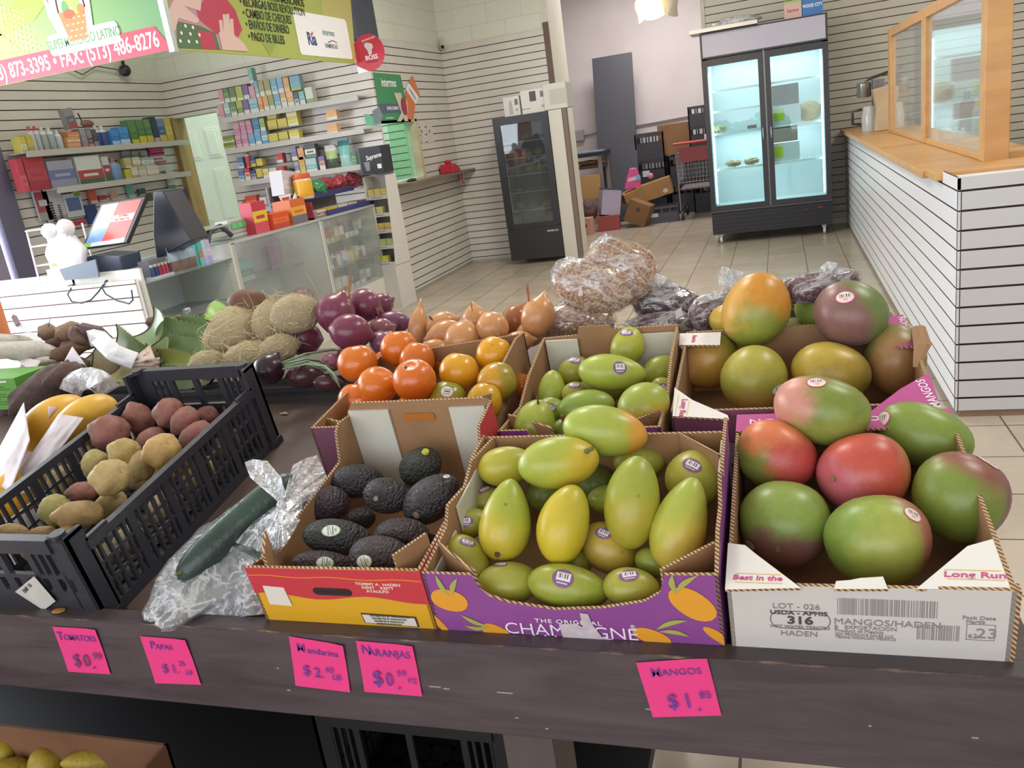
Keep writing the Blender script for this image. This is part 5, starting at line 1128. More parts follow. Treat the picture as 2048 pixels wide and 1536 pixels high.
note('pink sticky note handwritten Tomatoes at the far left', [(105, 1253), (192, 1258), (222, 1348), (138, 1342)], [('T', .12, .80, .019, PEN, 1, .0), ('OMATOES', .56, .78, .0135, PEN, .95, .05), ('$', .32, .28, .029, PEN2, .9, .1), ('0', .55, .28, .028, PEN2, .9, .1), ('.', .69, .24, .028, PEN2, 1, 0), ('99', .84, .40, .017, PEN2, .95, .1)])
note('pink sticky note handwritten Papas under the potato crate', [(280, 1272), (372, 1279), (403, 1369), (312, 1365)], [('P', .22, .83, .017, PEN, 1, .05), ('APAS', .46, .80, .0115, PEN, 1.1, .05), ('$', .34, .34, .02, PEN, .95, .1), ('1.', .56, .34, .02, PEN, .9, 0), ('25', .74, .46, .0105, PEN, 1.1, 0), ('LB', .84, .28, .0105, PEN, 1, .1)])
note('pink sticky note handwritten Mandarina below the avocado carton', [(578, 1272), (687, 1290), (701, 1384), (592, 1370)], [('M', .20, .80, .017, PEN, 1, 0), ('andarina', .60, .78, .0125, PEN, 1.05, 0), ('$', .26, .36, .021, PEN, 1, 0), ('2.', .48, .34, .021, PEN, .95, 0), ('65', .69, .44, .0115, PEN, 1.1, 0), ('LB', .80, .30, .0115, PEN, 1.05, 0)])
note('pink sticky note handwritten Naranjas right of the Mandarina note', [(712, 1281), (826, 1291), (845, 1392), (730, 1382)], [('N', .16, .84, .018, PEN, 1, 0), ('ARANJAS', .56, .80, .0145, PEN, .98, 0), ('$', .28, .30, .030, PEN, .95, .05), ('0', .49, .29, .027, PEN, .8, 0), ('.', .64, .24, .028, PEN, 1, 0), ('59', .72, .44, .0115, PEN, 1.15, 0), ('PZ', .89, .31, .0095, PEN, 1.1, 0)])
note('pink sticky note handwritten Mangos at the right below the mangoes', [(1272, 1325), (1414, 1315), (1443, 1430), (1306, 1433)], [('M', .24, .80, .016, PEN, 1, 0), ('ANGOS', .60, .79, .0115, PEN, 1.12, 0), ('$', .36, .28, .026, PEN, .95, .05), ('1', .58, .28, .026, PEN, 1, 0), ('.', .72, .22, .026, PEN, 1, 0), ('85', .85, .38, .0125, PEN, 1.1, 0)])
# ================================================================== PLANTAINS ON THE LOWER SHELF
zr = .56; p = onz(336, 1487, zr); L0 = onz(-60, 1428, zr)
pb = thing('plantain_carton', 'open brown cardboard box of plantains on the dark lower shelf', 'box', frame((p.x - .62, p.y - .42, .29), (1, 0, 0), (0, 1, 0)))
KB = P('kraft_dark', '#7d573c', .75, c2='#6f4b33', ns=5)
hh = zr - .29
for nm, q in (('bottom', (0, .62, 0, .42, 0, .005)), ('back_panel', (0, .62, .415, .42, 0, hh)), ('front_panel', (0, .62, 0, .005, 0, hh - .06)), ('side_panel', (0, .005, 0, .42, 0, hh)), ('side_panel', (.615, .62, 0, .42, 0, hh))):
    MB().box(*q).build(nm, KB, pb)
PLM = lambda: FM('#8a7c22', '#a8922a', (0, 1, .2), .1, spots='#3a3018', rough=.5, mott=.25)
def sh_ban(b=.5):
    def f(p):
        s = 1.15 - .35 * abs(p.x) ** 3; return Vector((p.x, p.y * s - b * p.x * p.x, p.z * s))
    return f
onp = lambda px, py, h: onz(px, py, zr - .085 + h)
pl = [(195, 1522, 72, 24, -3, .03, 'longest yellow plantain lying across the right of the lower box', PLM()), (90, 1528, 48, 30, 35, .02, 'stubby plantain beside the longest yellow one', PLM()), (8, 1505, 30, 24, -10, .03, 'bright yellow plantain tip at the left edge of the lower box', PLM()), (70, 1508, 50, 22, -25, .0, 'brownish plantain at the back of the lower box', PLM()), (20, 1545, 60, 26, 10, .02, 'plantain at the bottom left corner of the photo', PLM())]
mk(pl, 'plantain', 'plantain', 'plantains in the lower box', sh_ban(.35), onp)
# crate below, the shade under the table put into its near-black colour
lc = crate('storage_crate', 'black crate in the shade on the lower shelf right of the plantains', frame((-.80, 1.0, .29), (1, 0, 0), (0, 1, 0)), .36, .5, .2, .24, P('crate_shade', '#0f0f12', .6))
# ================================================================== YELLOW MELONS IN PAPER (left of the crate)
ML = lambda: FM('#cf9a28', '#d9a838', (0, 1, .2), .3, rough=.4, bumpk=.1, mott=.06)
m1 = fruit('yellow_melon', 'yellow melon wrapped in white paper at the far left of the table', 'melon', 106, 846, 80, 48, 35, onbed(106, 846, .075), None, ML())
m2 = fruit('yellow_melon', 'yellow melon with a pinkish paper tag touching the potato crate', 'melon', 172, 842, 74, 46, 35, onbed(172, 842, .085), None, ML())
fruit('yellow_melon', 'yellow melon low behind the crate slots at the left', 'melon', 30, 985, 70, 46, 25, onbed(30, 985, .05), None, ML())
def sheet(name, label, cat, pts, m, amp, seed, nu=16, nv=16, th=0):
    """crumpled sheet spanned by four 3-D corners"""
    a, b, c, d = [Vector(p) for p in pts]; o = Vector((seed, seed * 2, 1))
    def fn(u, v):
        p = (a.lerp(b, u)).lerp(d.lerp(c, u), v); return p + (CAM - p).normalized() * (amp * (noise.noise(Vector((u * 3, v * 3, seed))) + .4 * noise.noise(Vector((u * 9, v * 9, seed)))) + amp * 1.2 * sin(u * pi) * sin(v * pi))
    s = MB().grid(fn, nu, nv).build(name, m, None, 180)
    so = s.modifiers.new('thick', 'SOLIDIFY'); so.thickness = .0008
    return tag(s, label, cat)
PAP = P('paper_white', '#cfc8cc', .7, c2='#c6bec4', ns=6); PAPB = P('paper_pinkish', '#b49a92', .7)
sheet('wrapping_paper', 'white wrapping paper around the leftmost yellow melon', 'paper', [ob(-30, 950, .06), ob(48, 805, .135), ob(60, 880, .13), ob(20, 985, .09)], PAP, .014, 1)
sheet('wrapping_paper', 'white wrapping paper folded between melon and crate', 'paper', [ob(0, 1000, .06), ob(118, 828, .135), ob(168, 836, .13), ob(55, 985, .06)], PAP, .014, 2)
sheet('paper_tag', 'small pinkish paper corner standing between the two melons', 'paper', [ob(96, 812, .135), ob(118, 815, .135), ob(104, 830, .12), ob(98, 838, .12)], PAPB, .004, 3, 6, 6)
# ================================================================== UPPER TIER: ONIONS, COCONUTS, BEANS, ALOE, ROOTS
def onion_mat(c1, c2, c3):
    def f(M, R):
        _cn[0] += 1; t = NT('onion_skin_%03d' % _cn[0]); co = t.coord('Object', (.5 / R, 5 / R, 5 / R)); n1 = t.noise(co, 1.6, 5, .55, .3); n2 = t.noise(t.coord('Object', (1 / R,) * 3), 1.2, 3)
        c = t.ramp(n1, [(.30, c1), (.62, c2)]); c = t.mix(t.ramp(n2, [(.55, (0, 0, 0, 1)), (.75, (.8, .8, .8, 1))]), c, lin(c3))
        return t.done(t.pbr(c, .26, 0, t.bump(n1, .05, .003), .5))
    return f
RO = lambda: onion_mat('#6a3046', '#7a3c52', '#8f5468'); YO_ = lambda: onion_mat('#bd8656', '#c79262', '#cfa27c')
def sh_onion(neck=.35, flat=.92):
    def f(p):
        r = sqrt(p.y * p.y + p.z * p.z); x = p.x * flat
        if p.x > 0: x += neck * math.exp(-(r / .22) ** 2)
        else: x -= .10 * math.exp(-(r / .2) ** 2)
        return Vector((x, p.y, p.z))
    return f
HUSK = P('dry_husk', '#b88a5c', .8, c2='#9c6c44', ns=60)
def tuft(o, px, py, to, L, n, r, name, m=None, spread=.5, seed=1):
    T = bvh(o); loc, nn, i, dd = T.ray_cast(CAM, ray(px, py))
    if loc is None:
        nr = T.find_nearest(CAM + ray(px, py) * (o.matrix_world.translation - CAM).length); loc, nn = nr[0], nr[1]
    rnd = random.Random(seed); Mi = o.matrix_world.inverted(); d = (RT * to[0] + UP * to[1] - FW * to[2]).normalized(); b = MB()
    for k in range(n):
        v = (d + Vector((rnd.uniform(-1, 1), rnd.uniform(-1, 1), rnd.uniform(-1, 1))) * spread).normalized(); l = L * rnd.uniform(.6, 1.1)
        a = loc - nn * .003; q = [a, a + d * l * .35 + v * l * .1, a + d * l * .5 + v * l * .4, a + d * l * .55 + v * l * .75 + Vector((0, 0, rnd.uniform(-.2, .1) * l))]
        b.tube([Mi @ x for x in q], [r, r * .8, r * .6, r * .25], 5)
    b.build(name, m or HUSK, o, 180)
def mk2(lst, name, cat, group, shp, mfd, tufts):
    out = []
    for it in lst:
        px, py, a, b, ang, h, lab = it[:7]; kw = dict(it[7]) if len(it) > 7 else {}; tf = kw.pop('tf', []); mf = kw.pop('mf', None) or mfd(); sh = kw.pop('sh', shp); bf = kw.pop('bed', onbed2)
        o = fruit(kw.pop('nm', name), lab, kw.pop('cat', cat), px, py, a, b, ang, bf(px, py, h), sh, mf, group, **kw)
        bb = [Vector(v.co) for v in o.data.vertices]; o['r'] = [max(abs(v[i]) for v in bb) for i in range(3)]; out.append((o, tf))
    relax([o for o, _ in out]); bpy.context.view_layer.update()
    for o, tf in out:
        del o['r']
        for t in tf: tuft(o, *t[:-1], **t[-1])
    return [o for o, _ in out]
reds = [
 (671, 626, 42, 42, 70, .115, 'red onion with white streak and tall dry neck on top of the pile', dict(tf=[(700, 600, (.0, 1, 0), .055, 9, .0018, 'dry_stem', dict(spread=.22))])),
 (728, 611, 38, 34, -20, .095, 'red onion with dry roots behind the topmost one', dict(tf=[(752, 616, (.5, -.4, .5), .022, 12, .0008, 'root_tuft', dict(spread=.8))])),
 (762, 611, 28, 24, 30, .085, 'red onion at the far right back with a stubby neck', dict(tf=[(774, 594, (.5, .6, .3), .012, 6, .0015, 'dry_stem', dict(spread=.6))])),
 (606, 676, 42, 36, 175, .06, 'red onion with neck pointing left beside the coconuts', dict(tf=[(568, 688, (-1, -.1, .3), .012, 6, .002, 'dry_stem', dict(spread=.4)), (622, 645, (.1, 1, .2), .03, 5, .003, 'skin_flake', dict(m=P('skin_dark', '#5a2438', .5), spread=.3))])),
 (701, 664, 46, 37, -10, .085, 'big shiny red onion in the front middle of the pile', {}),
 (786, 645, 38, 23, 0, .06, 'purple papery onion next to the yellow onions', dict(mf=onion_mat('#5f3550', '#7a4a64', '#8f6a82'), tf=[(752, 640, (-.5, .5, .3), .02, 8, .0015, 'skin_flake', dict(m=P('skin_purple', '#6a3a5a', .5), spread=.9))])),
 (762, 662, 30, 26, 20, .05, 'pinkish red onion between the shiny one and the papery one', dict(mf=onion_mat('#74424f', '#85505c', '#96646c'))),
 (768, 688, 26, 32, 60, .045, 'mauve onion just behind the mandarins', dict(mf=onion_mat('#704058', '#84546c', '#946a80'))),
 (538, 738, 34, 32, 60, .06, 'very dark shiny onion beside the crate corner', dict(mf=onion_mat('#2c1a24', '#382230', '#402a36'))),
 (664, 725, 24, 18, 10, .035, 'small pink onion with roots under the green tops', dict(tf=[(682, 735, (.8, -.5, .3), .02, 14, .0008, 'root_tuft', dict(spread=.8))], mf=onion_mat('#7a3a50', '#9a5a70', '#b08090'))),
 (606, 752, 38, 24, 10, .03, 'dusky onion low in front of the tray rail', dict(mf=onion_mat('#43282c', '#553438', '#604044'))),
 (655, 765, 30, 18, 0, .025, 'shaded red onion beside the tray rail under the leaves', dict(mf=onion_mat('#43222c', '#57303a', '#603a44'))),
 (700, 715, 30, 26, 0, .03, 'shaded red onion behind the left mandarin', {}),
]
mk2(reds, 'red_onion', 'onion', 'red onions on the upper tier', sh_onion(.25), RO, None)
yel = [
 (836, 655, 44, 20, 84, .06, 'narrow yellow onion skin standing at the left of the yellow onions', dict(sh=sh_onion(.5, .9))),
 (884, 648, 34, 25, 20, .065, 'yellow onion with torn dark neck skin at the back left', dict(tf=[(864, 640, (-.3, .4, .6), .016, 7, .0018, 'dry_stem', dict(m=P('skin_brown', '#7a4a2a', .6), spread=.5))])),
 (892, 668, 40, 28, 195, .06, 'glossy yellow onion with pointed neck at left', {}),
 (925, 681, 42, 37, -100, .075, 'round yellow onion with root end facing the camera', dict(tf=[(926, 692, (.2, -.5, .8), .014, 14, .0009, 'root_tuft', dict(spread=.9))], sh=sh_onion(.1, .95))),
 (951, 642, 34, 27, 100, .075, 'yellow onion with frayed upright neck in the back row', dict(tf=[(944, 624, (-.1, 1, .1), .022, 8, .0018, 'dry_stem', dict(spread=.3))])),
 (985, 656, 36, 33, -60, .09, 'shiny yellow onion with greenish neck pointing down', dict(tf=[(996, 668, (.3, -.4, .8), .008, 6, .003, 'dry_stem', dict(m=P('neck_green', '#a08a52', .6), spread=.4))])),
 (1030, 640, 34, 28, 60, .07, 'reddish brown onion behind the shiny one', dict(mf=onion_mat('#8f5634', '#a0663e', '#aa7450'))),
 (1076, 634, 46, 34, 75, .085, 'tall yellow onion with long dry neck beside the bean bags', dict(tf=[(1056, 604, (-.1, 1, .1), .035, 8, .0022, 'dry_stem', dict(spread=.25, m=P('neck_rust', '#a0623c', .7)))])),
 (1036, 684, 34, 22, 10, .06, 'papery onion just behind the kraft wall of the citrus carton', dict(tf=[(1015, 680, (-.6, .1, .6), .03, 10, .0015, 'skin_flake', dict(spread=.6))])),
 (1060, 668, 30, 26, 0, .05, 'yellow onion in shade below the tall one', {}),
 (870, 700, 34, 22, 0, .035, 'yellow onion behind the mandarin heap', {}),
]
mk2(yel, 'yellow_onion', 'onion', 'yellow onions on the upper tier', sh_onion(.3), YO_, None)
# loose onion leaves
gl = MB(); GLM = P('onion_leaf', '#5f7a5c', .45, c2='#71896a', ns=20, stretch=(1, 1, 1))
leaves = thing('onion_leaves', 'green onion leaves hanging over the small pink onion', 'leaves', onbed2(620, 730, .05)); Mi = leaves.matrix_world.inverted()
for pts in (((565, 725), (610, 708), (665, 700), (685, 702)), ((570, 728), (610, 718), (640, 722), (668, 738)), ((572, 733), (615, 722), (650, 735), (672, 755)), ((575, 736), (625, 726), (655, 740), (676, 768)), ((610, 728), (650, 732), (668, 748), (680, 775)), ((568, 738), (600, 727), (640, 737), (652, 742))):
    q = [Mi @ onbed2(x, y, .075 - .012 * i) for i, (x, y) in enumerate(pts)]
    MB().tube(q, [.005, .006, .005, .002], 7, 0, True, .4).build('leaf', GLM, leaves, 180)
# coconuts with hairy husk
def coir(M, R):
    _cn[0] += 1; t = NT('coir_%03d' % _cn[0]); co = t.coord('Object', (1.2 / R, 7 / R, 7 / R)); n1 = t.noise(co, 2.2, 6, .65, 1.6); n2 = t.noise(t.coord('Object', (1 / R,) * 3), 1.5, 3)
    c = t.ramp(n1, [(.28, '#c4ae82'), (.55, '#d4c5a0'), (.75, '#dfd3b4')]); c = t.mix(t.ramp(n2, [(.55, (0, 0, 0, 1)), (.8, (.5, .5, .5, 1))]), c, lin('#bfa26c'))
    return t.done(t.pbr(c, .85, 0, t.bump(n1, .9, .008), .2))
def sh_coco(p): r = sqrt(p.y * p.y + p.z * p.z); return Vector((p.x * 1.0 + (.14 * math.exp(-(r / .3) ** 2) if p.x > 0 else 0), p.y, p.z)) * (1 + .05 * noise.noise(p * 2.2))
FIB = P('coir_fibre', '#d8c8a2', .85)
coco = [
 (470, 660, 58, 48, 200, .10, 'large coconut at the left of the pile with its tip facing left'),
 (541, 644, 42, 38, 85, .105, 'coconut with a dark pointed tip standing up in the middle'),
 (592, 628, 50, 40, 10, .11, 'coconut at the back right with long loose fibres'),
 (417, 730, 40, 30, 10, .05, 'coconut low at the left behind the crate back panel'),
 (505, 715, 58, 34, 8, .055, 'coconut lying in front behind the crate back panel'),
 (558, 698, 40, 30, 20, .06, 'coconut beside the dark onion'),
]
cobs = mk2([c + ({'sh': sh_coco},) for c in coco], 'coconut', 'coconut', 'husked coconuts on the upper tier', sh_coco, lambda: coir, None)
for k, o in enumerate(cobs):
    rnd = random.Random(k + 11); b = MB(); vs = o.data.vertices; R = max(v.co.length for v in vs)
    toward = o.matrix_world.to_3x3().transposed() @ Vector((0, -.3, .8))
    for i in range(230):
        v = vs[rnd.randrange(len(vs))]; n = v.normal
        if n @ toward < -.35: continue
        lg = R * (rnd.uniform(.15, .35) if rnd.random() < .90 else rnd.uniform(.5, 1.0 if k != 2 else 1.5)); tdir = Vector((rnd.uniform(-1, 1), rnd.uniform(-.6, .6), rnd.uniform(-.6, .6)))
        tdir = (tdir - n * (tdir @ n)).normalized(); a = v.co * .995; f = .25 if lg < R * .4 else .8
        q = [a, a + tdir * lg * .3 + n * lg * .12 * f, a + tdir * lg * .65 + n * lg * (.25 + rnd.uniform(-.1, .15)) * f, a + tdir * lg + n * lg * rnd.uniform(.05, .5) * f]
        b.tube(q, [.0007, .0006, .0005, .0003], 3, 0, False)
    tag(b.build('fibres', FIB, o), kind='stuff')
# broken brown coconut shell behind
p = onbed2(492, 605, .15); tag(MB().grid(lambda u, v: p + (RT * (.05 * sin(v * 1.4) * cos(u * 2 * pi)) + UP * (.034 * sin(v * 1.4) * sin(u * 2 * pi)) + FW * (-.03 * cos(v * 1.4) + .02)), 20, 8, 0, True).build('dry_pod', P('pod_brown', '#6b4a34', .6, c2='#593c2a', ns=30), None, 180), 'curled dark brown dry husk behind the coconuts', 'husk')
# ---------------------------------------------------------------- bags of beans
CLR = film('bean_bag_film', 24, .62, .82, .42, .05, '#f8f6f4', (.5, 1, 1), .09); CLT = film('bean_bag_tuft', 60, .45, .72, .7, .2, '#f4f4f6', (1, 1, 1), .12)
def bean_bag(label, px, py, a, b, ang, h, bc, tpx, n=520, seed=1, tag_=None, flat=1.0, group=None):
    P0 = onbed2(px, py, h); dist = (P0 - CAM).length; d = (P0 - CAM).normalized(); s = depth(P0) / FPX
    X = (RT * cos(radians(ang)) + UP * sin(radians(ang))).normalized(); X = (X - Vector((0, 0, X.z * .2))).normalized(); Y = d.cross(X).normalized(); Y = -Y if Y.z < 0 else Y; Z = X.cross(Y)
    M = Matrix(((X.x, Y.x, Z.x, P0.x), (X.y, Y.y, Z.y, P0.y), (X.z, Y.z, Z.z, P0.z), (0, 0, 0, 1))); A, B, Cc = a * s, b * s, max(a, b) * s * .62 * flat
    t = thing('bean_bag', label, 'bag of beans', M, group); o_ = Vector((seed * 3.1, seed, 2))
    def lump(p): return Vector((math.copysign(abs(p.x) ** .88, p.x), math.copysign(abs(p.y) ** .9, p.y), math.copysign(abs(p.z) ** .9, p.z))) * (1 + .13 * noise.noise(p * 1.3 + o_))
    rnd = random.Random(seed); bm = MB(); g = pi * (3 - sqrt(5))
    bl = .0062
    for i in range(n):
        z = 1 - 2 * (i + .5) / n; r = sqrt(1 - z * z); p = Vector((r * cos(g * i), r * sin(g * i), z))
        if p.z < -.35: continue
        q = lump(p) * .93; q = Vector((q.x * A, q.y * B, q.z * Cc)); nn = Vector((p.x / A, p.y / B, p.z / Cc)).normalized()
        tx = Vector((rnd.uniform(-1, 1), rnd.uniform(-1, 1), rnd.uniform(-1, 1))); tx = (tx - nn * (tx @ nn) * .7).normalized()
        bm.ell((0, 0, 0), (bl, bl * .58, bl * .5), 7, 5, 0 if rnd.random() < .7 else 1, frame(q - nn * rnd.uniform(0, .004), tx, nn.cross(tx)))
    tag(bm.build('beans', bc, t, 180), kind='stuff')
    MB().ell((0, 0, 0), (A * .90, B * .90, Cc * .90), 28, 18, 0, None, lump).build('bean_core', bc[1], t, 180)
    def bagl(p): return lump(p) * (1.02 + .03 * noise.noise(p * 5 + o_) + .018 * noise.noise(p * 13 + o_))
    MB().ell((0, 0, 0), (A, B, Cc), 56, 36, 0, None, bagl).build('film', CLR, t, 180)
    Mi = M.inverted(); T0 = None
    if tpx:
        (kx, ky), edge = tpx; kp = CAM + ray(kx, ky) * (dist * .985); ed = [CAM + ray(ex, ey) * (dist * (.975 + .012 * (i % 3))) for i, (ex, ey) in enumerate(edge)]
        f = fan(kp, ed, max(6, len(edge) * 2), .008, seed, 9, .01); f.v = [tuple(Mi @ Vector(v)) for v in f.v]; f.build('knot_tuft', CLT, t, 180)
        f = fan(kp, [e.lerp(kp, .25) + Vector((0, .01, .004)) for e in ed[::-1]], max(6, len(edge) * 2), .010, seed + 5, 8, -.012); f.v = [tuple(Mi @ Vector(v)) for v in f.v]; f.build('knot_tuft', CLT, t, 180)
    if tag_:
        q = [Mi @ (CAM + ray(*c) * (dist - Cc * .99)) for c in tag_]
        MB().add(q, [(0, 1, 2, 3)]).build('price_label', P('label_barcode', '#c9c6c4', .5), t)
    return t
PIN = [P('pinto_tan', '#c4a284', .45), P('pinto_brown', '#ac8a6c', .45)]; DRKB = [P('bean_maroon', '#4c2630', .4), P('bean_dark', '#391f29', .4)]; MAU = [P('bean_mauve', '#7c5b66', .4), P('bean_plum', '#5d3f4b', .4)]
bean_bag('clear bag of tan pinto beans at the top of the stack, tied upright', 1238, 543, 80, 62, -18, .165, PIN, ((1212, 505), [(1195, 512), (1188, 488), (1196, 476), (1210, 466), (1222, 470), (1232, 482), (1240, 505)]), 620, 3)
bean_bag('clear bag of tan pinto beans in the middle of the stack with a barcode label', 1186, 573, 82, 54, -12, .155, PIN, ((1150, 560), [(1172, 585), (1125, 580), (1102, 562), (1100, 540), (1115, 520), (1140, 512), (1165, 520), (1172, 540)]), 640, 5, [(1156, 592), (1166, 591), (1164, 571), (1159, 571)])
bean_bag('clear bag of tan pinto beans at the bottom of the stack', 1150, 645, 84, 43, 5, .045, PIN, ((1140, 622), [(1120, 650), (1085, 645), (1068, 660), (1075, 640), (1100, 620), (1130, 600), (1150, 605)]), 640, 7)
bean_bag('shiny bag of dark red beans right of the pinto stack', 1328, 606, 72, 38, -6, .08, DRKB, ((1320, 575), [(1290, 585), (1285, 560), (1310, 545), (1335, 555), (1360, 575), (1380, 590)]), 560, 9)
bean_bag('bag of mauve beans behind the kraft mango carton with a small label', 1325, 652, 72, 30, 5, .05, MAU, ((1270, 655), [(1285, 680), (1245, 668), (1235, 650), (1255, 640), (1290, 635)]), 560, 11, [(1352, 640), (1366, 630), (1362, 614), (1350, 622)])
bean_bag('bag of mauve beans left of the orange topped mango', 1420, 628, 46, 38, 15, .065, MAU, ((1425, 600), [(1395, 610), (1405, 592), (1430, 584), (1455, 590), (1470, 600)]), 420, 13)
bean_bag('bag of dark beans between the two tallest mangoes', 1600, 600, 60, 46, 10, .06, DRKB, None, 420, 15)
bean_bag('bag of dark beans with a clear knot behind the maroon mango', 1640, 572, 80, 32, 12, .13, MAU, ((1655, 558), [(1635, 560), (1640, 535), (1655, 522), (1675, 526), (1690, 545), (1680, 560)]), 480, 17)
bean_bag('mostly empty clear bag end left of the orange topped mango top', 1490, 590, 44, 30, 10, .09, MAU, ((1480, 580), [(1440, 590), (1436, 548), (1445, 532), (1465, 538), (1490, 545), (1510, 560)]), 260, 19)
# ---------------------------------------------------------------- aloe leaves
ALM = P('aloe_green', '#869c6c', .42, c2='#748c60', ns=6, nb=.05); ALP = P('aloe_pale', '#9aa070', .5, c2='#8a9460', ns=8); ALB = P('aloe_rim', '#5c3f3c', .7); ALL = P('aloe_lime', '#86b050', .4)
def aloe(label, pts, w, m, cup=.35, rim=True, group='aloe leaves on the upper tier', tip=.25):
    """pts: (px, py, height above the tier) from the cut end to the tip; a curved, cupped leaf"""
    q = [onbed2(x, y, h) for x, y, h in pts]; n = len(q); c = q[0]; t = thing('aloe_leaf', label, 'leaf', c, group)
    def cen(v):
        x = v * (n - 1); i = min(int(x), n - 2); f = x - i; p0, p1, p2, p3 = q[max(i - 1, 0)], q[i], q[i + 1], q[min(i + 2, n - 1)]
        return .5 * ((2 * p1) + (p2 - p0) * f + (2 * p0 - 5 * p1 + 4 * p2 - p3) * f * f + (3 * p1 - p0 - 3 * p2 + p3) * f ** 3)
    def fn(u, v, off=0):
        p = cen(v); tg = (cen(min(v + .02, 1)) - cen(max(v - .02, 0))).normalized(); vw = (p - CAM).normalized(); sd = tg.cross(vw).normalized(); nr = sd.cross(tg).normalized()
        nr = -nr if nr @ (CAM - p) < 0 else nr; ww = w * (1 - (1 - tip) * v ** 1.5); s = (u - .5) * 2
        return p + sd * (s * ww) + nr * (cup * ww * s * s - cup * .5 * ww - off * (1 - s * s * .9)) - c
    b = MB().grid(lambda u, v: fn(u, v), 13, 22); b.grid(lambda u, v: fn(1 - u, v, w * .35), 13, 22)
    b.build('blade', m, t, 60)
    if rim: MB().tube([fn(k / 12, 0.0) for k in range(13)], w * .05, 5).build('cut_rim', ALB, t)
    b = MB()
    for k in range(14):
        v = .15 + .8 * k / 14
        for u in (0, 1): p = fn(u, v); o = (p - fn(.5, v)).normalized(); b.tube([p - o * .001, p + o * .005], [.0018, .0003], 4)
    b.build('spines', ALP, t)
aloe('tall green aloe leaf end with dark cut rim standing left of the coconuts', [(290, 650, .10), (318, 668, .085), (350, 668, .07), (395, 668, .065), (440, 668, .06)], .050, ALM, .55)
aloe('aloe leaf end with pale cut face left of the tall one', [(222, 684, .085), (245, 695, .08), (275, 706, .065), (310, 712, .05)], .045, ALM, .5)
aloe('long aloe leaf lying highest behind the tall leaf end', [(318, 652, .075), (360, 650, .08), (400, 645, .08), (440, 640, .08)], .026, ALM, .3, False)
aloe('long aloe leaf running under the upper ones toward the coconuts', [(325, 690, .05), (365, 694, .05), (405, 692, .05), (440, 688, .05)], .030, ALM, .3, False)
aloe('short aloe leaf end folded up in front of the tall one', [(303, 690, .075), (312, 702, .06), (320, 712, .05), (330, 720, .04)], .040, ALM, .45)
aloe('yellow green aloe leaf butt low behind the crate panel', [(318, 722, .04), (345, 720, .04), (375, 722, .035), (400, 728, .03)], .030, P('aloe_yellow', '#a5ad5c', .45, c2='#8fa052', ns=6), .4)
aloe('bright green leaf tip standing behind the largest coconut', [(437, 640, .13), (436, 626, .14), (430, 612, .15), (424, 604, .155)], .030, ALL, .3, False, None, .1)
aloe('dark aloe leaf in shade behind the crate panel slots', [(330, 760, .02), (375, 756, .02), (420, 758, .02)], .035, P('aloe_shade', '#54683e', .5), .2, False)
for k, (lab, pts, w) in enumerate((('aloe butt wrapped with plastic band nearest the yuca roots', [(180, 700, .085), (200, 712, .07), (225, 722, .055), (250, 732, .04)], .044), ('tan aloe butt with curled purple rim in the lower middle', [(180, 738, .06), (200, 742, .05), (225, 748, .035), (250, 752, .02)], .040), ('tan aloe butt with purple rim nearest the crate corner', [(232, 728, .06), (252, 738, .05), (272, 745, .04), (300, 750, .02)], .042), ('small tan aloe butt wrapped in crumpled tissue', [(285, 715, .05), (300, 722, .045), (318, 730, .03), (335, 738, .02)], .034))):
    aloe(lab, pts, w, P('aloe_butt_%d' % k, ('#8f9468', '#a59a74', '#9f9a6a', '#b5a48c')[k], .6, c2=('#7d8a58', '#9c8c66', '#8f8c58', '#a08e70')[k], ns=12), .6, True, 'wrapped aloe butts')
TIS = P('tissue_tan', '#c4b2a4', .7, c2='#b8a494', ns=20); PLW = P('plastic_wrap_white', '#dcdde0', .3)
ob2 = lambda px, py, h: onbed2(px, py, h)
sheet('tissue_paper', 'crumpled tan tissue around the aloe butts behind the crate corner', 'paper', [ob2(262, 720, .07), ob2(300, 690, .085), ob2(312, 722, .07), ob2(270, 728, .06)], TIS, .022, 7)
sheet('tissue_paper', 'pinkish tissue strip in front of the crumpled one', 'paper', [ob2(258, 724, .065), ob2(320, 715, .07), ob2(318, 736, .05), ob2(262, 738, .05)], P('tissue_pink', '#b7a096', .7), .014, 8)
sheet('paper_scrap', 'white triangular paper standing before the dark yuca end', 'paper', [ob2(126, 728, .06), ob2(145, 693, .10), ob2(175, 735, .07), ob2(160, 738, .06)], PAP, .006, 9, 8, 8)
def band(name, label, pts, w, m):
    q = [onbed2(x, y, h) for x, y, h in pts]; c = q[0]
    def fn(u, v):
        x = v * (len(q) - 1); i = min(int(x), len(q) - 2); p = q[i].lerp(q[i + 1], x - i); tg = (q[i + 1] - q[i]).normalized(); sd = tg.cross((p - CAM).normalized()).normalized(); s = (u - .5) * 2
        return p + sd * (w * s) + (CAM - p).normalized() * (w * .5 * (1 - s * s) + .004 * noise.noise(Vector((u * 4, v * 9, w * 99)))) 
    o = MB().grid(fn, 11, 30).build(name, m, None, 180); o.modifiers.new('thick', 'SOLIDIFY').thickness = .001; return tag(o, label, 'wrap')
band('plastic_band', 'milky plastic band draped over the aloe leaf ends', [(178, 678, .10), (196, 674, .115), (212, 690, .11), (228, 706, .095), (250, 715, .08), (270, 722, .07)], .020, PLW)
band('plastic_band', 'rolled milky plastic wrap lying behind the yellow melons', [(140, 785, .03), (150, 765, .055), (175, 755, .07), (200, 762, .065), (218, 785, .03)], .024, film('wrap_roll', 40, .4, .7, .8, .45, '#f0f0f0', (1, 1, 1)))
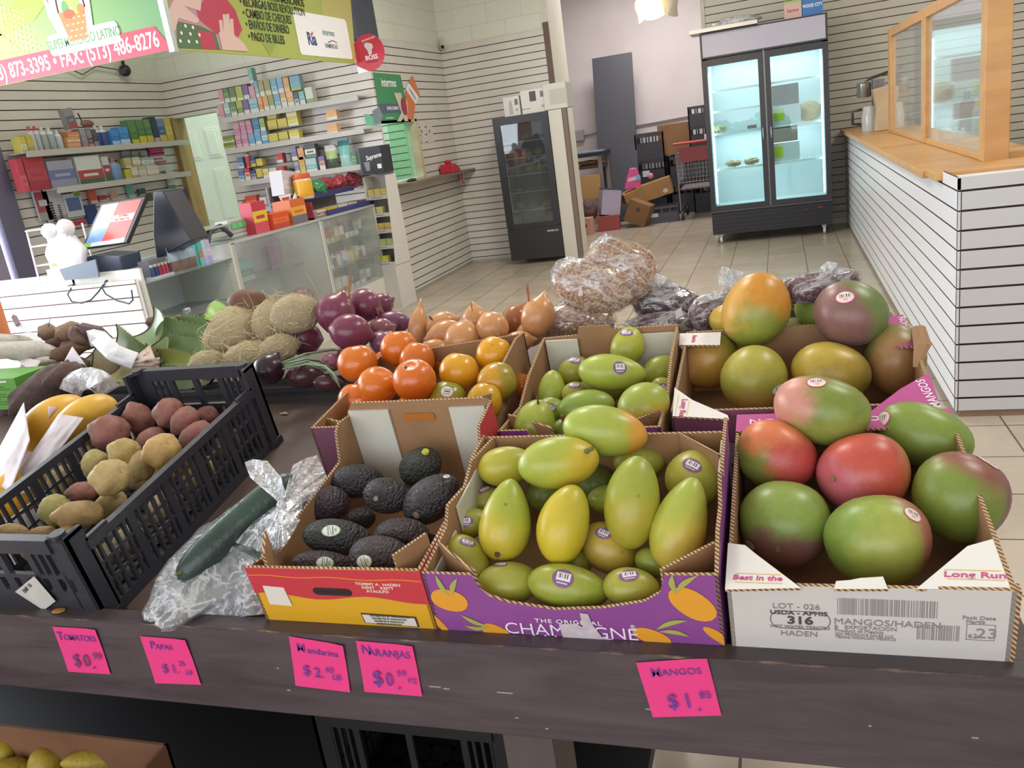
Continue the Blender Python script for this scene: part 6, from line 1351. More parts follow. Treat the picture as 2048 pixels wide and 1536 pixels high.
# ---------------------------------------------------------------- roots at the far left
YUC = lambda: FM('#4b3a36', '#5c4942', (0, 1, .2), .1, rough=.8, bumpk=.9, bs=40, mott=.3); BRN = lambda: FM('#7f6450', '#8d715a', (0, 1, .2), .1, rough=.65, bumpk=.35, bs=60, mott=.2); WHT = lambda: FM('#b9b0a6', '#c6beb4', (0, 1, .2), .1, rough=.6, bumpk=.25, bs=60, mott=.15)
roots = [
 (95, 775, 92, 36, 32, .03, 'thick dark barked yuca root across the far left', dict(mf=YUC(), nm='yuca_root', cat='root')),
 (60, 795, 66, 24, 30, .0, 'dark yuca root lying lowest behind the melons', dict(mf=YUC(), nm='yuca_root', cat='root')),
 (125, 752, 46, 22, 25, .065, 'yuca root with sawn knot on top of the thick one', dict(mf=YUC(), nm='yuca_root', cat='root')),
 (135, 705, 38, 16, 15, .07, 'small brown yuca end beside the white roots', dict(mf=FM('#6b4d38', '#5c4030', rough=.75, bumpk=.5, bs=50, mott=.3), nm='yuca_root', cat='root')),
 (150, 738, 38, 24, 20, .05, 'dark root end under the white paper triangle', dict(mf=YUC(), nm='yuca_root', cat='root')),
 (55, 702, 74, 20, -2, .085, 'long pale white root lying on top at the far left', dict(mf=WHT(), nm='white_root', cat='root')),
 (35, 684, 56, 14, -8, .09, 'pale white root behind the long one', dict(mf=WHT(), nm='white_root', cat='root')),
 (80, 728, 44, 13, 12, .05, 'short pale root below the long white one', dict(mf=WHT(), nm='white_root', cat='root')),
 (96, 665, 22, 18, 10, .10, 'brown sweet root with thin curled stem', dict(mf=BRN(), tf=[(96, 655, (.2, 1, 0), .03, 1, .0015, 'dry_stem', dict(spread=.2, m=P('root_stem', '#5a4636', .7)))])),
 (140, 662, 32, 18, 15, .10, 'tan pear shaped sweet root in the back row', dict(mf=BRN())),
 (158, 672, 26, 18, -50, .095, 'bent sweet root right of the tan one', dict(mf=FM('#7a6052', '#6a5246', rough=.65))),
 (188, 664, 36, 14, -18, .095, 'dark purple sweet root with stem pointing left', dict(mf=FM('#54404a', '#5f4a50', rough=.6), tf=[(158, 652, (-1, .4, 0), .016, 1, .003, 'dry_stem', dict(spread=.1, m=P('root_stem2', '#3f3236', .7)))])),
 (120, 684, 34, 12, 12, .075, 'thin twisted brown root in front of the sweet roots', dict(mf=FM('#664c46', '#5a4240', rough=.7))),
 (160, 690, 44, 14, 8, .06, 'tan root under the twisted one', dict(mf=BRN())),
 (352, 645, 26, 13, 8, .085, 'tan root behind the aloe leaves, right one', dict(mf=FM('#7c6354', '#8a705e', rough=.75, bumpk=.4, bs=60), bed=lambda x, y, h: onbed2(x, y, h))),
 (312, 645, 22, 12, 0, .08, 'dark root behind the aloe leaves, left one', dict(mf=FM('#5d463c', '#6a5044', rough=.75, bumpk=.4, bs=60))),
]
mk2(roots, 'sweet_root', 'root', None, sh_lump(9, .2, 1.4), BRN, None)
gb = thing('green_carton', 'bright green printed produce carton at the left edge behind the roots', 'box', frame(onbed2(-60, 822, -.0), (1, .0, 0), (0, 1, 0)))
MB().box(0, .17, 0, .10, 0, .075).build('carton_body', P('carton_green', '#5c9a3c', .5), gb)
b = MB()
for i in range(9): b.box(.07, .15 - .02 * (i % 3), -.001, 0, .012 + i * .006, .014 + i * .006)
b.build('print', P('print_dark_lines', '#3c6a2c', .6), gb); MB().box(.08, .145, -.0012, 0, .066, .070).build('print', PWHT, gb)
sheet('paper_cone', 'white paper with a barcode tucked under the pale roots', 'paper', [ob2(18, 708, .075), ob2(82, 722, .07), ob2(66, 746, .055), ob2(56, 738, .06)], PAP, .004, 12, 8, 8)
q = [ob2(54, 722, .074), ob2(62, 725, .073), ob2(60, 736, .068), ob2(53, 732, .069)]; b = MB()
for k in range(6): a = k / 6; b.add([q[0].lerp(q[1], a), q[0].lerp(q[1], a + .09), q[3].lerp(q[2], a + .09), q[3].lerp(q[2], a)], [(0, 1, 2, 3)])
tk = thing('clear_tube_label', 'clear plastic sleeve with a printed label leaning over the sweet roots', 'sleeve', ob2(86, 690, .09)); Mi = tk.matrix_world.inverted()
MB().tube([Mi @ ob2(86, 690, .09), Mi @ ob2(40, 650, .13)], .008, 10, 0, True, .35).build('sleeve', film('sleeve_film', 60, .4, .7, .8, .4, '#f0f0f4', (1, 1, 1)), tk, 60); MB().tube([Mi @ ob2(37, 651, .131), Mi @ ob2(28, 633, .145)], .007, 4).build('tag', P('tag_mauve', '#8a7680', .6), tk)
p = ob2(-6, 640, .14); tag(MB().tube([p + Vector((-.02, 0, -.10)), p + Vector((-.02, 0, .05))], .035, 14).build('orange_package', P('pack_orange', '#e08a5c', .5), None, 40), 'blurry orange package at the very left edge above the white roots', 'package')
# ================================================================== GOODS ON THE MEDICINE WALL
def sx(px, Y, z):
    lo, hi = -200, 1500
    for _ in range(40):
        m = (lo + hi) / 2
        if ony(px, m, Y).z > z: lo = m
        else: hi = m
    return ony(px, lo, Y).x
def sy(px, X, z):
    lo, hi = -200, 1500
    for _ in range(40):
        m = (lo + hi) / 2
        if onx(px, m, X).z > z: lo = m
        else: hi = m
    return onx(px, lo, X).y
def C_(c, r=.45): return P('print_' + c.strip('#'), c, r)
def carded(name, label, cat, M, w, h, d, c1, c2, c3, group=None, bands=(.25, .62), kind='box'):
    """box with its front at local y=0 (front faces -y), standing on z=0"""
    if kind == 'box':
        b = MB().box(-w / 2, w / 2, .0006, d, 0, h, 0)
        z1, z2 = h * bands[0], h * bands[1]
        for za, zb, m in ((0, z1, 1), (z1, z2, 2), (z2, h, 0)): b.box(-w / 2, w / 2, 0, .0006, za, zb, m)
        b.box(-w * .3, w * .3, -.0008, 0, z1 + (z2 - z1) * .3, z1 + (z2 - z1) * .6, 0)
        o = b.build(name, [C_(c1), C_(c2), C_(c3)])
        o.matrix_world = M; return tag(o, label, cat, group)
    if kind == 'bottle':
        t = thing(name, label, cat, M, group); r = w / 2
        MB().lathe([(r * .9, 0), (r, h * .04), (r, h * .68), (r * .75, h * .78), (r * .42, h * .82)], 14, TR((0, d / 2, 0)), [0, 1, 0, 0]).build('bottle_body', [C_(c1), C_(c2)], t, 40)
        MB().lathe([(r * .48, h * .81), (r * .48, h), (r * .4, h)], 12, TR((0, d / 2, 0))).build('cap', C_(c3), t, 40); return t
    if kind == 'pouch':
        b = MB().grid(lambda u, v: Vector(((u - .5) * w, d * .5 - d * .5 * sin(pi * u) ** .6 * sin(pi * min(1, v * 1.15 + .02)) ** .5, v * h)), 13, 13, [2 if j >= 9 else (1 if j < 5 else 0) for j in range(12) for i in range(12)])
        b.grid(lambda u, v: Vector(((.5 - u) * w, d * .5 + d * .3 * sin(pi * u) * sin(pi * v), v * h)), 9, 9, 0)
        o = b.build(name, [C_(c1, .3), C_(c2, .3), C_(c3, .3)], None, 60); o.matrix_world = M; return tag(o, label, cat, group)
SHELFW = P('shelf_white', '#bdb9b2', .45)
Yf = 7.40
SZ = (1.958, 1.660, 1.338, 1.060)
nm4 = ('top', 'second', 'third', 'lowest')
for k, z in enumerate(SZ):
    MBx = MB().box(-5.24 + .0, -3.70 if k < 3 else -4.5, Yf - .02, YS - .016, z - .012, z).box(-5.24, -3.70 if k < 3 else -4.5, Yf - .022, Yf - .012, z - .045, z + .004)
    tag(MBx.build('wall_shelf', SHELFW), 'white wall shelf on the medicine wall, %s one' % nm4[k], 'shelf', None)
KD = {'b': ('medicine_box', 'box'), 't': ('bottle', 'bottle'), 'p': ('pouch', 'pouch')}
cnt = {}
CN = {}
def colname(c):
    v = [x / 255 for x in (int(c[1:3], 16), int(c[3:5], 16), int(c[5:7], 16))]; mx, mn = max(v), min(v); dlt = mx - mn
    if dlt < .10: return 'white' if mx > .72 else 'grey' if mx > .35 else 'black'
    h = (0 if dlt == 0 else ((v[1] - v[2]) / dlt % 6 if mx == v[0] else (v[2] - v[0]) / dlt + 2 if mx == v[1] else (v[0] - v[1]) / dlt + 4)) * 60
    n = 'red' if h < 15 or h > 345 else 'orange' if h < 40 else 'yellow' if h < 68 else 'green' if h < 160 else 'teal' if h < 195 else 'blue' if h < 255 else 'purple' if h < 295 else 'pink'
    return ('dark ' if mx < .42 else 'pale ' if mn > .55 else '') + n
ORD = ('first', 'second', 'third', 'fourth', 'fifth', 'sixth', 'seventh', 'eighth', 'ninth', 'tenth', 'eleventh', 'twelfth', 'thirteenth', 'fourteenth', 'fifteenth', 'sixteenth', 'seventeenth', 'eighteenth', 'nineteenth', 'twentieth', 'twenty first', 'twenty second')
def row(items, z, where, group, Y=Yf, face='S', z0=0, d=.07):
    for i, it in enumerate(items):
        pl, pr, h, c1, c2, c3 = it[:6]; kd = it[6] if len(it) > 6 else 'b'; zz = z + z0 + (it[7] if len(it) > 7 else 0); nm, kind = KD[kd]
        if face == 'S':
            xa, xb = sx(pl, Y, zz), sx(pr, Y, zz); w = (xb - xa) * .96; M = TR(((xa + xb) / 2, Y, zz))
        else:
            ya, yb = sy(pl, Y, zz), sy(pr, Y, zz); w = (yb - ya) * .96; M = TR((Y, (ya + yb) / 2, zz)) @ RZ(90)
        lab = '%s and %s %s, %s from left, %s' % (colname(c1), colname(c2) if colname(c2) != colname(c1) else colname(c3), {'b': 'box', 't': 'bottle', 'p': 'pouch'}[kd], ORD[i], where)
        carded(nm, lab, {'b': 'box', 't': 'bottle', 'p': 'pouch'}[kd], M, w, h, d, c1, c2, c3, group, (.3, .66) if i % 3 else (.18, .5), kind)
pk, gd, lm, pu, lb, og, gn, bl, wh, ye, tl, ol, rd, nv, gy = '#c89aa0', '#6f8468', '#a8b068', '#7d6a9c', '#9cbcc4', '#d0a070', '#86a07a', '#7fa4bc', '#cfcfc6', '#c6b850', '#7fb0ac', '#a09a70', '#b8474c', '#3c4c80', '#8c8c90'
G1 = 'medicine boxes on the shelves of the back wall'
row([(440, 451, .135, pk, pk, '#c89090'), (452, 463, .135, lb, bl, wh), (464, 476, .135, gd, wh, gn), (477, 489, .135, lm, wh, gd), (490, 501, .135, pu, wh, pu), (502, 519, .135, lb, wh, bl), (520, 529, .135, og, wh, '#c88060'), (530, 540, .135, og, wh, og), (541, 551, .135, ol, wh, gn), (552, 564, .135, bl, wh, lb), (565, 576, .135, og, wh, wh), (577, 590, .135, '#d8b890', wh, og), (591, 600, .12, '#5f6478', wh, lb), (601, 612, .12, tl, wh, lb), (614, 629, .145, wh, gn, '#c8d4c4')], SZ[0], 'lower row of top shelf', G1)
row([(441, 450, .13, pk, wh, pk), (451, 461, .13, gd, wh, gn), (462, 474, .13, gd, '#c8cca8', gd), (475, 488, .13, lm, '#d0d4a0', lm), (489, 500, .13, pu, wh, pu), (501, 512, .11, pk, pk, '#c8a0a8'), (513, 520, .15, bl, wh, lb), (521, 531, .14, ol, wh, '#b0a078'), (532, 544, .14, ol, '#c8c4a0', gn), (545, 557, .14, bl, wh, lb), (558, 569, .14, '#88a8d0', wh, bl), (570, 581, .13, og, '#d8b898', og), (583, 603, .13, bl, lm, tl)], SZ[0] + .137, 'upper row of top shelf', G1)
row([(500, 508, .14, tl, wh, '#8fb8c0')], SZ[0] + .27, 'tallest on top shelf', G1)
row([(449, 473, .065, '#7c8040', wh, lm), (474, 486, .12, pk, '#d0a8b8', '#b87c9c'), (487, 499, .12, pk, '#d0a8b8', '#b87c9c'), (500, 512, .12, bl, wh, '#6c9cc4'), (513, 525, .12, bl, wh, '#6c9cc4'), (526, 538, .12, bl, '#5c94c8', wh), (539, 558, .085, ye, '#a8a05c', '#c8b868'), (559, 578, .085, ye, '#a8a05c', '#c8b868'), (580, 600, .088, ye, wh, '#d8d070'), (655, 676, .085, og, wh, '#d8a868')], SZ[1], 'bottom row of second shelf', G1)
row([(447, 470, .065, '#7c8040', wh, lm)], SZ[1] + .066, 'stacked at left end of second shelf', G1)
row([(470, 482, .12, pk, '#c890b0', '#b87c9c'), (483, 494, .12, pk, '#c890b0', '#b87c9c'), (495, 506, .12, pk, '#c890b0', '#b87c9c'), (508, 521, .13, '#5c8cac', bl, '#4c7ca0'), (522, 532, .12, lm, wh, gn), (537, 556, .085, ye, '#a8a05c', '#c8b868'), (557, 576, .085, ye, '#a8a05c', '#c8b868'), (577, 598, .088, ye, wh, '#d8d070'), (654, 675, .085, og, wh, '#d8a868')], SZ[1] + .122, 'middle row of second shelf', G1)
row([(535, 554, .085, ye, '#8c8450', '#c8b868'), (573, 594, .088, ye, wh, '#d8d070')], SZ[1] + .208, 'topping the second shelf stacks', G1)
row([(480, 491, .11, '#5c7ca8', wh, lb), (492, 503, .12, rd, wh, '#c8b0a0'), (504, 514, .09, nv, '#b0a0b0', gy), (515, 527, .10, ye, nv, '#c8b040'), (528, 540, .09, '#d0c8a0', wh, ye), (541, 556, .09, '#c8c0a0', '#b8b088', wh), (557, 570, .09, rd, wh, '#c05058'), (592, 601, .11, '#a0a0a8', wh, pu), (602, 613, .15, '#c89c40', ye, og), (614, 636, .13, '#a8c4c4', wh, tl), (641, 652, .13, pu, wh, og), (653, 676, .22, '#a8c080', '#55604c', wh, 'p'), (680, 704, .26, '#7fb8b4', '#a8d4c8', '#3c7c7c', 'p'), (706, 714, .13, '#4c7c5c', gd, gn)], SZ[2], 'lower row of third shelf', G1)
row([(478, 489, .11, '#5c7ca8', wh, lb), (490, 502, .16, wh, rd, '#b07070', 't'), (503, 513, .09, nv, ye, gy), (514, 526, .07, ye, ye, '#d8c860'), (555, 567, .09, rd, wh, '#c05058'), (585, 596, .13, '#8088a0', wh, pu), (598, 610, .11, og, wh, '#c88850'), (612, 634, .13, '#505458', '#6c8078', wh)], SZ[2] + .125, 'upper row of third shelf', G1)
row([(483, 493, .10, '#a8603c', og, rd, 't'), (494, 517, .13, '#c8482c', '#b89070', '#d06c4c'), (522, 536, .10, wh, gy, '#c8c8c0'), (537, 550, .10, wh, '#a0a0a0', wh)], SZ[3], 'lowest shelf', G1)
# ------------------------------------------------------------------ left wall goods
XF = -5.80
LZ = (1.822, 1.512, 1.30)
for k, (z, ya, yb) in enumerate(((LZ[0], 5.5, 7.55), (LZ[1], 5.7, 7.45))):
    MBx = MB().box(XL + .016, XF + .02, ya, yb, z - .012, z).box(XF + .012, XF + .022, ya, yb, z - .045, z + .004)
    tag(MBx.build('wall_shelf', SHELFW), 'white wall shelf on the left wall, %s one' % ('upper', 'lower')[k], 'shelf')
G2 = 'goods on the left wall shelves'
row([(46, 58, .12, '#c8bc58', '#b8b070', wh), (59, 72, .13, '#c0b050', '#a0a068', ye), (73, 84, .2, '#d0c8cc', '#c8c8d0', '#c04c60', 't'), (85, 95, .2, '#d4d0d4', '#b0b4b8', '#c85060', 't'), (96, 108, .19, '#ccd0d4', '#9ca4a4', wh, 't'), (109, 122, .19, '#ccd0d4', '#a0a4a8', wh, 't'), (124, 136, .16, '#d0d4dc', '#b4bcc0', wh, 't'), (138, 164, .045, og, '#d89058', '#d8a070'), (168, 179, .16, '#9a9498', '#a87c7c', gy), (180, 190, .16, '#8c8488', '#b09090', '#5c5058'), (191, 200, .15, '#5a5458', '#8c8c8c', '#4c484c'), (201, 212, .18, '#c8ccd8', '#3c4c88', wh, 't'), (213, 225, .18, '#c8ccd8', '#3c4c88', wh, 't'), (227, 243, .13, '#4c88c4', '#a0bcd8', '#3878bc'), (244, 263, .16, '#4c90cc', '#b0c8e0', '#3c80c4'), (266, 281, .22, '#5c8454', '#c8b83c', '#4c7848'), (282, 296, .22, '#5c8454', '#c8b83c', '#4c7848'), (297, 310, .22, '#688c54', '#c0b03c', '#4c7848'), (311, 322, .24, '#343c50', '#a8a8a8', '#2c3448'), (323, 336, .22, '#6888b0', '#c0b03c', '#3c5c8c'), (337, 350, .22, '#c0ac48', '#b8a440', '#c8b850')], LZ[0], 'upper shelf of left wall', G2, XF, 'L', 0, .09)
row([(136, 162, .045, og, '#d89058', wh), (137, 160, .045, '#c87858', og, og, 'b', .047)], LZ[0] + .047, 'flat among left wall bottles', G2, XF, 'L', 0, .09)
row([(50, 62, .26, '#b84450', '#b85058', '#c06468'), (63, 104, .27, '#a83a44', '#9c3640', '#a84850'), (106, 158, .22, '#9a9ca8', '#8c90a0', '#6c70a0'), (162, 212, .24, '#c8ccc8', '#44604c', '#a84840'), (214, 228, .22, '#c0c0c4', '#44604c', '#a04048'), (229, 250, .20, '#8098b8', '#6c88b0', '#a86868', 't'), (253, 266, .09, '#c0b030', '#c8b848', '#b0a870'), (267, 280, .10, '#c8c0a8', '#a8a078', wh), (281, 296, .10, '#b8a890', '#c0b4a4', wh), (297, 320, .10, '#c8c0b0', '#b0a08c', wh)], LZ[1], 'lower shelf of left wall', G2, XF, 'L', 0, .08)
row([(252, 265, .09, '#b8b078', wh, '#a8a078'), (268, 284, .09, '#c0b890', '#a8a078', wh), (285, 310, .08, '#90a898', '#a0b0a0', wh)], LZ[1] + .10, 'stacked on lower left shelf', G2, XF, 'L', 0, .08)
def peg(px, py, w, h, c1, c2, c3, lab, nm='blister_card', cat='card', kind='box', d=.02):
    p = onx(px, py, XL + .06); M = TR((p.x, p.y, p.z - h / 2)) @ RZ(90); return carded(nm, lab, cat, M, w, h, d, c1, c2, c3, None, (.2, .7), kind)
peg(312, 297, .20, .10, '#b8347c', '#c04888', '#b8347c', 'pink packet hanging above its twin by the wood post', 'packet', 'packet'); peg(316, 316, .22, .10, '#b8347c', '#c04888', '#c8c4c8', 'pink packet hanging lower by the wood post', 'packet', 'packet')
for i, px in enumerate((255, 272, 290)): peg(px, 314, .09, .11, '#b4b8b8', '#9ca4a4', '#8c9494', 'white tube on the left wall, %s of three beside the pink packets' % ORD[i], 'tube', 'tube')
peg(84, 400, .14, .34, '#c8c8cc', '#9c9ca0', '#a8505c', 'tall white battery card at the far left, rear one'); e1 = peg(108, 405, .20, .38, '#c8c8cc', '#9c9ca0', '#c0c0c4', 'big white battery card with dark cells in two columns')
b = MB()
for i in range(8): b.box(-.06, -.02, -.002, 0, .03 + i * .022, .044 + i * .022).box(.025, .055, -.002, 0, .03 + i * .018, .04 + i * .018)
b.build('battery_cell', P('cell_black', '#26262a', .4), e1); text('Energizer', .04, P('ink_dark', '#303038', .6), frame((0, -.0015, .34), (1, 0, 0), (0, 0, 1)), e1, 'print', .8, .03)
th = peg(148, 410, .20, .20, '#c8ccd0', '#c8ccd0', '#d0d4d8', 'white wall panel with a dark blue screen', 'wall_panel', 'panel'); MB().box(-.075, .075, -.003, 0, .05, .165).build('screen', P('screen_slate', '#4c5c7c', .2, emit='#3c4c6c', es=.25), th)
peg(152, 383, .07, .08, '#a8b860', '#a8b860', '#a8b860', 'lime sticky note above the wall panel', 'sticky_note', 'note')
for px, py, w, h, c, lab in ((186, 392, .085, .13, '#c85c40', 'orange and white card right of the wall panel'), (206, 396, .09, .05, '#a83c4c', 'small red packet beside the orange card'), (230, 392, .08, .07, '#c8a080', 'peach packet hanging above the register screen'), (285, 384, .09, .07, '#4c5860', 'dark packet above the register screen right corner'), (299, 396, .09, .10, '#4c5c4c', 'dark green packet behind the register'), (320, 393, .09, .12, '#a83c40', 'red packet hanging left of the orange one'), (341, 392, .11, .11, '#c84c2c', 'orange red packet hanging in the middle of three'), (366, 390, .10, .11, '#2c48a0', 'blue packet hanging by the wood post'), (342, 355, .10, .15, '#c0bcb8', 'white medicine card with red dot by the wood post'), (345, 376, .11, .06, '#50806c', 'green packet below the white medicine card'), (185, 428, .13, .17, '#34447c', 'navy card with white tools left of the register'), (158, 447, .16, .05, '#b8304c', 'red packet above the white bags'), (331, 436, .07, .15, '#b88838', 'yellow orange packet behind the card reader'), (353, 440, .06, .14, '#3c4468', 'navy packet beside the ring cans'), (262, 381, .08, .14, '#6cac98', 'teal bottle hanging above the register screen')):
    peg(px, py, w, h, c, '#c8c4c0' if 'navy' not in lab else c, c, lab, 'packet', 'packet')
cans = peg(370, 437, .19, .2, '#7c9884', '#8ca894', '#7c9884', 'green tray of round white cans by the wood post', 'can_tray', 'tray'); b = MB()
for i in range(3):
    for j in range(3): b = MB(); cx, cz = -.06 + i * .06, .04 + j * .058; b.tube([(cx + .022 * cos(t), -.004, cz + .022 * sin(t)) for t in [2 * pi * k / 12 for k in range(13)]], .006, 5, 0, False); b.build('can', P('can_white', '#c8d0c8', .4), cans)
bx = onx(146, 246, XF); carded('tool_box', 'grey packaged clipper standing on top of the bottles', 'box', TR((XF, bx.y, LZ[0] + .165)) @ RZ(90) @ RY(-8), .10, .17, .06, '#8c888c', '#a84c4c', '#6c686c'); br = onx(175, 250, XF)
brs = thing('hair_brush', 'brown oval hair brush lying on the boxes of the upper left shelf', 'brush', TR((XF, br.y, LZ[0] + .2))); MB().ell((0, 0, 0), (.03, .075, .032), 14, 8).build('brush_head', P('brush_brown', '#7c5650', .5), brs, 180)
MB().tube([(0, -.05, .01), (0, -.075, .09)], .006).build('handle', P('brush_dark', '#3c3438', .5), brs)
# ================================================================== SIGNS ON THE SERVICE WALL
def wallp(px, py, X=XW + .016): p = onx(px, py, X); return (p.y, p.z)
Mw = frame((XW + .018, 0, 0), (0, 1, 0), (0, 0, 1))
ig = thing('poster', 'green poster with white lettering above the service window', 'poster', (0, 0, 0))
def wpoly(par, name, pts, m, k=0, th=.002, X=0): return MB().prism([wallp(*p) for p in pts], th, TR((X + .0022 * k, 0, 0)) @ Mw).build(name, m, par)
wpoly(ig, 'sheet', [(746, 145), (800, 150), (822, 244), (762, 248)], P('poster_green', '#3f8f5c', .5), 0)
a = wallp(776, 166); text('intermex', .115, BWHITE, TR((XW + .0245, a[0], a[1])) @ frame((0, 0, 0), (0, 1, 0), (0, 0, 1)), ig, 'poster_lettering', .82, .02)
wpoly(ig, 'print_band', [(758, 208), (806, 207), (812, 224), (760, 227)], P('poster_slate', '#56607c', .5), 1); a = wallp(784, 217); text('ENV\u00cdA DINERO', .045, BWHITE, TR((XW + .0265, a[0], a[1])) @ frame((0, 0, 0), (0, 1, 0), (0, 0, 1)), ig, 'poster_lettering', .9, .015)
a = wallp(778, 236); text('www.intermexonline.com', .022, BWHITE, TR((XW + .0265, a[0], a[1])) @ frame((0, 0, 0), (0, 1, 0), (0, 0, 1)), ig, 'poster_lettering', .8, .005)
rib = thing('ribbon_poster', 'cream crossed ribbon cut-out overlapping the green poster', 'poster', (0, 0, 0)); CRM = P('poster_cream', '#cfc8b8', .5)
wpoly(rib, 'ribbon', [(786, 186), (800, 186), (815, 242), (808, 243)], CRM, 3); wpoly(rib, 'ribbon', [(812, 200), (806, 215), (792, 243), (800, 243), (814, 222)], CRM, 4)
rs = thing('oval_badge', 'small dark red oval badge between green poster and orange sign', 'sign', (0, 0, 0)); c = wallp(805, 213); MB().prism([(c[0] + .06 * cos(t), c[1] + .085 * sin(t)) for t in [2 * pi * i / 20 for i in range(20)]], .003, TR((.016, 0, 0)) @ Mw).build('badge', P('badge_red', '#a03444', .5), rs)
os_ = thing('chevron_sign', 'orange and white chevron sign beside the green poster', 'sign', (0, 0, 0)); ORS = P('sign_orange', '#d9784c', .5)
wpoly(os_, 'sheet', [(824, 151), (839, 190), (829, 211), (826, 240), (814, 238), (810, 207), (811, 178)], ORS, 1); wpoly(os_, 'print_band', [(816, 166), (836, 194), (830, 209), (810, 178)], BWHITE, 2)
a = wallp(823, 188); text('LLAMADAS', .04, P('ink_teal', '#50807c', .5), TR((XW + .026, a[0], a[1])) @ frame((0, 0, 0), (0, 1, 0), (0, 0, 1)) @ RZ(-42), os_, 'poster_lettering', .8, .01)
sg1 = thing('counter_card', 'small green and grey stand-up card at the corner of the service wall', 'card', (0, 0, 0)); MB().box(XW - .02, XW + .03, 7.575, 7.585, 1.66, 1.83).build('sheet', P('card_grey', '#b8c0b8', .5), sg1); 
q = [ony(*p, 7.57) for p in ((728, 228), (750, 232), (752, 250), (733, 250))]; MB().prism([(v.x, v.z) for v in q], .003, TR((0, 7.57, 0)) @ XZ(0)).build('print', P('card_green', '#5fae84', .5), sg1)
q = [ony(*p, 7.565) for p in ((745, 222), (758, 214), (766, 232), (760, 248), (748, 246))]; MB().prism([(v.x, v.z) for v in q], .003, TR((0, 7.565, 0)) @ XZ(0)).build('print', P('card_dark', '#6c7874', .5), sg1)
for i, (pts, lab) in enumerate(((((838, 244), (848, 244), (850, 286), (844, 287)), 'narrow white notice right of the service window'), (((852, 244), (862, 244), (868, 284), (856, 286)), 'wider white notice with small dark marks right of the narrow one'))):
    n_ = thing('paper_notice', lab, 'notice', (0, 0, 0)); wpoly(n_, 'sheet', pts, P('notice_white', '#cfcbc2', .6), 0); c = wallp(pts[0][0] + 5 + i, 262); MB().box(XW + .0195, XW + .021, c[0] - .01, c[0] + .012, c[1] - .02, c[1] + .01).build('print', P('ink_notice', '#54504c', .6), n_)
ph = thing('telephone', 'red telephone on the narrow brown ledge', 'telephone', TR((XW + .12, 8.95, 1.10))); RDP = P('phone_red', '#b8283c', .35)
MB().prism([(-.10, 0), (.12, 0), (.12, .035), (-.02, .10), (-.10, .10)], .16, frame((.08, 0, 0), (0, 1, 0), (0, 0, 1)) @ TR((0, 0, -.16))).build('phone_body', RDP, ph, bevel=.008); MB().tube([(.0, -.09, .115), (.0, -.06, .125), (0, .02, .12)], .022, 10).build('handset', RDP, ph, 60)
b = MB().tube([(.09, .02, .02), (.10, .04, -.08), (.10, .07, -.14), (.10, .11, -.12), (.10, .13, -.02)], .006, 6); b.build('cord', P('phone_cord', '#a04450', .5), ph, 60)
tag(MB().ell((XW + .08, 7.95, 1.112), (.04, .09, .022), 14, 8).build('card_reader', P('reader_black', '#2c2e34', .3), None, 180), 'small black rounded device in the service window', 'device')
for lab, p, m in (('black dome camera on cables high on the left wall', onx(250, 141, XL + .05), 'k'), ('small white camera high in the corner above the cooler', Vector((XW + .06, YB - .06, 2.47)), 'w')):
    t = thing('security_camera', lab, 'camera', TR(p)); r = .055 if m == 'k' else .04; cm = P('cam_' + m, '#26282c' if m == 'k' else '#c8c8c0', .3)
    MB().ell((0, 0, 0), (r, r, r), 16, 10).build('camera_body', cm, t, 180); MB().tube([(0, -r * .5, 0), (r * .4, -r * 1.1, -r * .2)], r * .5, 12).build('lens', P('lens_dark', '#101014', .1), t, 60); MB().box(-.01, .01, -.01, .01, 0, r + .07).build('mount', cm, t)
    if m == 'k': MB().tube([(0, -.05, 0), (-.01, -.35, .03), (-.01, -.55, -.05), (-.01, -.8, .05)], .006, 6).build('cable', P('cable_brown', '#7c6a60', .6), t, 60)
# ================================================================== REGISTER AND CHECKOUT THINGS
ty = .913
pos = thing('register', 'black touch screen register showing a menu, tilted to the right', 'register', TR((-3.95, 4.30, ty))); D2 = P('pos_black', '#26272e', .35)
S0 = [ony(*p, 4.22) for p in ((202, 407), (292, 392), (276, 480), (186, 493))]
Mi = pos.matrix_world.inverted(); q = [Mi @ v for v in S0]; q[2] += Vector((0, -.10, 0)); q[3] += Vector((0, -.10, 0))
n = (q[1] - q[0]).cross(q[3] - q[0]).normalized(); n = n if n.y > 0 else -n
def quad(mb, q, off, th, m=0): a = [v + n * off for v in q]; c = [v + n * (off + th) for v in q]; mb.add(a + c, [(0, 1, 2, 3), (7, 6, 5, 4), (0, 4, 5, 1), (1, 5, 6, 2), (2, 6, 7, 3), (3, 7, 4, 0)], m)
b = MB(); quad(b, q, 0, .03); b.build('monitor', D2, pos, bevel=.004)
def sub(u0, u1, v0, v1): f = lambda u, v: q[3].lerp(q[2], u).lerp(q[0].lerp(q[1], u), v); return [f(u0, v1), f(u1, v1), f(u1, v0), f(u0, v0)]
for nm, r_, c, es in (('screen', (.06, .93, .10, .95), '#c9b9a4', .35), ('screen_panel', (.42, .93, .10, .95), '#c7463c', .5), ('screen_panel', (.06, .42, .10, .42), '#6a8cbc', .5), ('screen_panel', (.44, .91, .52, .66), '#d8cfc0', .5), ('screen_panel', (.20, .93, .02, .12), '#c8d8e4', .5), ('screen_panel', (.03, .20, .02, .12), '#8cbc4c', .5)):
    b = MB(); quad(b, sub(*r_), -.0015 - .0006 * ('panel' in nm) - .0003 * (c == '#d8cfc0'), .001); b.build(nm, P('scr_' + c[1:], c, .3, emit=c, es=es), pos)
c0 = sum(sub(.44, .91, .52, .66), Vector()) / 4 + n * -.003; X = (q[1] - q[0]).normalized(); Y = (q[0] - q[3]).normalized()
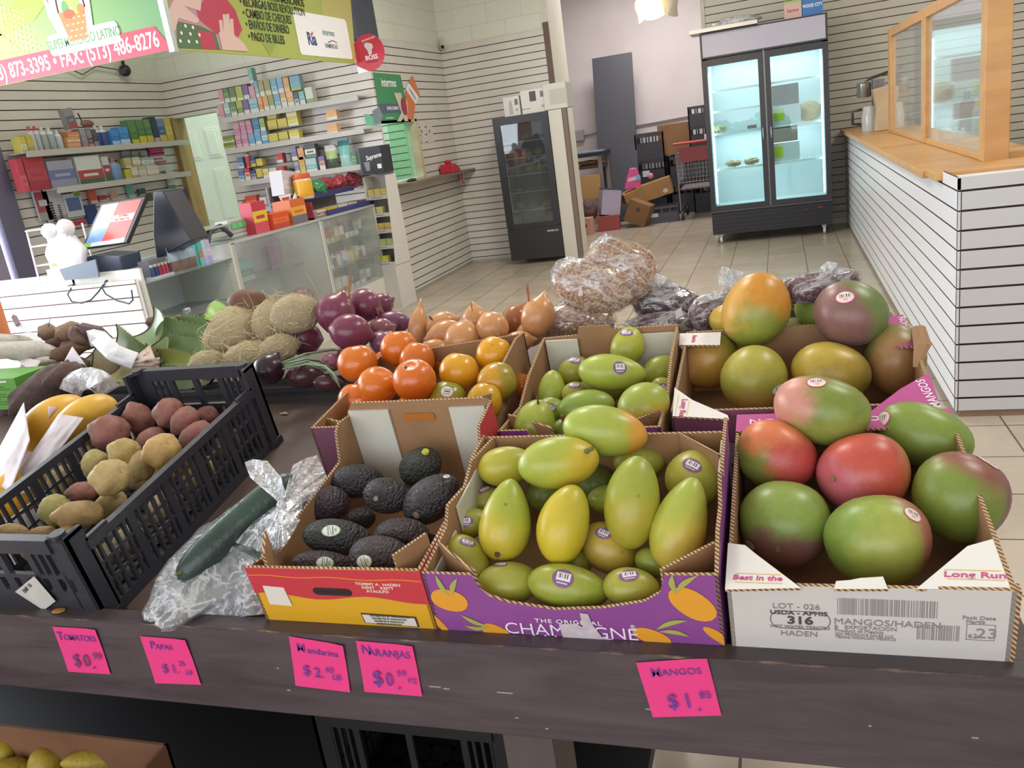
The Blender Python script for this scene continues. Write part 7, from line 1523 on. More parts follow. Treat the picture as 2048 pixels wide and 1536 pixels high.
for s, dv in (('HOT MEALS', .012), ('THAT TREAT YOU', -.012)): text(s, .018, P('scr_ink', '#a03c34', .4), frame(c0 + Y * dv - n * .002, X, Y), pos, 'screen_lettering', .8, .02)
b = MB().prism([(.06, .05), (.36, .14), (.24, .46), (.17, .47), (.08, .2)], .18, frame((.07, .05, 0), (1, 0, 0), (0, 0, 1)) @ TR((0, 0, -.22))); b.build('stand', D2, pos, bevel=.006)
pr = thing('receipt_printer', 'dark grey printer box on the checkout counter with cables below', 'printer', TR((-4.02, 4.02, ty))); GRB = P('printer_slate', '#4a5468', .4)
MB().prism([(-.16, .02), (.16, .03), (.17, .12), (-.02, .145), (-.17, .13), (-.19, .10)], .18, frame((0, .10, 0), (1, 0, 0), (0, 0, 1)) @ TR((0, 0, -.18))).build('printer_body', GRB, pr, bevel=.006); MB().prism([(-.12, .10), (.17, .135), (.16, .03), (-.10, .03)], .01, frame((0, -.085, 0), (1, 0, 0), (0, 0, 1))).build('front_cover', P('printer_cover', '#5c6878', .4), pr)
tag(MB().tube([(-4.08, 3.945, .918), (-4.12, 3.915, .86), (-4.10, 3.91, .815), (-4.03, 3.91, .80), (-3.95, 3.91, .815), (-3.88, 3.915, .86), (-3.83, 3.945, .918)], .005, 6).build('cable', P('cable_black', '#3a3c44', .5), None, 60), 'black cable loop hanging from the printer over the slat front, left one', 'cable'); tag(MB().tube([(-3.82, 3.945, .918), (-3.85, 3.915, .88), (-3.83, 3.91, .84), (-3.76, 3.91, .795), (-3.68, 3.91, .77), (-3.645, 3.91, .79), (-3.64, 3.915, .85)], .005, 6).build('cable', P('cable_black', '#3a3c44', .5), None, 60), 'black cable loop hanging beside the open shelf unit, right one', 'cable')
rk = thing('bag_rack', 'white wire bag rack with bags at the checkout counter end', 'rack', TR((-4.33, 4.15, ty))); b = MB(); WWH = P('wire_white', '#dcdce0', .4)
for x in (-.17, .14):
    b.tube([(x, -.06, 0), (x, -.04, .34)], .006, 6).tube([(x, .1, 0), (x, .1, .34)], .006, 6)
for z in (.0, .12, .24, .34): b.tube([(-.17, -.05, z), (.14, -.05, z)], .004, 5).tube([(-.17, -.05, z), (-.17, .1, z)], .004, 5)
b.build('wire_frame', WWH, rk, 60)
for i, (px, py, w, h, lab) in enumerate(((135, 515, .30, .34, 'bundle of white plastic bags hanging on the wire rack'), (100, 462, .10, .09, 'white bag handle loop at the left of the wire rack'), (131, 455, .10, .10, 'white knotted bag top in the middle of the wire rack'))):
    p = ony(px, py, 4.05 - .02 * i); s_ = Vector((i * 3.3, 1, 2)); o = MB().ell((0, 0, 0), (w / 2, .05, h / 2), 24, 16, 0, None, lambda v: v * (1 + .18 * noise.noise(v * 2.2 + s_) + .08 * noise.noise(v * 6 + s_))).build('plastic_bag', P('bag_white', '#e6e4ea', .35), None, 180, TR(p)); tag(o, lab, 'bag')
row_ = [(128, 560, .20, .10, '#d8d4d0', 'white box with papers at the left end of the checkout top'), (160, 562, .09, .10, '#b8b0c8', 'lilac packet leaning by the printer'), (121, 541, .14, .03, '#d08858', 'orange strip box on top of the white papers')]
for px, py, w, h, c, lab in row_: p = ony(px, py, 4.0); carded('paper_box', lab, 'box', TR((p.x, 3.985 if h > .05 else 4.01, ty if h > .05 else ty + .102)), w, h, .08, c, '#d8d8d8', c)
scn = thing('barcode_scanner', 'black upright scanner left of the grey scale', 'scanner', TR((-3.86, 4.78, .97))); MB().prism([(-.05, 0), (.05, 0), (.06, .14), (.03, .19), (-.03, .19), (-.06, .14)], .05, frame((0, 0, 0), (1, 0, 0), (0, 0, 1))).build('scanner_body', P('scanner_dark', '#3c3f4c', .3), scn, bevel=.01)
scl = thing('scale', 'grey counter scale with green displays beside the register', 'scale', TR((-3.86, 5.12, .972))); SGR = P('scale_grey', '#b0b2ac', .4)
MB().box(-.12, .12, -.30, .0, .03, .07).box(-.10, .10, .0, .28, .0, .03).box(-.02, .10, .0, .27, .03, .13).build('scale_body', SGR, scl, bevel=.01); MB().box(-.14, .14, -.32, -.02, .10, .115).build('pan', P('scale_pan', '#c4c6c0', .25, .6), scl, bevel=.004)
MB().tube([(.12, -.30, .02), (.12, -.25, .09), (.12, -.12, .11), (.12, -.02, .03)], .018, 8).build('dark_arch', P('scale_arch', '#3e4048', .4), scl, 60)
MB().box(.10, .104, .02, .25, .06, .115).build('display_window', P('lcd_frame', '#8c9484', .3), scl)
for i in range(3): MB().box(.104, .106, .035 + i * .072, .085 + i * .072, .07, .105).build('display', P('lcd_green', '#58b06c', .3, emit='#3c9c50', es=.3), scl)
# open shelf things
zt = .868
XS = CX - .10
def shelf_item(px, w, h, d, cs, lab, nm, cat, kind='box', z=zt): y = sy(px, XS, z); return carded(nm, lab, cat, TR((XS, y, z + .0)) @ RZ(90), w, h, d, *cs, None, (.3, .6), kind)
shelf_item(322, .16, .11, .08, ('#6c6e70', '#8c8e90', '#5c5e60'), 'grey patterned box behind the lighters on the glass shelf', 'patterned_box', 'box', 'box')
lt = thing('lighter_tray', 'tray of blue and red lighters at the left of the glass shelf', 'tray', TR((XS + .03, sy(328, XS + .03, zt), zt)) @ RZ(90)); MB().box(-.10, .10, 0, .05, 0, .012).build('tray', P('tray_clear', '#b8bcc4', .3), lt)
for i in range(6): b = MB().box(-.09 + i * .032, -.066 + i * .032, .002, .018, .012, .07, 0).box(-.086 + i * .032, -.07 + i * .032, .004, .016, .07, .085, 1); b.build('lighter', [P('lighter_%d' % i, ('#3c4c70', '#2c4474', '#8c3c50', '#b83c58', '#a84858', '#5c3c50')[i], .3), P('lighter_cap', '#d8d4d4', .3, .4)], lt)
for i, px in enumerate((360, 376, 392)): shelf_item(px, .10, .16, .05, ('#a8bcd0', '#8c7468', '#78a4cc'), 'clear blue packet with orange label on the glass shelf, %s of three' % ORD[i], 'packet', 'packet', 'pouch')
for i, px in enumerate((407, 415, 423)): shelf_item(px, .045, .15, .04, (('#58b0a8', '#70c8b8', '#d86c48'), ('#a8c8d0', '#b4b0d8', '#c8b8d8'), ('#b8acd0', '#a8a0d0', '#c8c0e0'))[i], 'narrow pastel tube at the right of the glass shelf, %s of three' % ORD[i], 'tube', 'tube')
so = thing('soap_bottle', 'clear pump soap bottle on the lower glass shelf', 'bottle', TR((CX - .2, sy(386, CX - .2, .48), .10))); MB().lathe([(.03, 0), (.035, .02), (.035, .40), (.014, .43), (.012, .46)], 14).build('bottle_body', P('soap_clear', '#aeb6b8', .2), so, 40); MB().tube([(0, 0, .45), (0, 0, .50), (0, -.05, .50)], .012, 8).build('pump', P('pump_white', '#d8d8d8', .3), so, 60)
# things on top of the showcases
TZ = CZ + .008
def top_item(px, X, w, h, d, cs, lab, nm, cat, kind='box', dz=0, rot=90): y = sy(px, X, TZ); return carded(nm, lab, cat, TR((X, y, TZ + dz)) @ RZ(rot), w, h, d, *cs, None, (.35, .7), kind)
top_item(528, CX - .08, .18, .23, .10, ('#b83848', '#c85060', '#d8b830'), 'tall red and yellow cracker box on the showcase', 'cracker_box', 'box')
text('RITZ', .07, BYEL, TR((CX - .078, sy(517, CX - .078, TZ), TZ + .15)) @ frame((0, 0, 0), (0, 1, 0), (0, 0, 1)) @ RZ(80), None, 'x', .7, .02) if False else None
top_item(566, CX - .05, .22, .12, .16, ('#d05028', '#b84838', '#d86838'), 'orange red candy box on the showcase, left one', 'candy_box', 'box'); top_item(603, CX - .05, .22, .19, .16, ('#c86830', '#706878', '#d8a038'), 'orange and yellow candy box on the showcase, right one', 'candy_box', 'box')
for i, (px, py, s_, a_) in enumerate(((572, 405, .10, 180), (590, 412, .11, -20))):
    p = onx(px, py, CX - .22); t = thing('triangle_card', 'white edged red triangular card behind the candy boxes, %s one' % ('upright', 'lying')[i], 'card', TR(p) @ frame((0, 0, 0), (0, 1, 0), (0, 0, 1)) @ RZ(a_)); MB().prism([(0, s_), (-s_ * .9, -s_ * .6), (s_ * .9, -s_ * .6)], .004).build('card_edge', BWHITE, t); MB().prism([(0, s_ * .6), (-s_ * .6, -s_ * .42), (s_ * .6, -s_ * .42)], .002, TR((0, 0, .004))).build('card_print', P('card_red', '#c05058', .5), t)
cr = thing('candy_rack', 'two tier blue fronted candy rack on the showcase', 'rack', (0, 0, 0)); BLR = P('rack_blue', '#3a3a72', .4); RKG = P('rack_grey', '#7c7478', .5)
yr0, yr1 = 6.12, 7.22
for x, z in ((CX - .06, TZ + .0), (CX - .24, TZ + .15)):
    MB().box(x - .2, x, yr0, yr1, z, z + .012).build('tray', RKG, cr); MB().box(x, x + .012, yr0 + (.22 if z < 1 else 0), yr1, z, z + .045).build('front_rail', BLR, cr)
MB().box(CX - .46, CX - .44, yr0, yr1, TZ, TZ + .3).build('back_panel', RKG, cr); MB().box(CX - .44, CX - .06, yr0, yr0 + .012, TZ, TZ + .14).build('side_panel', P('rack_red', '#9c3c48', .5), cr)
cols = (('#c8c0b8', '#b8b0a8', '#8c3c40'), ('#c8a828', '#d8c048', '#6c5030'), ('#c8c4c0', '#4c4448', '#b8b4b0'), ('#b8b0a8', '#8c7c74', '#c8c4bc'), ('#5c4c50', '#a8a0a0', '#7c6c6c'))
for i, c in enumerate(cols): y = yr0 + .18 + i * .19; tag(carded('candy_bar_box', 'flat open candy bar box on the lower rack tier, %s from the left' % ORD[i], 'box', TR((CX - .08, y, TZ + .014)) @ RZ(90), .16, .045, .16, *c), None)
LTZ = TZ + .165
def blob(name, label, cat, c, r, m, seed, amt=.25, fr=2.5): s_ = Vector((seed * 2.7, seed, 3)); o = MB().ell((0, 0, 0), r, 30, 20, 0, None, lambda v: v * (1 + amt * noise.noise(v * fr + s_) + amt * .5 * noise.noise(v * fr * 3 + s_))).build(name, m, None, 180, TR(c)); return tag(o, label, cat)
def wrapm(nm, a, b_, c): t = NT(nm); co = t.coord('Object'); v = t.n('ShaderNodeTexVoronoi'); v.inputs['Scale'].default_value = 38; t.l(co, v.inputs[0]); return t.done(t.pbr(t.ramp(v.outputs['Color'], [(.2, a), (.5, b_), (.8, c)]), .2, 0, t.bump(v.outputs[0], .6, .01)))
wr = wrapm('wrapper_red', '#7c2430', '#9c3440', '#b85060'); wg = wrapm('wrapper_green', '#2c6c44', '#3c8454', '#5ca06c')
for i, (px, lab) in enumerate(((655, 'bag of red wrapped candies behind the green bag'), (683, 'heap of shiny red candy bags in the middle of the rack'), (708, 'shiny red candy bag at the right of the rack'))): blob('candy_bag', lab, 'bag', (CX - .36, sy(px, CX - .36, LTZ), LTZ + .065), (.07, .12, .075), wr, i + 2)
blob('candy_bag', 'green candy bag beside the orange lidded jar', 'bag', (CX - .27, sy(640, CX - .27, LTZ), LTZ + .06), (.06, .11, .07), wg, 7); blob('candy_bag', 'dark bronze candy bag at the right end of the rack', 'bag', (CX - .36, sy(735, CX - .36, LTZ), LTZ + .04), (.06, .11, .045), wrapm('wrapper_bronze', '#4c3c34', '#6c5444', '#a89070'), 8); blob('candy_bag', 'reddish candy bag under the white handled box', 'bag', (CX - .30, sy(570, CX - .3, TZ + .06), TZ + .05), (.07, .16, .05), wr, 9)
y = sy(611, CX - .22, LTZ); jar = thing('candy_jar', 'candy jar with orange lid and yellow label', 'jar', TR((CX - .22, y, LTZ))); MB().lathe([(.075, 0), (.08, .02), (.08, .15), (.065, .17)], 20, None, [0, 1, 0]).build('jar_body', [P('jar_clear', '#d0b8a8', .2), P('jar_label', '#d8a020', .4)], jar, 40); MB().lathe([(.072, .17), (.075, .175), (.075, .205), (.06, .21)], 20).build('lid', P('lid_orange', '#d8602c', .4), jar, 40)
y = sy(590, CX - .30, LTZ); wb = carded('handled_box', 'white and black box with an orange picture tilted on the rack', 'box', TR((CX - .30, y - .02, TZ + .21)) @ RZ(90) @ RY(8), .24, .20, .12, '#c4c0c4', '#b8b4bc', '#d0ccd0'); MB().prism([(.05 + .045 * cos(t), .10 + .045 * sin(t)) for t in [2 * pi * i / 16 for i in range(16)]], .002, XZ(-.001)).build('print', P('pic_orange', '#c8582c', .4), wb); MB().tube([(.09, .06, .2), (.09, .06, .23), (.16, .06, .23), (.16, .06, .2)], .012, 6).build('handle', P('handle_black', '#28282c', .4), wb)
# inside the full showcase
rnd = random.Random(21)
pal = (('#b05060', '#c8b8b8', '#a84050'), ('#c8c8cc', '#5c5c68', '#b0b0b8'), ('#4c4c58', '#c8ccd0', '#34343c'), ('#b89848', '#d0b870', '#8c6c30'), ('#c88c8c', '#d8d0d0', '#a86468'), ('#34405c', '#c8c8d0', '#2c3448'), ('#c8c4b0', '#b8a860', '#d8d4c8'), ('#c8ccd0', '#4c90c0', '#d8dce0'), ('#a8b8a8', '#d8d8d0', '#8ca08c'), ('#d0ccc8', '#a04048', '#c8c4c0'))
for z, wn, n_, hm in ((.746, 'top', 9, .14), (.526, 'middle', 10, .15), (.302, 'bottom', 7, .14)):
    for i in range(n_):
        y = 6.18 + (i + .5) * .80 / n_; c = pal[(i * 3 + int(z * 10)) % 10]; kd = 'bottle' if (z < .7 and i % 3 != 1 and z > .4) else 'box'; w = .075 * (9 / n_) ** 1.0
        carded('showcase_' + ('bottle' if kd == 'bottle' else 'box'), '%s and %s %s, %s showcase level, %s from left' % (colname(c[0]), colname(c[1]), kd, wn, ORD[i]), kd, TR((CX - .09, y, z)) @ RZ(90), w, hm * rnd.uniform(.75, 1), .06, *c, 'small goods in the full showcase', (.3, .65), kd)
# inside the nearly empty showcase
y = sy(500, CX - .15, .62); carded('teal_box', 'teal and white package inside the nearly empty showcase', 'box', TR((CX - .25, y + .12, .636)) @ RZ(90), .22, .14, .10, '#8cb8b8', '#c8ccc8', '#6c9ca0'); blob('shell_ornament', 'pale shell like ornament above the teal package', 'ornament', (CX - .3, y - .02, .80), (.05, .10, .05), P('shell_pale', '#b8b0a8', .5), 4, .5); blob('snack_bag', 'reddish brown snack bag on the showcase floor', 'bag', (CX - .18, 5.88, .38), (.08, .14, .075), wrapm('wrapper_brown', '#5c3430', '#8c5444', '#b88c78'), 5)
ps = thing('lilac_poster', 'pale lilac poster sheets lying inside the showcase back', 'poster', (0, 0, 0)); q = [onx(*p, CX - .42) for p in ((533, 480), (617, 455), (628, 515), (545, 540))]; MB().prism([(v.y, v.z) for v in q], .004, frame((CX - .42, 0, 0), (0, 1, 0), (0, 0, 1))).build('sheet', P('poster_lilac', '#b8a8bc', .5), ps)
q = [onx(*p, CX - .41) for p in ((533, 495), (600, 478), (608, 515), (545, 532))]; MB().prism([(v.y, v.z) for v in q], .002, frame((CX - .412, 0, 0), (0, 1, 0), (0, 0, 1))).build('print', P('poster_pink', '#b07ca8', .5), ps)
# ------------------------------------------------------------------ white cardboard tower display
tw = thing('tower_display', 'tall white cardboard tower display with black header beside the showcase', 'display stand', TR((-3.53, 7.30, 0)) @ RZ(-9)); TWH = P('tower_white', '#c6c2bc', .5); TWI = P('tower_inner', '#b4b0a8', .5)
w_ = .24; dp = .26
b = MB().box(-w_ / 2, w_ / 2, -dp, 0, 0, .40); b.build('base', TWH, tw)
for x in (-w_ / 2 - .006, w_ / 2): 
    MB().prism([(-dp, .40), (0, .40), (0, 1.22), (-dp + .09, 1.22), (-dp + .02, .5)], .006, frame((x, 0, 0), (0, 1, 0), (0, 0, 1))).build('side_panel', TWH, tw)
MB().box(-w_ / 2, w_ / 2, -.012, 0, .40, 1.25).build('back_panel', TWI, tw)
for i, z in enumerate((.40, .555, .70, .85, 1.01)):
    y0 = -dp + .01 + i * .018; MB().box(-w_ / 2, w_ / 2, y0, -.012, z, z + .006).build('shelf', TWI, tw); MB().box(-w_ / 2, w_ / 2, y0 - .004, y0, z, z + .035).build('shelf_lip', TWH, tw); text('SUPREME CIGARILLOS', .013, P('ink_grey2', '#77746e', .6), frame((0, y0 - .0045, z + .018), (1, 0, 0), (0, 0, 1)), tw, 'print', .9)
    for j in range(3):
        if i in (0, 3) and j == 2: continue
        cc = (('#c8bc48', '#d8d080', '#c8c8b0'), ('#a8b878', '#c8d0a0', '#b8c48c'), ('#c8b070', '#34302c', '#d0a050'), ('#c8bc80', '#2c2824', '#c8c0a0'), ('#c8b868', '#2c2824', '#d0c488'))[i]
        o = carded('cigarillo_box', 'small printed carton on the %s tower level from below, %s from left' % (ORD[i], ORD[j]), 'box', tw.matrix_world @ TR((-.075 + j * .075, y0 + .015, z + .008)), .068, .085, .05, *cc, 'small cartons on the tower display', (.1, .6))
hd = thing('tower_header', 'black cardboard header with white script standing on the tower', 'header', tw.matrix_world @ TR((0, 0, 1.245))); MB().box(-w_ / 2, w_ / 2, -.17, -.005, 0, .24).build('header_box', P('header_black', '#2e2f33', .5), hd); MB().prism([(-.17, 0), (-.005, 0), (-.005, .16), (-.05, .23), (-.17, .24)], .012, frame((-w_ / 2 - .012, 0, 0), (0, 1, 0), (0, 0, 1))).build('header_side', P('header_slate', '#63666e', .5), hd)
text('Supreme', .058, BWHITE, frame((.035, -.1715, .15), (1, .0, .12), (0, 0, 1)), hd, 'header_lettering', .85, .015, .2); MB().prism([(-.085, .11), (-.02, .11), (-.03, .03), (-.07, .03)], .0015, XZ(-.17)).build('cup_print', P('cup_grey', '#8a8a8c', .5), hd); MB().box(.06, .105, -.1715, -.17, .04, .08).build('label', BWHITE, hd)
# ================================================================== BACK OF THE SHOP
CBD = P('cardboard', '#a67c50', .75, c2='#9a7148', ns=5); CBD2 = P('cardboard_dark', '#86613f', .75, c2='#7a583a', ns=5)
# black panel leaning in the storage doorway
def lean(name, label, cat, p0, w, h, th, m, tilt, yaw=0): o = MB().box(-w / 2, w / 2, 0, th, 0, h).build(name, m, None, None, TR(p0) @ RZ(yaw) @ RX(tilt), bevel=.004); return tag(o, label, cat)
lean('leaning_panel', 'tall black panel leaning against the pink storage wall', 'panel', (-2.20, 12.0, .02), .57, 2.32, .04, P('panel_slate', '#45464e', .5), -12, 0)
b = thing('outlet_box', 'grey outlet box with conduit on the storage wall', 'outlet', (0, 0, 0)); p = ony(1160, 271, 12.89); MB().box(p.x - .07, p.x + .07, 12.83, 12.9, p.z - .08, p.z + .08).build('box', P('outlet_grey', '#a8a6ac', .4), b, bevel=.01); MB().tube([(p.x + .07, 12.87, p.z), (p.x + 2.2, 12.87, p.z + .08)], .014, 8).build('conduit', P('conduit_pink', '#bdb0b0', .5), b, 60)
st = thing('storage_shelf', 'black topped shelf end beyond the pillar', 'shelf', (0, 0, 0)); MB().box(-2.9, -2.28, 11.5, 12.1, .98, 1.03).build('top', P('shelf_top_black', '#28282e', .5), st); MB().box(-2.9, -2.32, 11.54, 12.06, .82, .86).build('ledge', P('shelf_under', '#4a4448', .5), st)
for x, y in ((-2.86, 11.54), (-2.36, 11.54), (-2.86, 12.04), (-2.36, 12.04)): MB().box(x, x + .05, y - .02, y + .03, 0, .98).build('leg', P('leg_grey', '#8a7c7c', .5), st)
tag(MB().box(-2.62, -2.30, 11.52, 11.8, 1.032, 1.05).build('folder', P('folder_blue', '#8498b8', .4)), 'pale blue folder lying on the black storage shelf', 'folder'); blob('torn_cardboard', 'crumpled torn cardboard under the storage shelf top', 'cardboard', (-2.5, 11.65, .90), (.18, .12, .03), CBD2, 6, .4)
def cbox(label, p, w, d, h, m, rz=0, rx=0, ry=0, nm='cardboard_box', flaps=False, marks=None):
    t = thing(nm, label, 'box', TR(p) @ RZ(rz) @ RY(ry) @ RX(rx)); MB().box(-w / 2, w / 2, -d / 2, d / 2, 0, h).build('box_body', m, t, bevel=.005)
    if flaps: MB().box(-w / 2, w / 2, -d / 2 - .003, -d / 2 - .0, 0, h).box(-w / 2, w / 2, -.012, .012, h, h + .003).build('tape', P('tape_tan', '#b8925f', .4), t)
    if marks: MB().prism([(marks[0] + .035 * cos(k), marks[1] + .03 * sin(k)) for k in [2 * pi * i / 12 for i in range(12)]], .002, XZ(-d / 2 - .0005)).build('print', P('mark_white', '#c8b8a8', .6) if len(marks) < 3 else P('mark_dark', '#5a4430', .6), t)
    return t
BC = P('crate_black2', '#2c2c33', .45); BC2 = P('crate_black3', '#37363f', .5)
def milk(label, p, w, d, h, mt, rz=0, tagc=None):
    t = thing('plastic_crate', label, 'crate', TR(p) @ RZ(rz)); b = MB()
    for a0, a1, b0, b1 in ((-w / 2, w / 2, -d / 2, -d / 2 + .015), (-w / 2, w / 2, d / 2 - .015, d / 2), (-w / 2, -w / 2 + .015, -d / 2, d / 2), (w / 2 - .015, w / 2, -d / 2, d / 2)):
        b.box(a0, a1, b0, b1, 0, h * .18).box(a0, a1, b0, b1, h * .86, h).box(a0 + .002, a1 - .002, b0 + .004, b1 - .004, h * .18, h * .62)
        for i in range(5):
            f = i / 4
            if a1 - a0 > .1: x = a0 + (a1 - a0 - .02) * f; b.box(x, x + .02, b0, b1, h * .18, h * .86)
            else: y = b0 + (b1 - b0 - .02) * f; b.box(a0, a1, y, y + .02, h * .18, h * .86)
    b.build('crate_body', mt, t)
    if tagc: MB().box(-.05 + tagc, .05 + tagc, -d / 2 - .002, -d / 2, h * .4, h * .62).build('label', P('crate_label', '#c4c4cc', .5), t)
    return t
milk('black crate at the bottom of the storage stack behind the panel', (-1.74, 12.4, 0), .40, .40, .42, BC, 0); milk('black crate with white label in the middle of the storage stack', (-1.74, 12.4, .42), .40, .40, .39, BC, 0, -.08); milk('black crate with ribbed side on top of the left storage stack', (-1.74, 12.4, .81), .40, .40, .36, BC2, 0)
milk('black crate at the bottom of the right storage stack', (-1.30, 12.45, 0), .40, .40, .45, BC, 0); milk('black crate in the right storage stack below the brown box', (-1.30, 12.45, .45), .40, .40, .36, BC, 0)
cbox('open brown box on top of the black storage crates', (-1.40, 12.45, .83), .44, .38, .42, CBD2, 0, 0, 0, 'cardboard_box')
milk('black crate with diamond grid high beside the two door cooler', (-.98, 12.3, 1.18), .38, .36, .26, BC2, 0); milk('black crate with white label under the diamond grid crate', (-.98, 12.3, .86), .38, .36, .32, BC, 0, .06); milk('black crate behind the red cart handle', (-.98, 12.3, .43), .38, .36, .43, BC, 0); milk('black crate on the floor behind the cart', (-.98, 12.3, 0), .38, .36, .43, BC, 0)
milk('low grey black crate on the floor below the tilted brown boxes', (-1.56, 11.55, 0), .46, .34, .22, P('crate_slate', '#4c4b5a', .5), 8, -.10)
cbox('brown box with white mark tilted over the low crate', (-1.60, 11.55, .335), .46, .28, .22, CBD, 4, 0, -12, 'cardboard_box', False, (.14, .06)); cbox('brown open carton under the pink bag', (-1.93, 11.50, .34), .26, .28, .13, CBD, 25, 0, -16, 'cardboard_box'); cbox('brown box with dark print leaning on the floor', (-1.88, 11.28, .05), .30, .20, .30, CBD2, -10, 0, 24, 'cardboard_box', False, (0, .20, 1))
nb = cbox('navy and white printed box in the storage corner', (-2.24, 11.3, .20), .26, .26, .34, P('box_lilac', '#b4aac4', .5), 22, 0, 10, 'printed_box'); MB().box(-.133, .133, -.133, .133, .335, .345).box(.129, .136, -.133, .133, 0, .34).build('navy_panel', P('box_navy', '#33304c', .5), nb)
cbox('red box under the navy and white one', (-2.24, 11.27, 0), .30, .28, .20, P('box_rust', '#9a4a4a', .6), 8); cbox('peach box with slot at the foot of the pillar', (-2.50, 11.02, 0), .17, .16, .22, P('box_peach', '#c89484', .6), -6, 0, 0, 'cardboard_box', False, (0, .12, 1)); lean('cork_board', 'tan framed board standing behind the pillar', 'board', (-2.50, 11.45, .42), .30, .32, .03, P('cork', '#b08a58', .7), -6); blob('brown_sack', 'round dark brown sack behind the peach box', 'sack', (-2.50, 11.25, .28), (.12, .12, .14), P('sack_brown', '#5c4640', .7), 3, .15)
pb_ = thing('gift_bag', 'bright pink bag standing on the brown cartons', 'bag', TR((-1.90, 11.45, .49)) @ RZ(20) @ Matrix.Scale(.62, 4)); PKB = P('bag_pink', '#d8609c', .4, c2='#c84c8c', ns=20)
MB().prism([(-.20, 0), (.16, 0), (.18, .22), (.13, .34), (.10, .44), (-.04, .45), (-.08, .34), (-.14, .2)], .14, frame((0, .07, 0), (1, 0, 0), (0, 0, 1))).build('bag_body', PKB, pb_, bevel=.03); MB().prism([(-.10, .24), (.13, .28), (.15, .21), (.04, .18), (-.12, .17)], .002, XZ(-.072)).build('print', P('bag_print_white', '#d8c0cc', .5), pb_); MB().prism([(.06, .27), (.16, .27), (.17, .18), (.09, .18)], .002, XZ(-.074)).build('print', P('bag_print_blue', '#68b0d0', .5), pb_)
tag(MB().ell((-1.66, 11.5, .63), (.04, .04, .04), 12, 8).build('pink_flower', P('flower_pink', '#c87c98', .6), None, 180), 'small pink rosette on the tilted brown box', 'rosette')
# shopping cart
crt = thing('shopping_cart', 'shopping cart with red handle parked beside the two door cooler', 'shopping cart', TR((-1.05, 11.55, 0))); CRM_ = P('chrome', '#9c9aa0', .3, .8); RDH = P('cart_red', '#b83c44', .4)
b = MB()
for x in (-.24, .24): b.tube([(x, -.1, .14), (x, -.12, .5), (x, -.18, 1.0)], .012, 8).tube([(x, -.1, .14), (x, .6, .16)], .012, 8)
b.build('frame', CRM_, crt, 60); b = MB()
for i in range(11): x = -.22 + i * .044; b.tube([(x, -.14, .48), (x, -.17, .92)], .003, 5).tube([(x, .55, .52), (x, .58, .9)], .003, 5)
for i in range(8): z = .5 + i * .055; b.tube([(-.23, -.15, z), (.23, -.15, z)], .003, 5)
for s in (-.23, .23):
    for i in range(10): y = -.14 + i * .075; b.tube([(s, y, .5), (s, y, .9)], .003, 5)
    b.tube([(s, -.16, .9), (s, .58, .9)], .005, 5)
b.build('wire_basket', CRM_, crt, 60); MB().tube([(-.26, -.2, 1.0), (.26, -.2, 1.0)], .018, 10).build('handle', RDH, crt, 60); MB().box(-.20, .20, -.19, -.17, .76, .94).build('child_seat_flap', P('cart_flap_red', '#8c3c44', .5), crt); MB().box(-.22, .22, -.1, .5, .40, .42).build('lower_panel', P('cart_grey', '#7c7478', .5), crt)
for x in (-.22, .22):
    for y in (-.08, .55): MB().tube([(x - .014, y, .065), (x + .014, y, .065)], .063, 16).build('wheel', P('wheel_black', '#26262a', .5), crt, 40)
# boxes on the small cooler
for i, (xa, xb, h, lab) in enumerate(((-2.80, -2.62, .20, 'white device box with bottle picture on the narrow cooler, left one'), (-2.60, -2.33, .24, 'white device box with dark screen picture on the narrow cooler'))):
    t = thing('device_box', lab, 'box', (0, 0, 0)); MB().box(xa, xb, 8.98, 9.2, 1.6, 1.6 + h).build('box_body', P('device_white', '#cfccc4', .45), t, bevel=.003)
    if i: MB().box(xa + .10, xa + .17, 8.977, 8.98, 1.72, 1.82).build('picture', P('pic_dark', '#4c444c', .4), t)
    else: MB().prism([(xa + .06, 1.62), (xa + .10, 1.62), (xa + .10, 1.72), (xa + .09, 1.76), (xa + .07, 1.76), (xa + .06, 1.72)], .002, XZ(8.98)).build('picture', P('pic_grey', '#a4a4a8', .4), t)
    b = MB()
    for k in range(6): b.box(xb - .05 + k * .006, xb - .048 + k * .006 + .001, 8.977, 8.98, 1.6 + h - .09, 1.6 + h - .03)
    b.build('barcode', INK, t); MB().tube([(xb - .035 + .012 * cos(k), 8.978, 1.66 + .012 * sin(k)) for k in [2 * pi * i_ / 12 for i_ in range(13)]], .002, 5).build('round_logo', INK, t); text('SMART DEVICE', .02, INK2, frame((xa + .05, 8.978, 1.65), (1, 0, 0), (0, 0, 1)), t, 'print', .7) if i else None
t = cbox('wide white taped box between cooler and pillar top', (-2.215, 9.10, 1.605), .25, .3, .26, P('device_white2', '#c8c5bb', .5), 0, 0, 0, 'device_box'); MB().box(-.06, .13, -.153, -.15, .05, .2).build('label', P('label_grey', '#b4b2aa', .5), t); tag(MB().box(-2.31, -2.165, 8.95, 9.02, 0, 1.6).build('tall_board', P('side_panel_white', '#c9c5ba', .5)), 'white tall board standing between narrow cooler and pillar', 'board'); tag(MB().box(-2.16, -2.115, 8.96, 9.02, 0, 1.6).build('brown_board', P('edge_brown', '#77655c', .6)), 'thin brown board edge beside the white tall board', 'board')
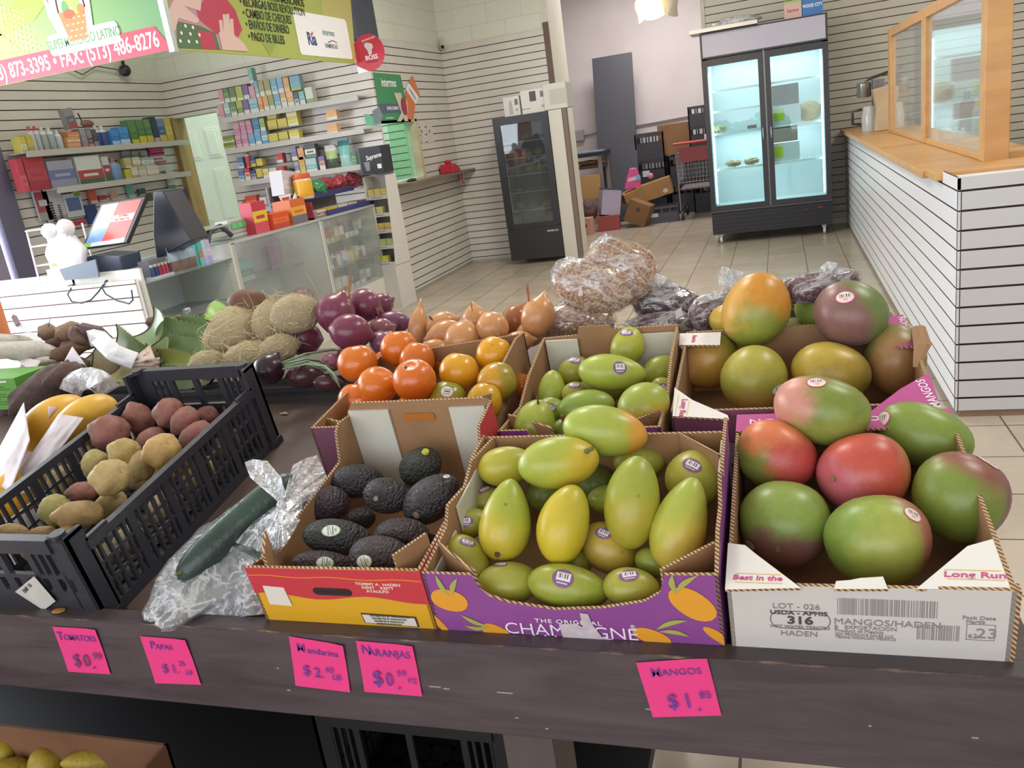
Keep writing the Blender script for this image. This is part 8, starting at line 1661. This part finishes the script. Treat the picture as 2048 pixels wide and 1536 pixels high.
# food in the small cooler
rnd = random.Random(8); BRD = P('bread_tan', '#a8824c', .7, c2='#8c6438', ns=20)
for z, wn in ((1.332, 'top'), (1.162, 'second'), (.982, 'third'), (.792, 'fourth'), (.592, 'fifth')):
    for i in range(3 if z < 1.3 else 2):
        x = -2.80 + i * .15 + rnd.uniform(-.01, .02); o = MB().ell((0, 0, 0), (.06, .07, .05 if z != .792 else .02), 16, 10, 0, None, lambda v: Vector((v.x, v.y, max(v.z, -.6)))).build('bread_roll', BRD, None, 180, TR((x, 9.12, z + (.032 if z != .792 else .014)))); tag(o, 'baked roll on the %s shelf inside the narrow cooler, %s from the left' % (wn, ORD[i]), 'bread', 'baked rolls in the narrow cooler')
# things on and in the two door cooler
tag(MB().box(-.80, -.15, 9.0, 9.4, 2.105, 2.12).box(-.80, -.15, 8.99, 9.0, 2.105, 2.14).build('foil_tray', P('foil', '#c4c2ba', .3, .5)), 'long silver tray overhanging the two door cooler top', 'tray'); blob('clear_wrap', 'bundle of clear wrap on the two door cooler top', 'wrap', (-.35, 9.25, 2.17), (.22, .12, .05), film('wrap_clear', 30, .4, .7, .8, .3, '#f0f0ec', (1, 1, 1)), 2, .4)
for nm, xa, xb, c1, c2, h, lab, s in (('snack_box', .10, .26, '#c8a8a0', '#c04c4c', .14, 'white and red box on the two door cooler top', 'Supreme'), ('snack_box', .265, .45, '#3c70b0', '#5c8cc4', .17, 'blue box with white words on the two door cooler top', 'WOOD CITY')):
    o = MB().box(xa, xb, 9.1, 9.3, 2.102, 2.102 + h).box(xa, xb, 9.1, 9.3, 2.102 + h, 2.102 + h + .02, 1).build(nm, [P('sn_' + c1[1:], c1, .5), P('sn_top', '#8cc060', .5)]); tag(o, lab, 'box'); text(s, .04, BWHITE if 'blue' in lab else P('ink_red', '#b04050', .5), frame(((xa + xb) / 2, 9.099, 2.102 + h * .5), (1, 0, 0), (0, 0, 1)), o, 'print', .75, .02)
for z, lab in ((1.134, 'upper'), (.774, 'lower')):
    t = thing('food_carton', 'white carton with lime sticky note on the right cooler side, %s one' % lab, 'box', (0, 0, 0)); x0 = -.06 if z > 1 else -.085
    MB().box(x0, x0 + .28, 9.15, 9.4, z, z + .18).build('carton_body', P('carton_pale', '#cfd8d8', .5), t); MB().box(x0 + .01, x0 + .27, 9.33, 9.4, z + .18, z + .38).build('open_flap', P('flap_brown', '#5c5348', .6), t); MB().box(x0 + .02, x0 + .12, 9.147, 9.15, z + .04, z + .15).build('sticky_note', P('note_lime', '#b8d83c', .5), t)
blob('yellow_loaf', 'large yellow wrapped loaf behind the upper carton', 'bread', (.30, 9.35, 1.22), (.12, .1, .10), P('loaf_yellow', '#b8a070', .6), 5, .15); blob('flower_pack', 'pale yellow pack at the left end of a cooler shelf', 'pack', (-.58, 9.2, 1.17), (.07, .06, .04), P('pack_cream', '#d8d4b0', .6), 6, .4)
for i, x in enumerate((-.46, -.28)): blob('clamshell_pack', 'clear pack of small cakes on the lower left cooler shelf, %s one' % ('left', 'right')[i], 'pack', (x, 9.2, .81), (.075, .07, .035), P('cake_tan', '#b8a888', .5), 7 + i, .3)
tag(MB().box(-.30, -.21, 9.15, 9.25, 1.134, 1.165).build('snack_tray', P('tray_tan', '#a08878', .6)), 'small tan tray near the middle of the left cooler', 'tray')
p = onx(1672, 22, .5); tag(MB().box(.55, .64, 9.70, 9.745, 2.33, 2.40).build('wall_bracket', P('bracket_grey', '#8c8c8c', .3, .6), bevel=.01), 'small metal bracket on the slat wall right of the cooler', 'bracket')
# ceiling lamp with glass shades
lp = thing('ceiling_lamp', 'brass ceiling lamp with three glowing bell glass shades', 'lamp', TR((-.72, 6.0, 2.14))); BRS = P('brass', '#a8843c', .3, .9); SHG = P('shade_glow', '#e8c46a', .3, emit='#ffcf6a', es=5); SHC = P('shade_glass', '#b8b09c', .2)
MB().tube([(0, 0, .08), (0, 0, 1.46)], .015, 8).build('rod', BRS, lp, 60); MB().lathe([(.03, .0), (.07, .03), (.05, .09)], 16).build('hub', BRS, lp, 60)
for i, a in enumerate((200, 260, 330)):
    d_ = Vector((cos(radians(a)), sin(radians(a)), 0)); Ms_ = TR(d_ * .12 + Vector((0, 0, -.02))) @ d_.to_track_quat('X', 'Z').to_matrix().to_4x4() @ RY(35)
    MB().lathe([(.02, .02), (.045, -.01), (.06, -.06), (.085, -.10), (.083, -.10), (.055, -.055)], 18, Ms_).build('glass_shade', SHC if i == 2 else SHG, lp, 60); MB().tube([(0, 0, .03), tuple(d_ * .09 + Vector((0, 0, .04))), tuple(d_ * .12 + Vector((0, 0, .0)))], .008, 6).build('arm', BRS, lp, 60)
l = bpy.data.lights.new('lamp_bulb_light', 'POINT'); l.energy = 12; l.color = (1, .75, .4); l.shadow_soft_size = .06; o = bpy.data.objects.new('lamp_bulb_light', l); COL.objects.link(o); o.location = (-.72, 5.9, 1.98)
# right counter things
cz = .988
cm = thing('blender_appliance', 'steel and black counter appliance with a jug at the far counter end', 'appliance', TR((.80, 8.55, cz))); MB().lathe([(.07, 0), (.075, .12), (.06, .2), (.055, .22)], 18).build('jug', P('jug_clear', '#b4b8b8', .15), cm, 40); MB().lathe([(.055, .30), (.06, .31), (.06, .42), (.05, .43)], 16, TR((-.05, 0, 0))).build('steel_head', P('steel', '#8c8c8c', .25, .8), cm, 40); MB().tube([(-.07, 0, .20), (-.15, 0, .19), (-.15, 0, .08), (-.08, 0, .07)], .014, 8).build('handle', P('handle_blk', '#2a2a2c', .4), cm, 60); MB().prism([(-.05, .43), (.25, .50), (.28, .53), (.0, .47)], .05, frame((0, .02, 0), (1, 0, 0), (0, 0, 1))).build('lid', P('lid_blk', '#2e2c2c', .4), cm, bevel=.005); MB().box(.02, .12, -.04, .06, 0, .44).build('column', P('steel_col', '#77777a', .3, .6), cm)
pbag = thing('paper_bag', 'tan paper bag standing behind the far post of the screen', 'bag', TR((.93, 8.35, cz))); MB().prism([(-.12, 0), (.14, 0), (.15, .40), (-.13, .36), (-.10, .18)], .18, frame((0, .09, 0), (1, 0, 0), (0, 0, 1))).build('bag_body', P('bag_tan', '#b8a284', .7, c2='#ad9676', ns=6), pbag, bevel=.01)
for nm, lab, cat, px, X, w, h, cs, kd, dz in (('cutlery_tub', 'grey tub holding a white spatula behind the screen', 'tub', 1832, 1.25, .14, .14, ('#a8b4b8', '#98a4a8', '#c8d0d0'), 'box', 0), ('label_box', 'mauve box with yellow note behind the screen', 'box', 1890, 1.50, .16, .30, ('#8c6470', '#b890a0', '#a07884'), 'box', .0), ('paper_stack', 'pale grey carton below the mauve box behind the screen', 'box', 1900, 1.33, .2, .2, ('#b8bcc0', '#c8ccd0', '#a8acb0'), 'box', 0), ('brown_bottle', 'brown bottle right of the pale carton behind the screen', 'bottle', 1935, 1.25, .09, .27, ('#7c5844', '#8c6c5c', '#5c4438'), 'bottle', 0), ('yellow_cap_bottle', 'bottle with yellow cap next to the corner post', 'bottle', 1957, 1.15, .06, .24, ('#b4b8bc', '#a0a4a8', '#d8c83c'), 'bottle', 0), ('white_cup', 'white cup behind the screen bottom rail', 'cup', 1893, 1.02, .08, .09, ('#d0d4d8', '#c8ccd0', '#d8dce0'), 'bottle', 0), ('salt_shaker', 'clear shaker with steel top, left one', 'shaker', 1915, 1.0, .045, .10, ('#c8ccd0', '#b0b4b8', '#d8d8d8'), 'bottle', 0), ('salt_shaker', 'clear shaker with steel top, right one', 'shaker', 1928, 1.0, .045, .10, ('#c8ccd0', '#b0b4b8', '#d8d8d8'), 'bottle', 0), ('sugar_box', 'low yellow box at the foot of the corner post', 'box', 1947, 1.0, .10, .05, ('#c8b878', '#d8ccb0', '#b8a870'), 'box', 0)):
    y = sy(px, X, cz); carded(nm, lab, cat, TR((X, max(y, 4.55), cz + dz)), w, h, .08, *cs, None, (.3, .7), kd)
tag(MB().box(1.28, 1.31, 5.2, 5.24, cz + .14, cz + .36).build('spatula', P('spatula_white', '#d4dcd4', .4), bevel=.012), 'white spatula standing in the grey tub', 'spatula')
bb_ = thing('bread_tub', 'white tub with a large tan loaf at the right edge of the photo', 'tub', TR((1.42, 5.15, cz))); MB().lathe([(.16, 0), (.19, .10), (.19, .11), (.17, .11)], 24).build('tub', P('tub_white', '#d4d4d0', .4), bb_, 40); MB().ell((0, 0, .11), (.17, .17, .17), 22, 12).build('loaf', P('loaf_tan', '#c49468', .6, c2='#b8865a', ns=10), bb_, 180)
MB().box(2.6, 2.63, 9.6, 9.74, 1.3, 1.6).build('x', WHITE) if False else None
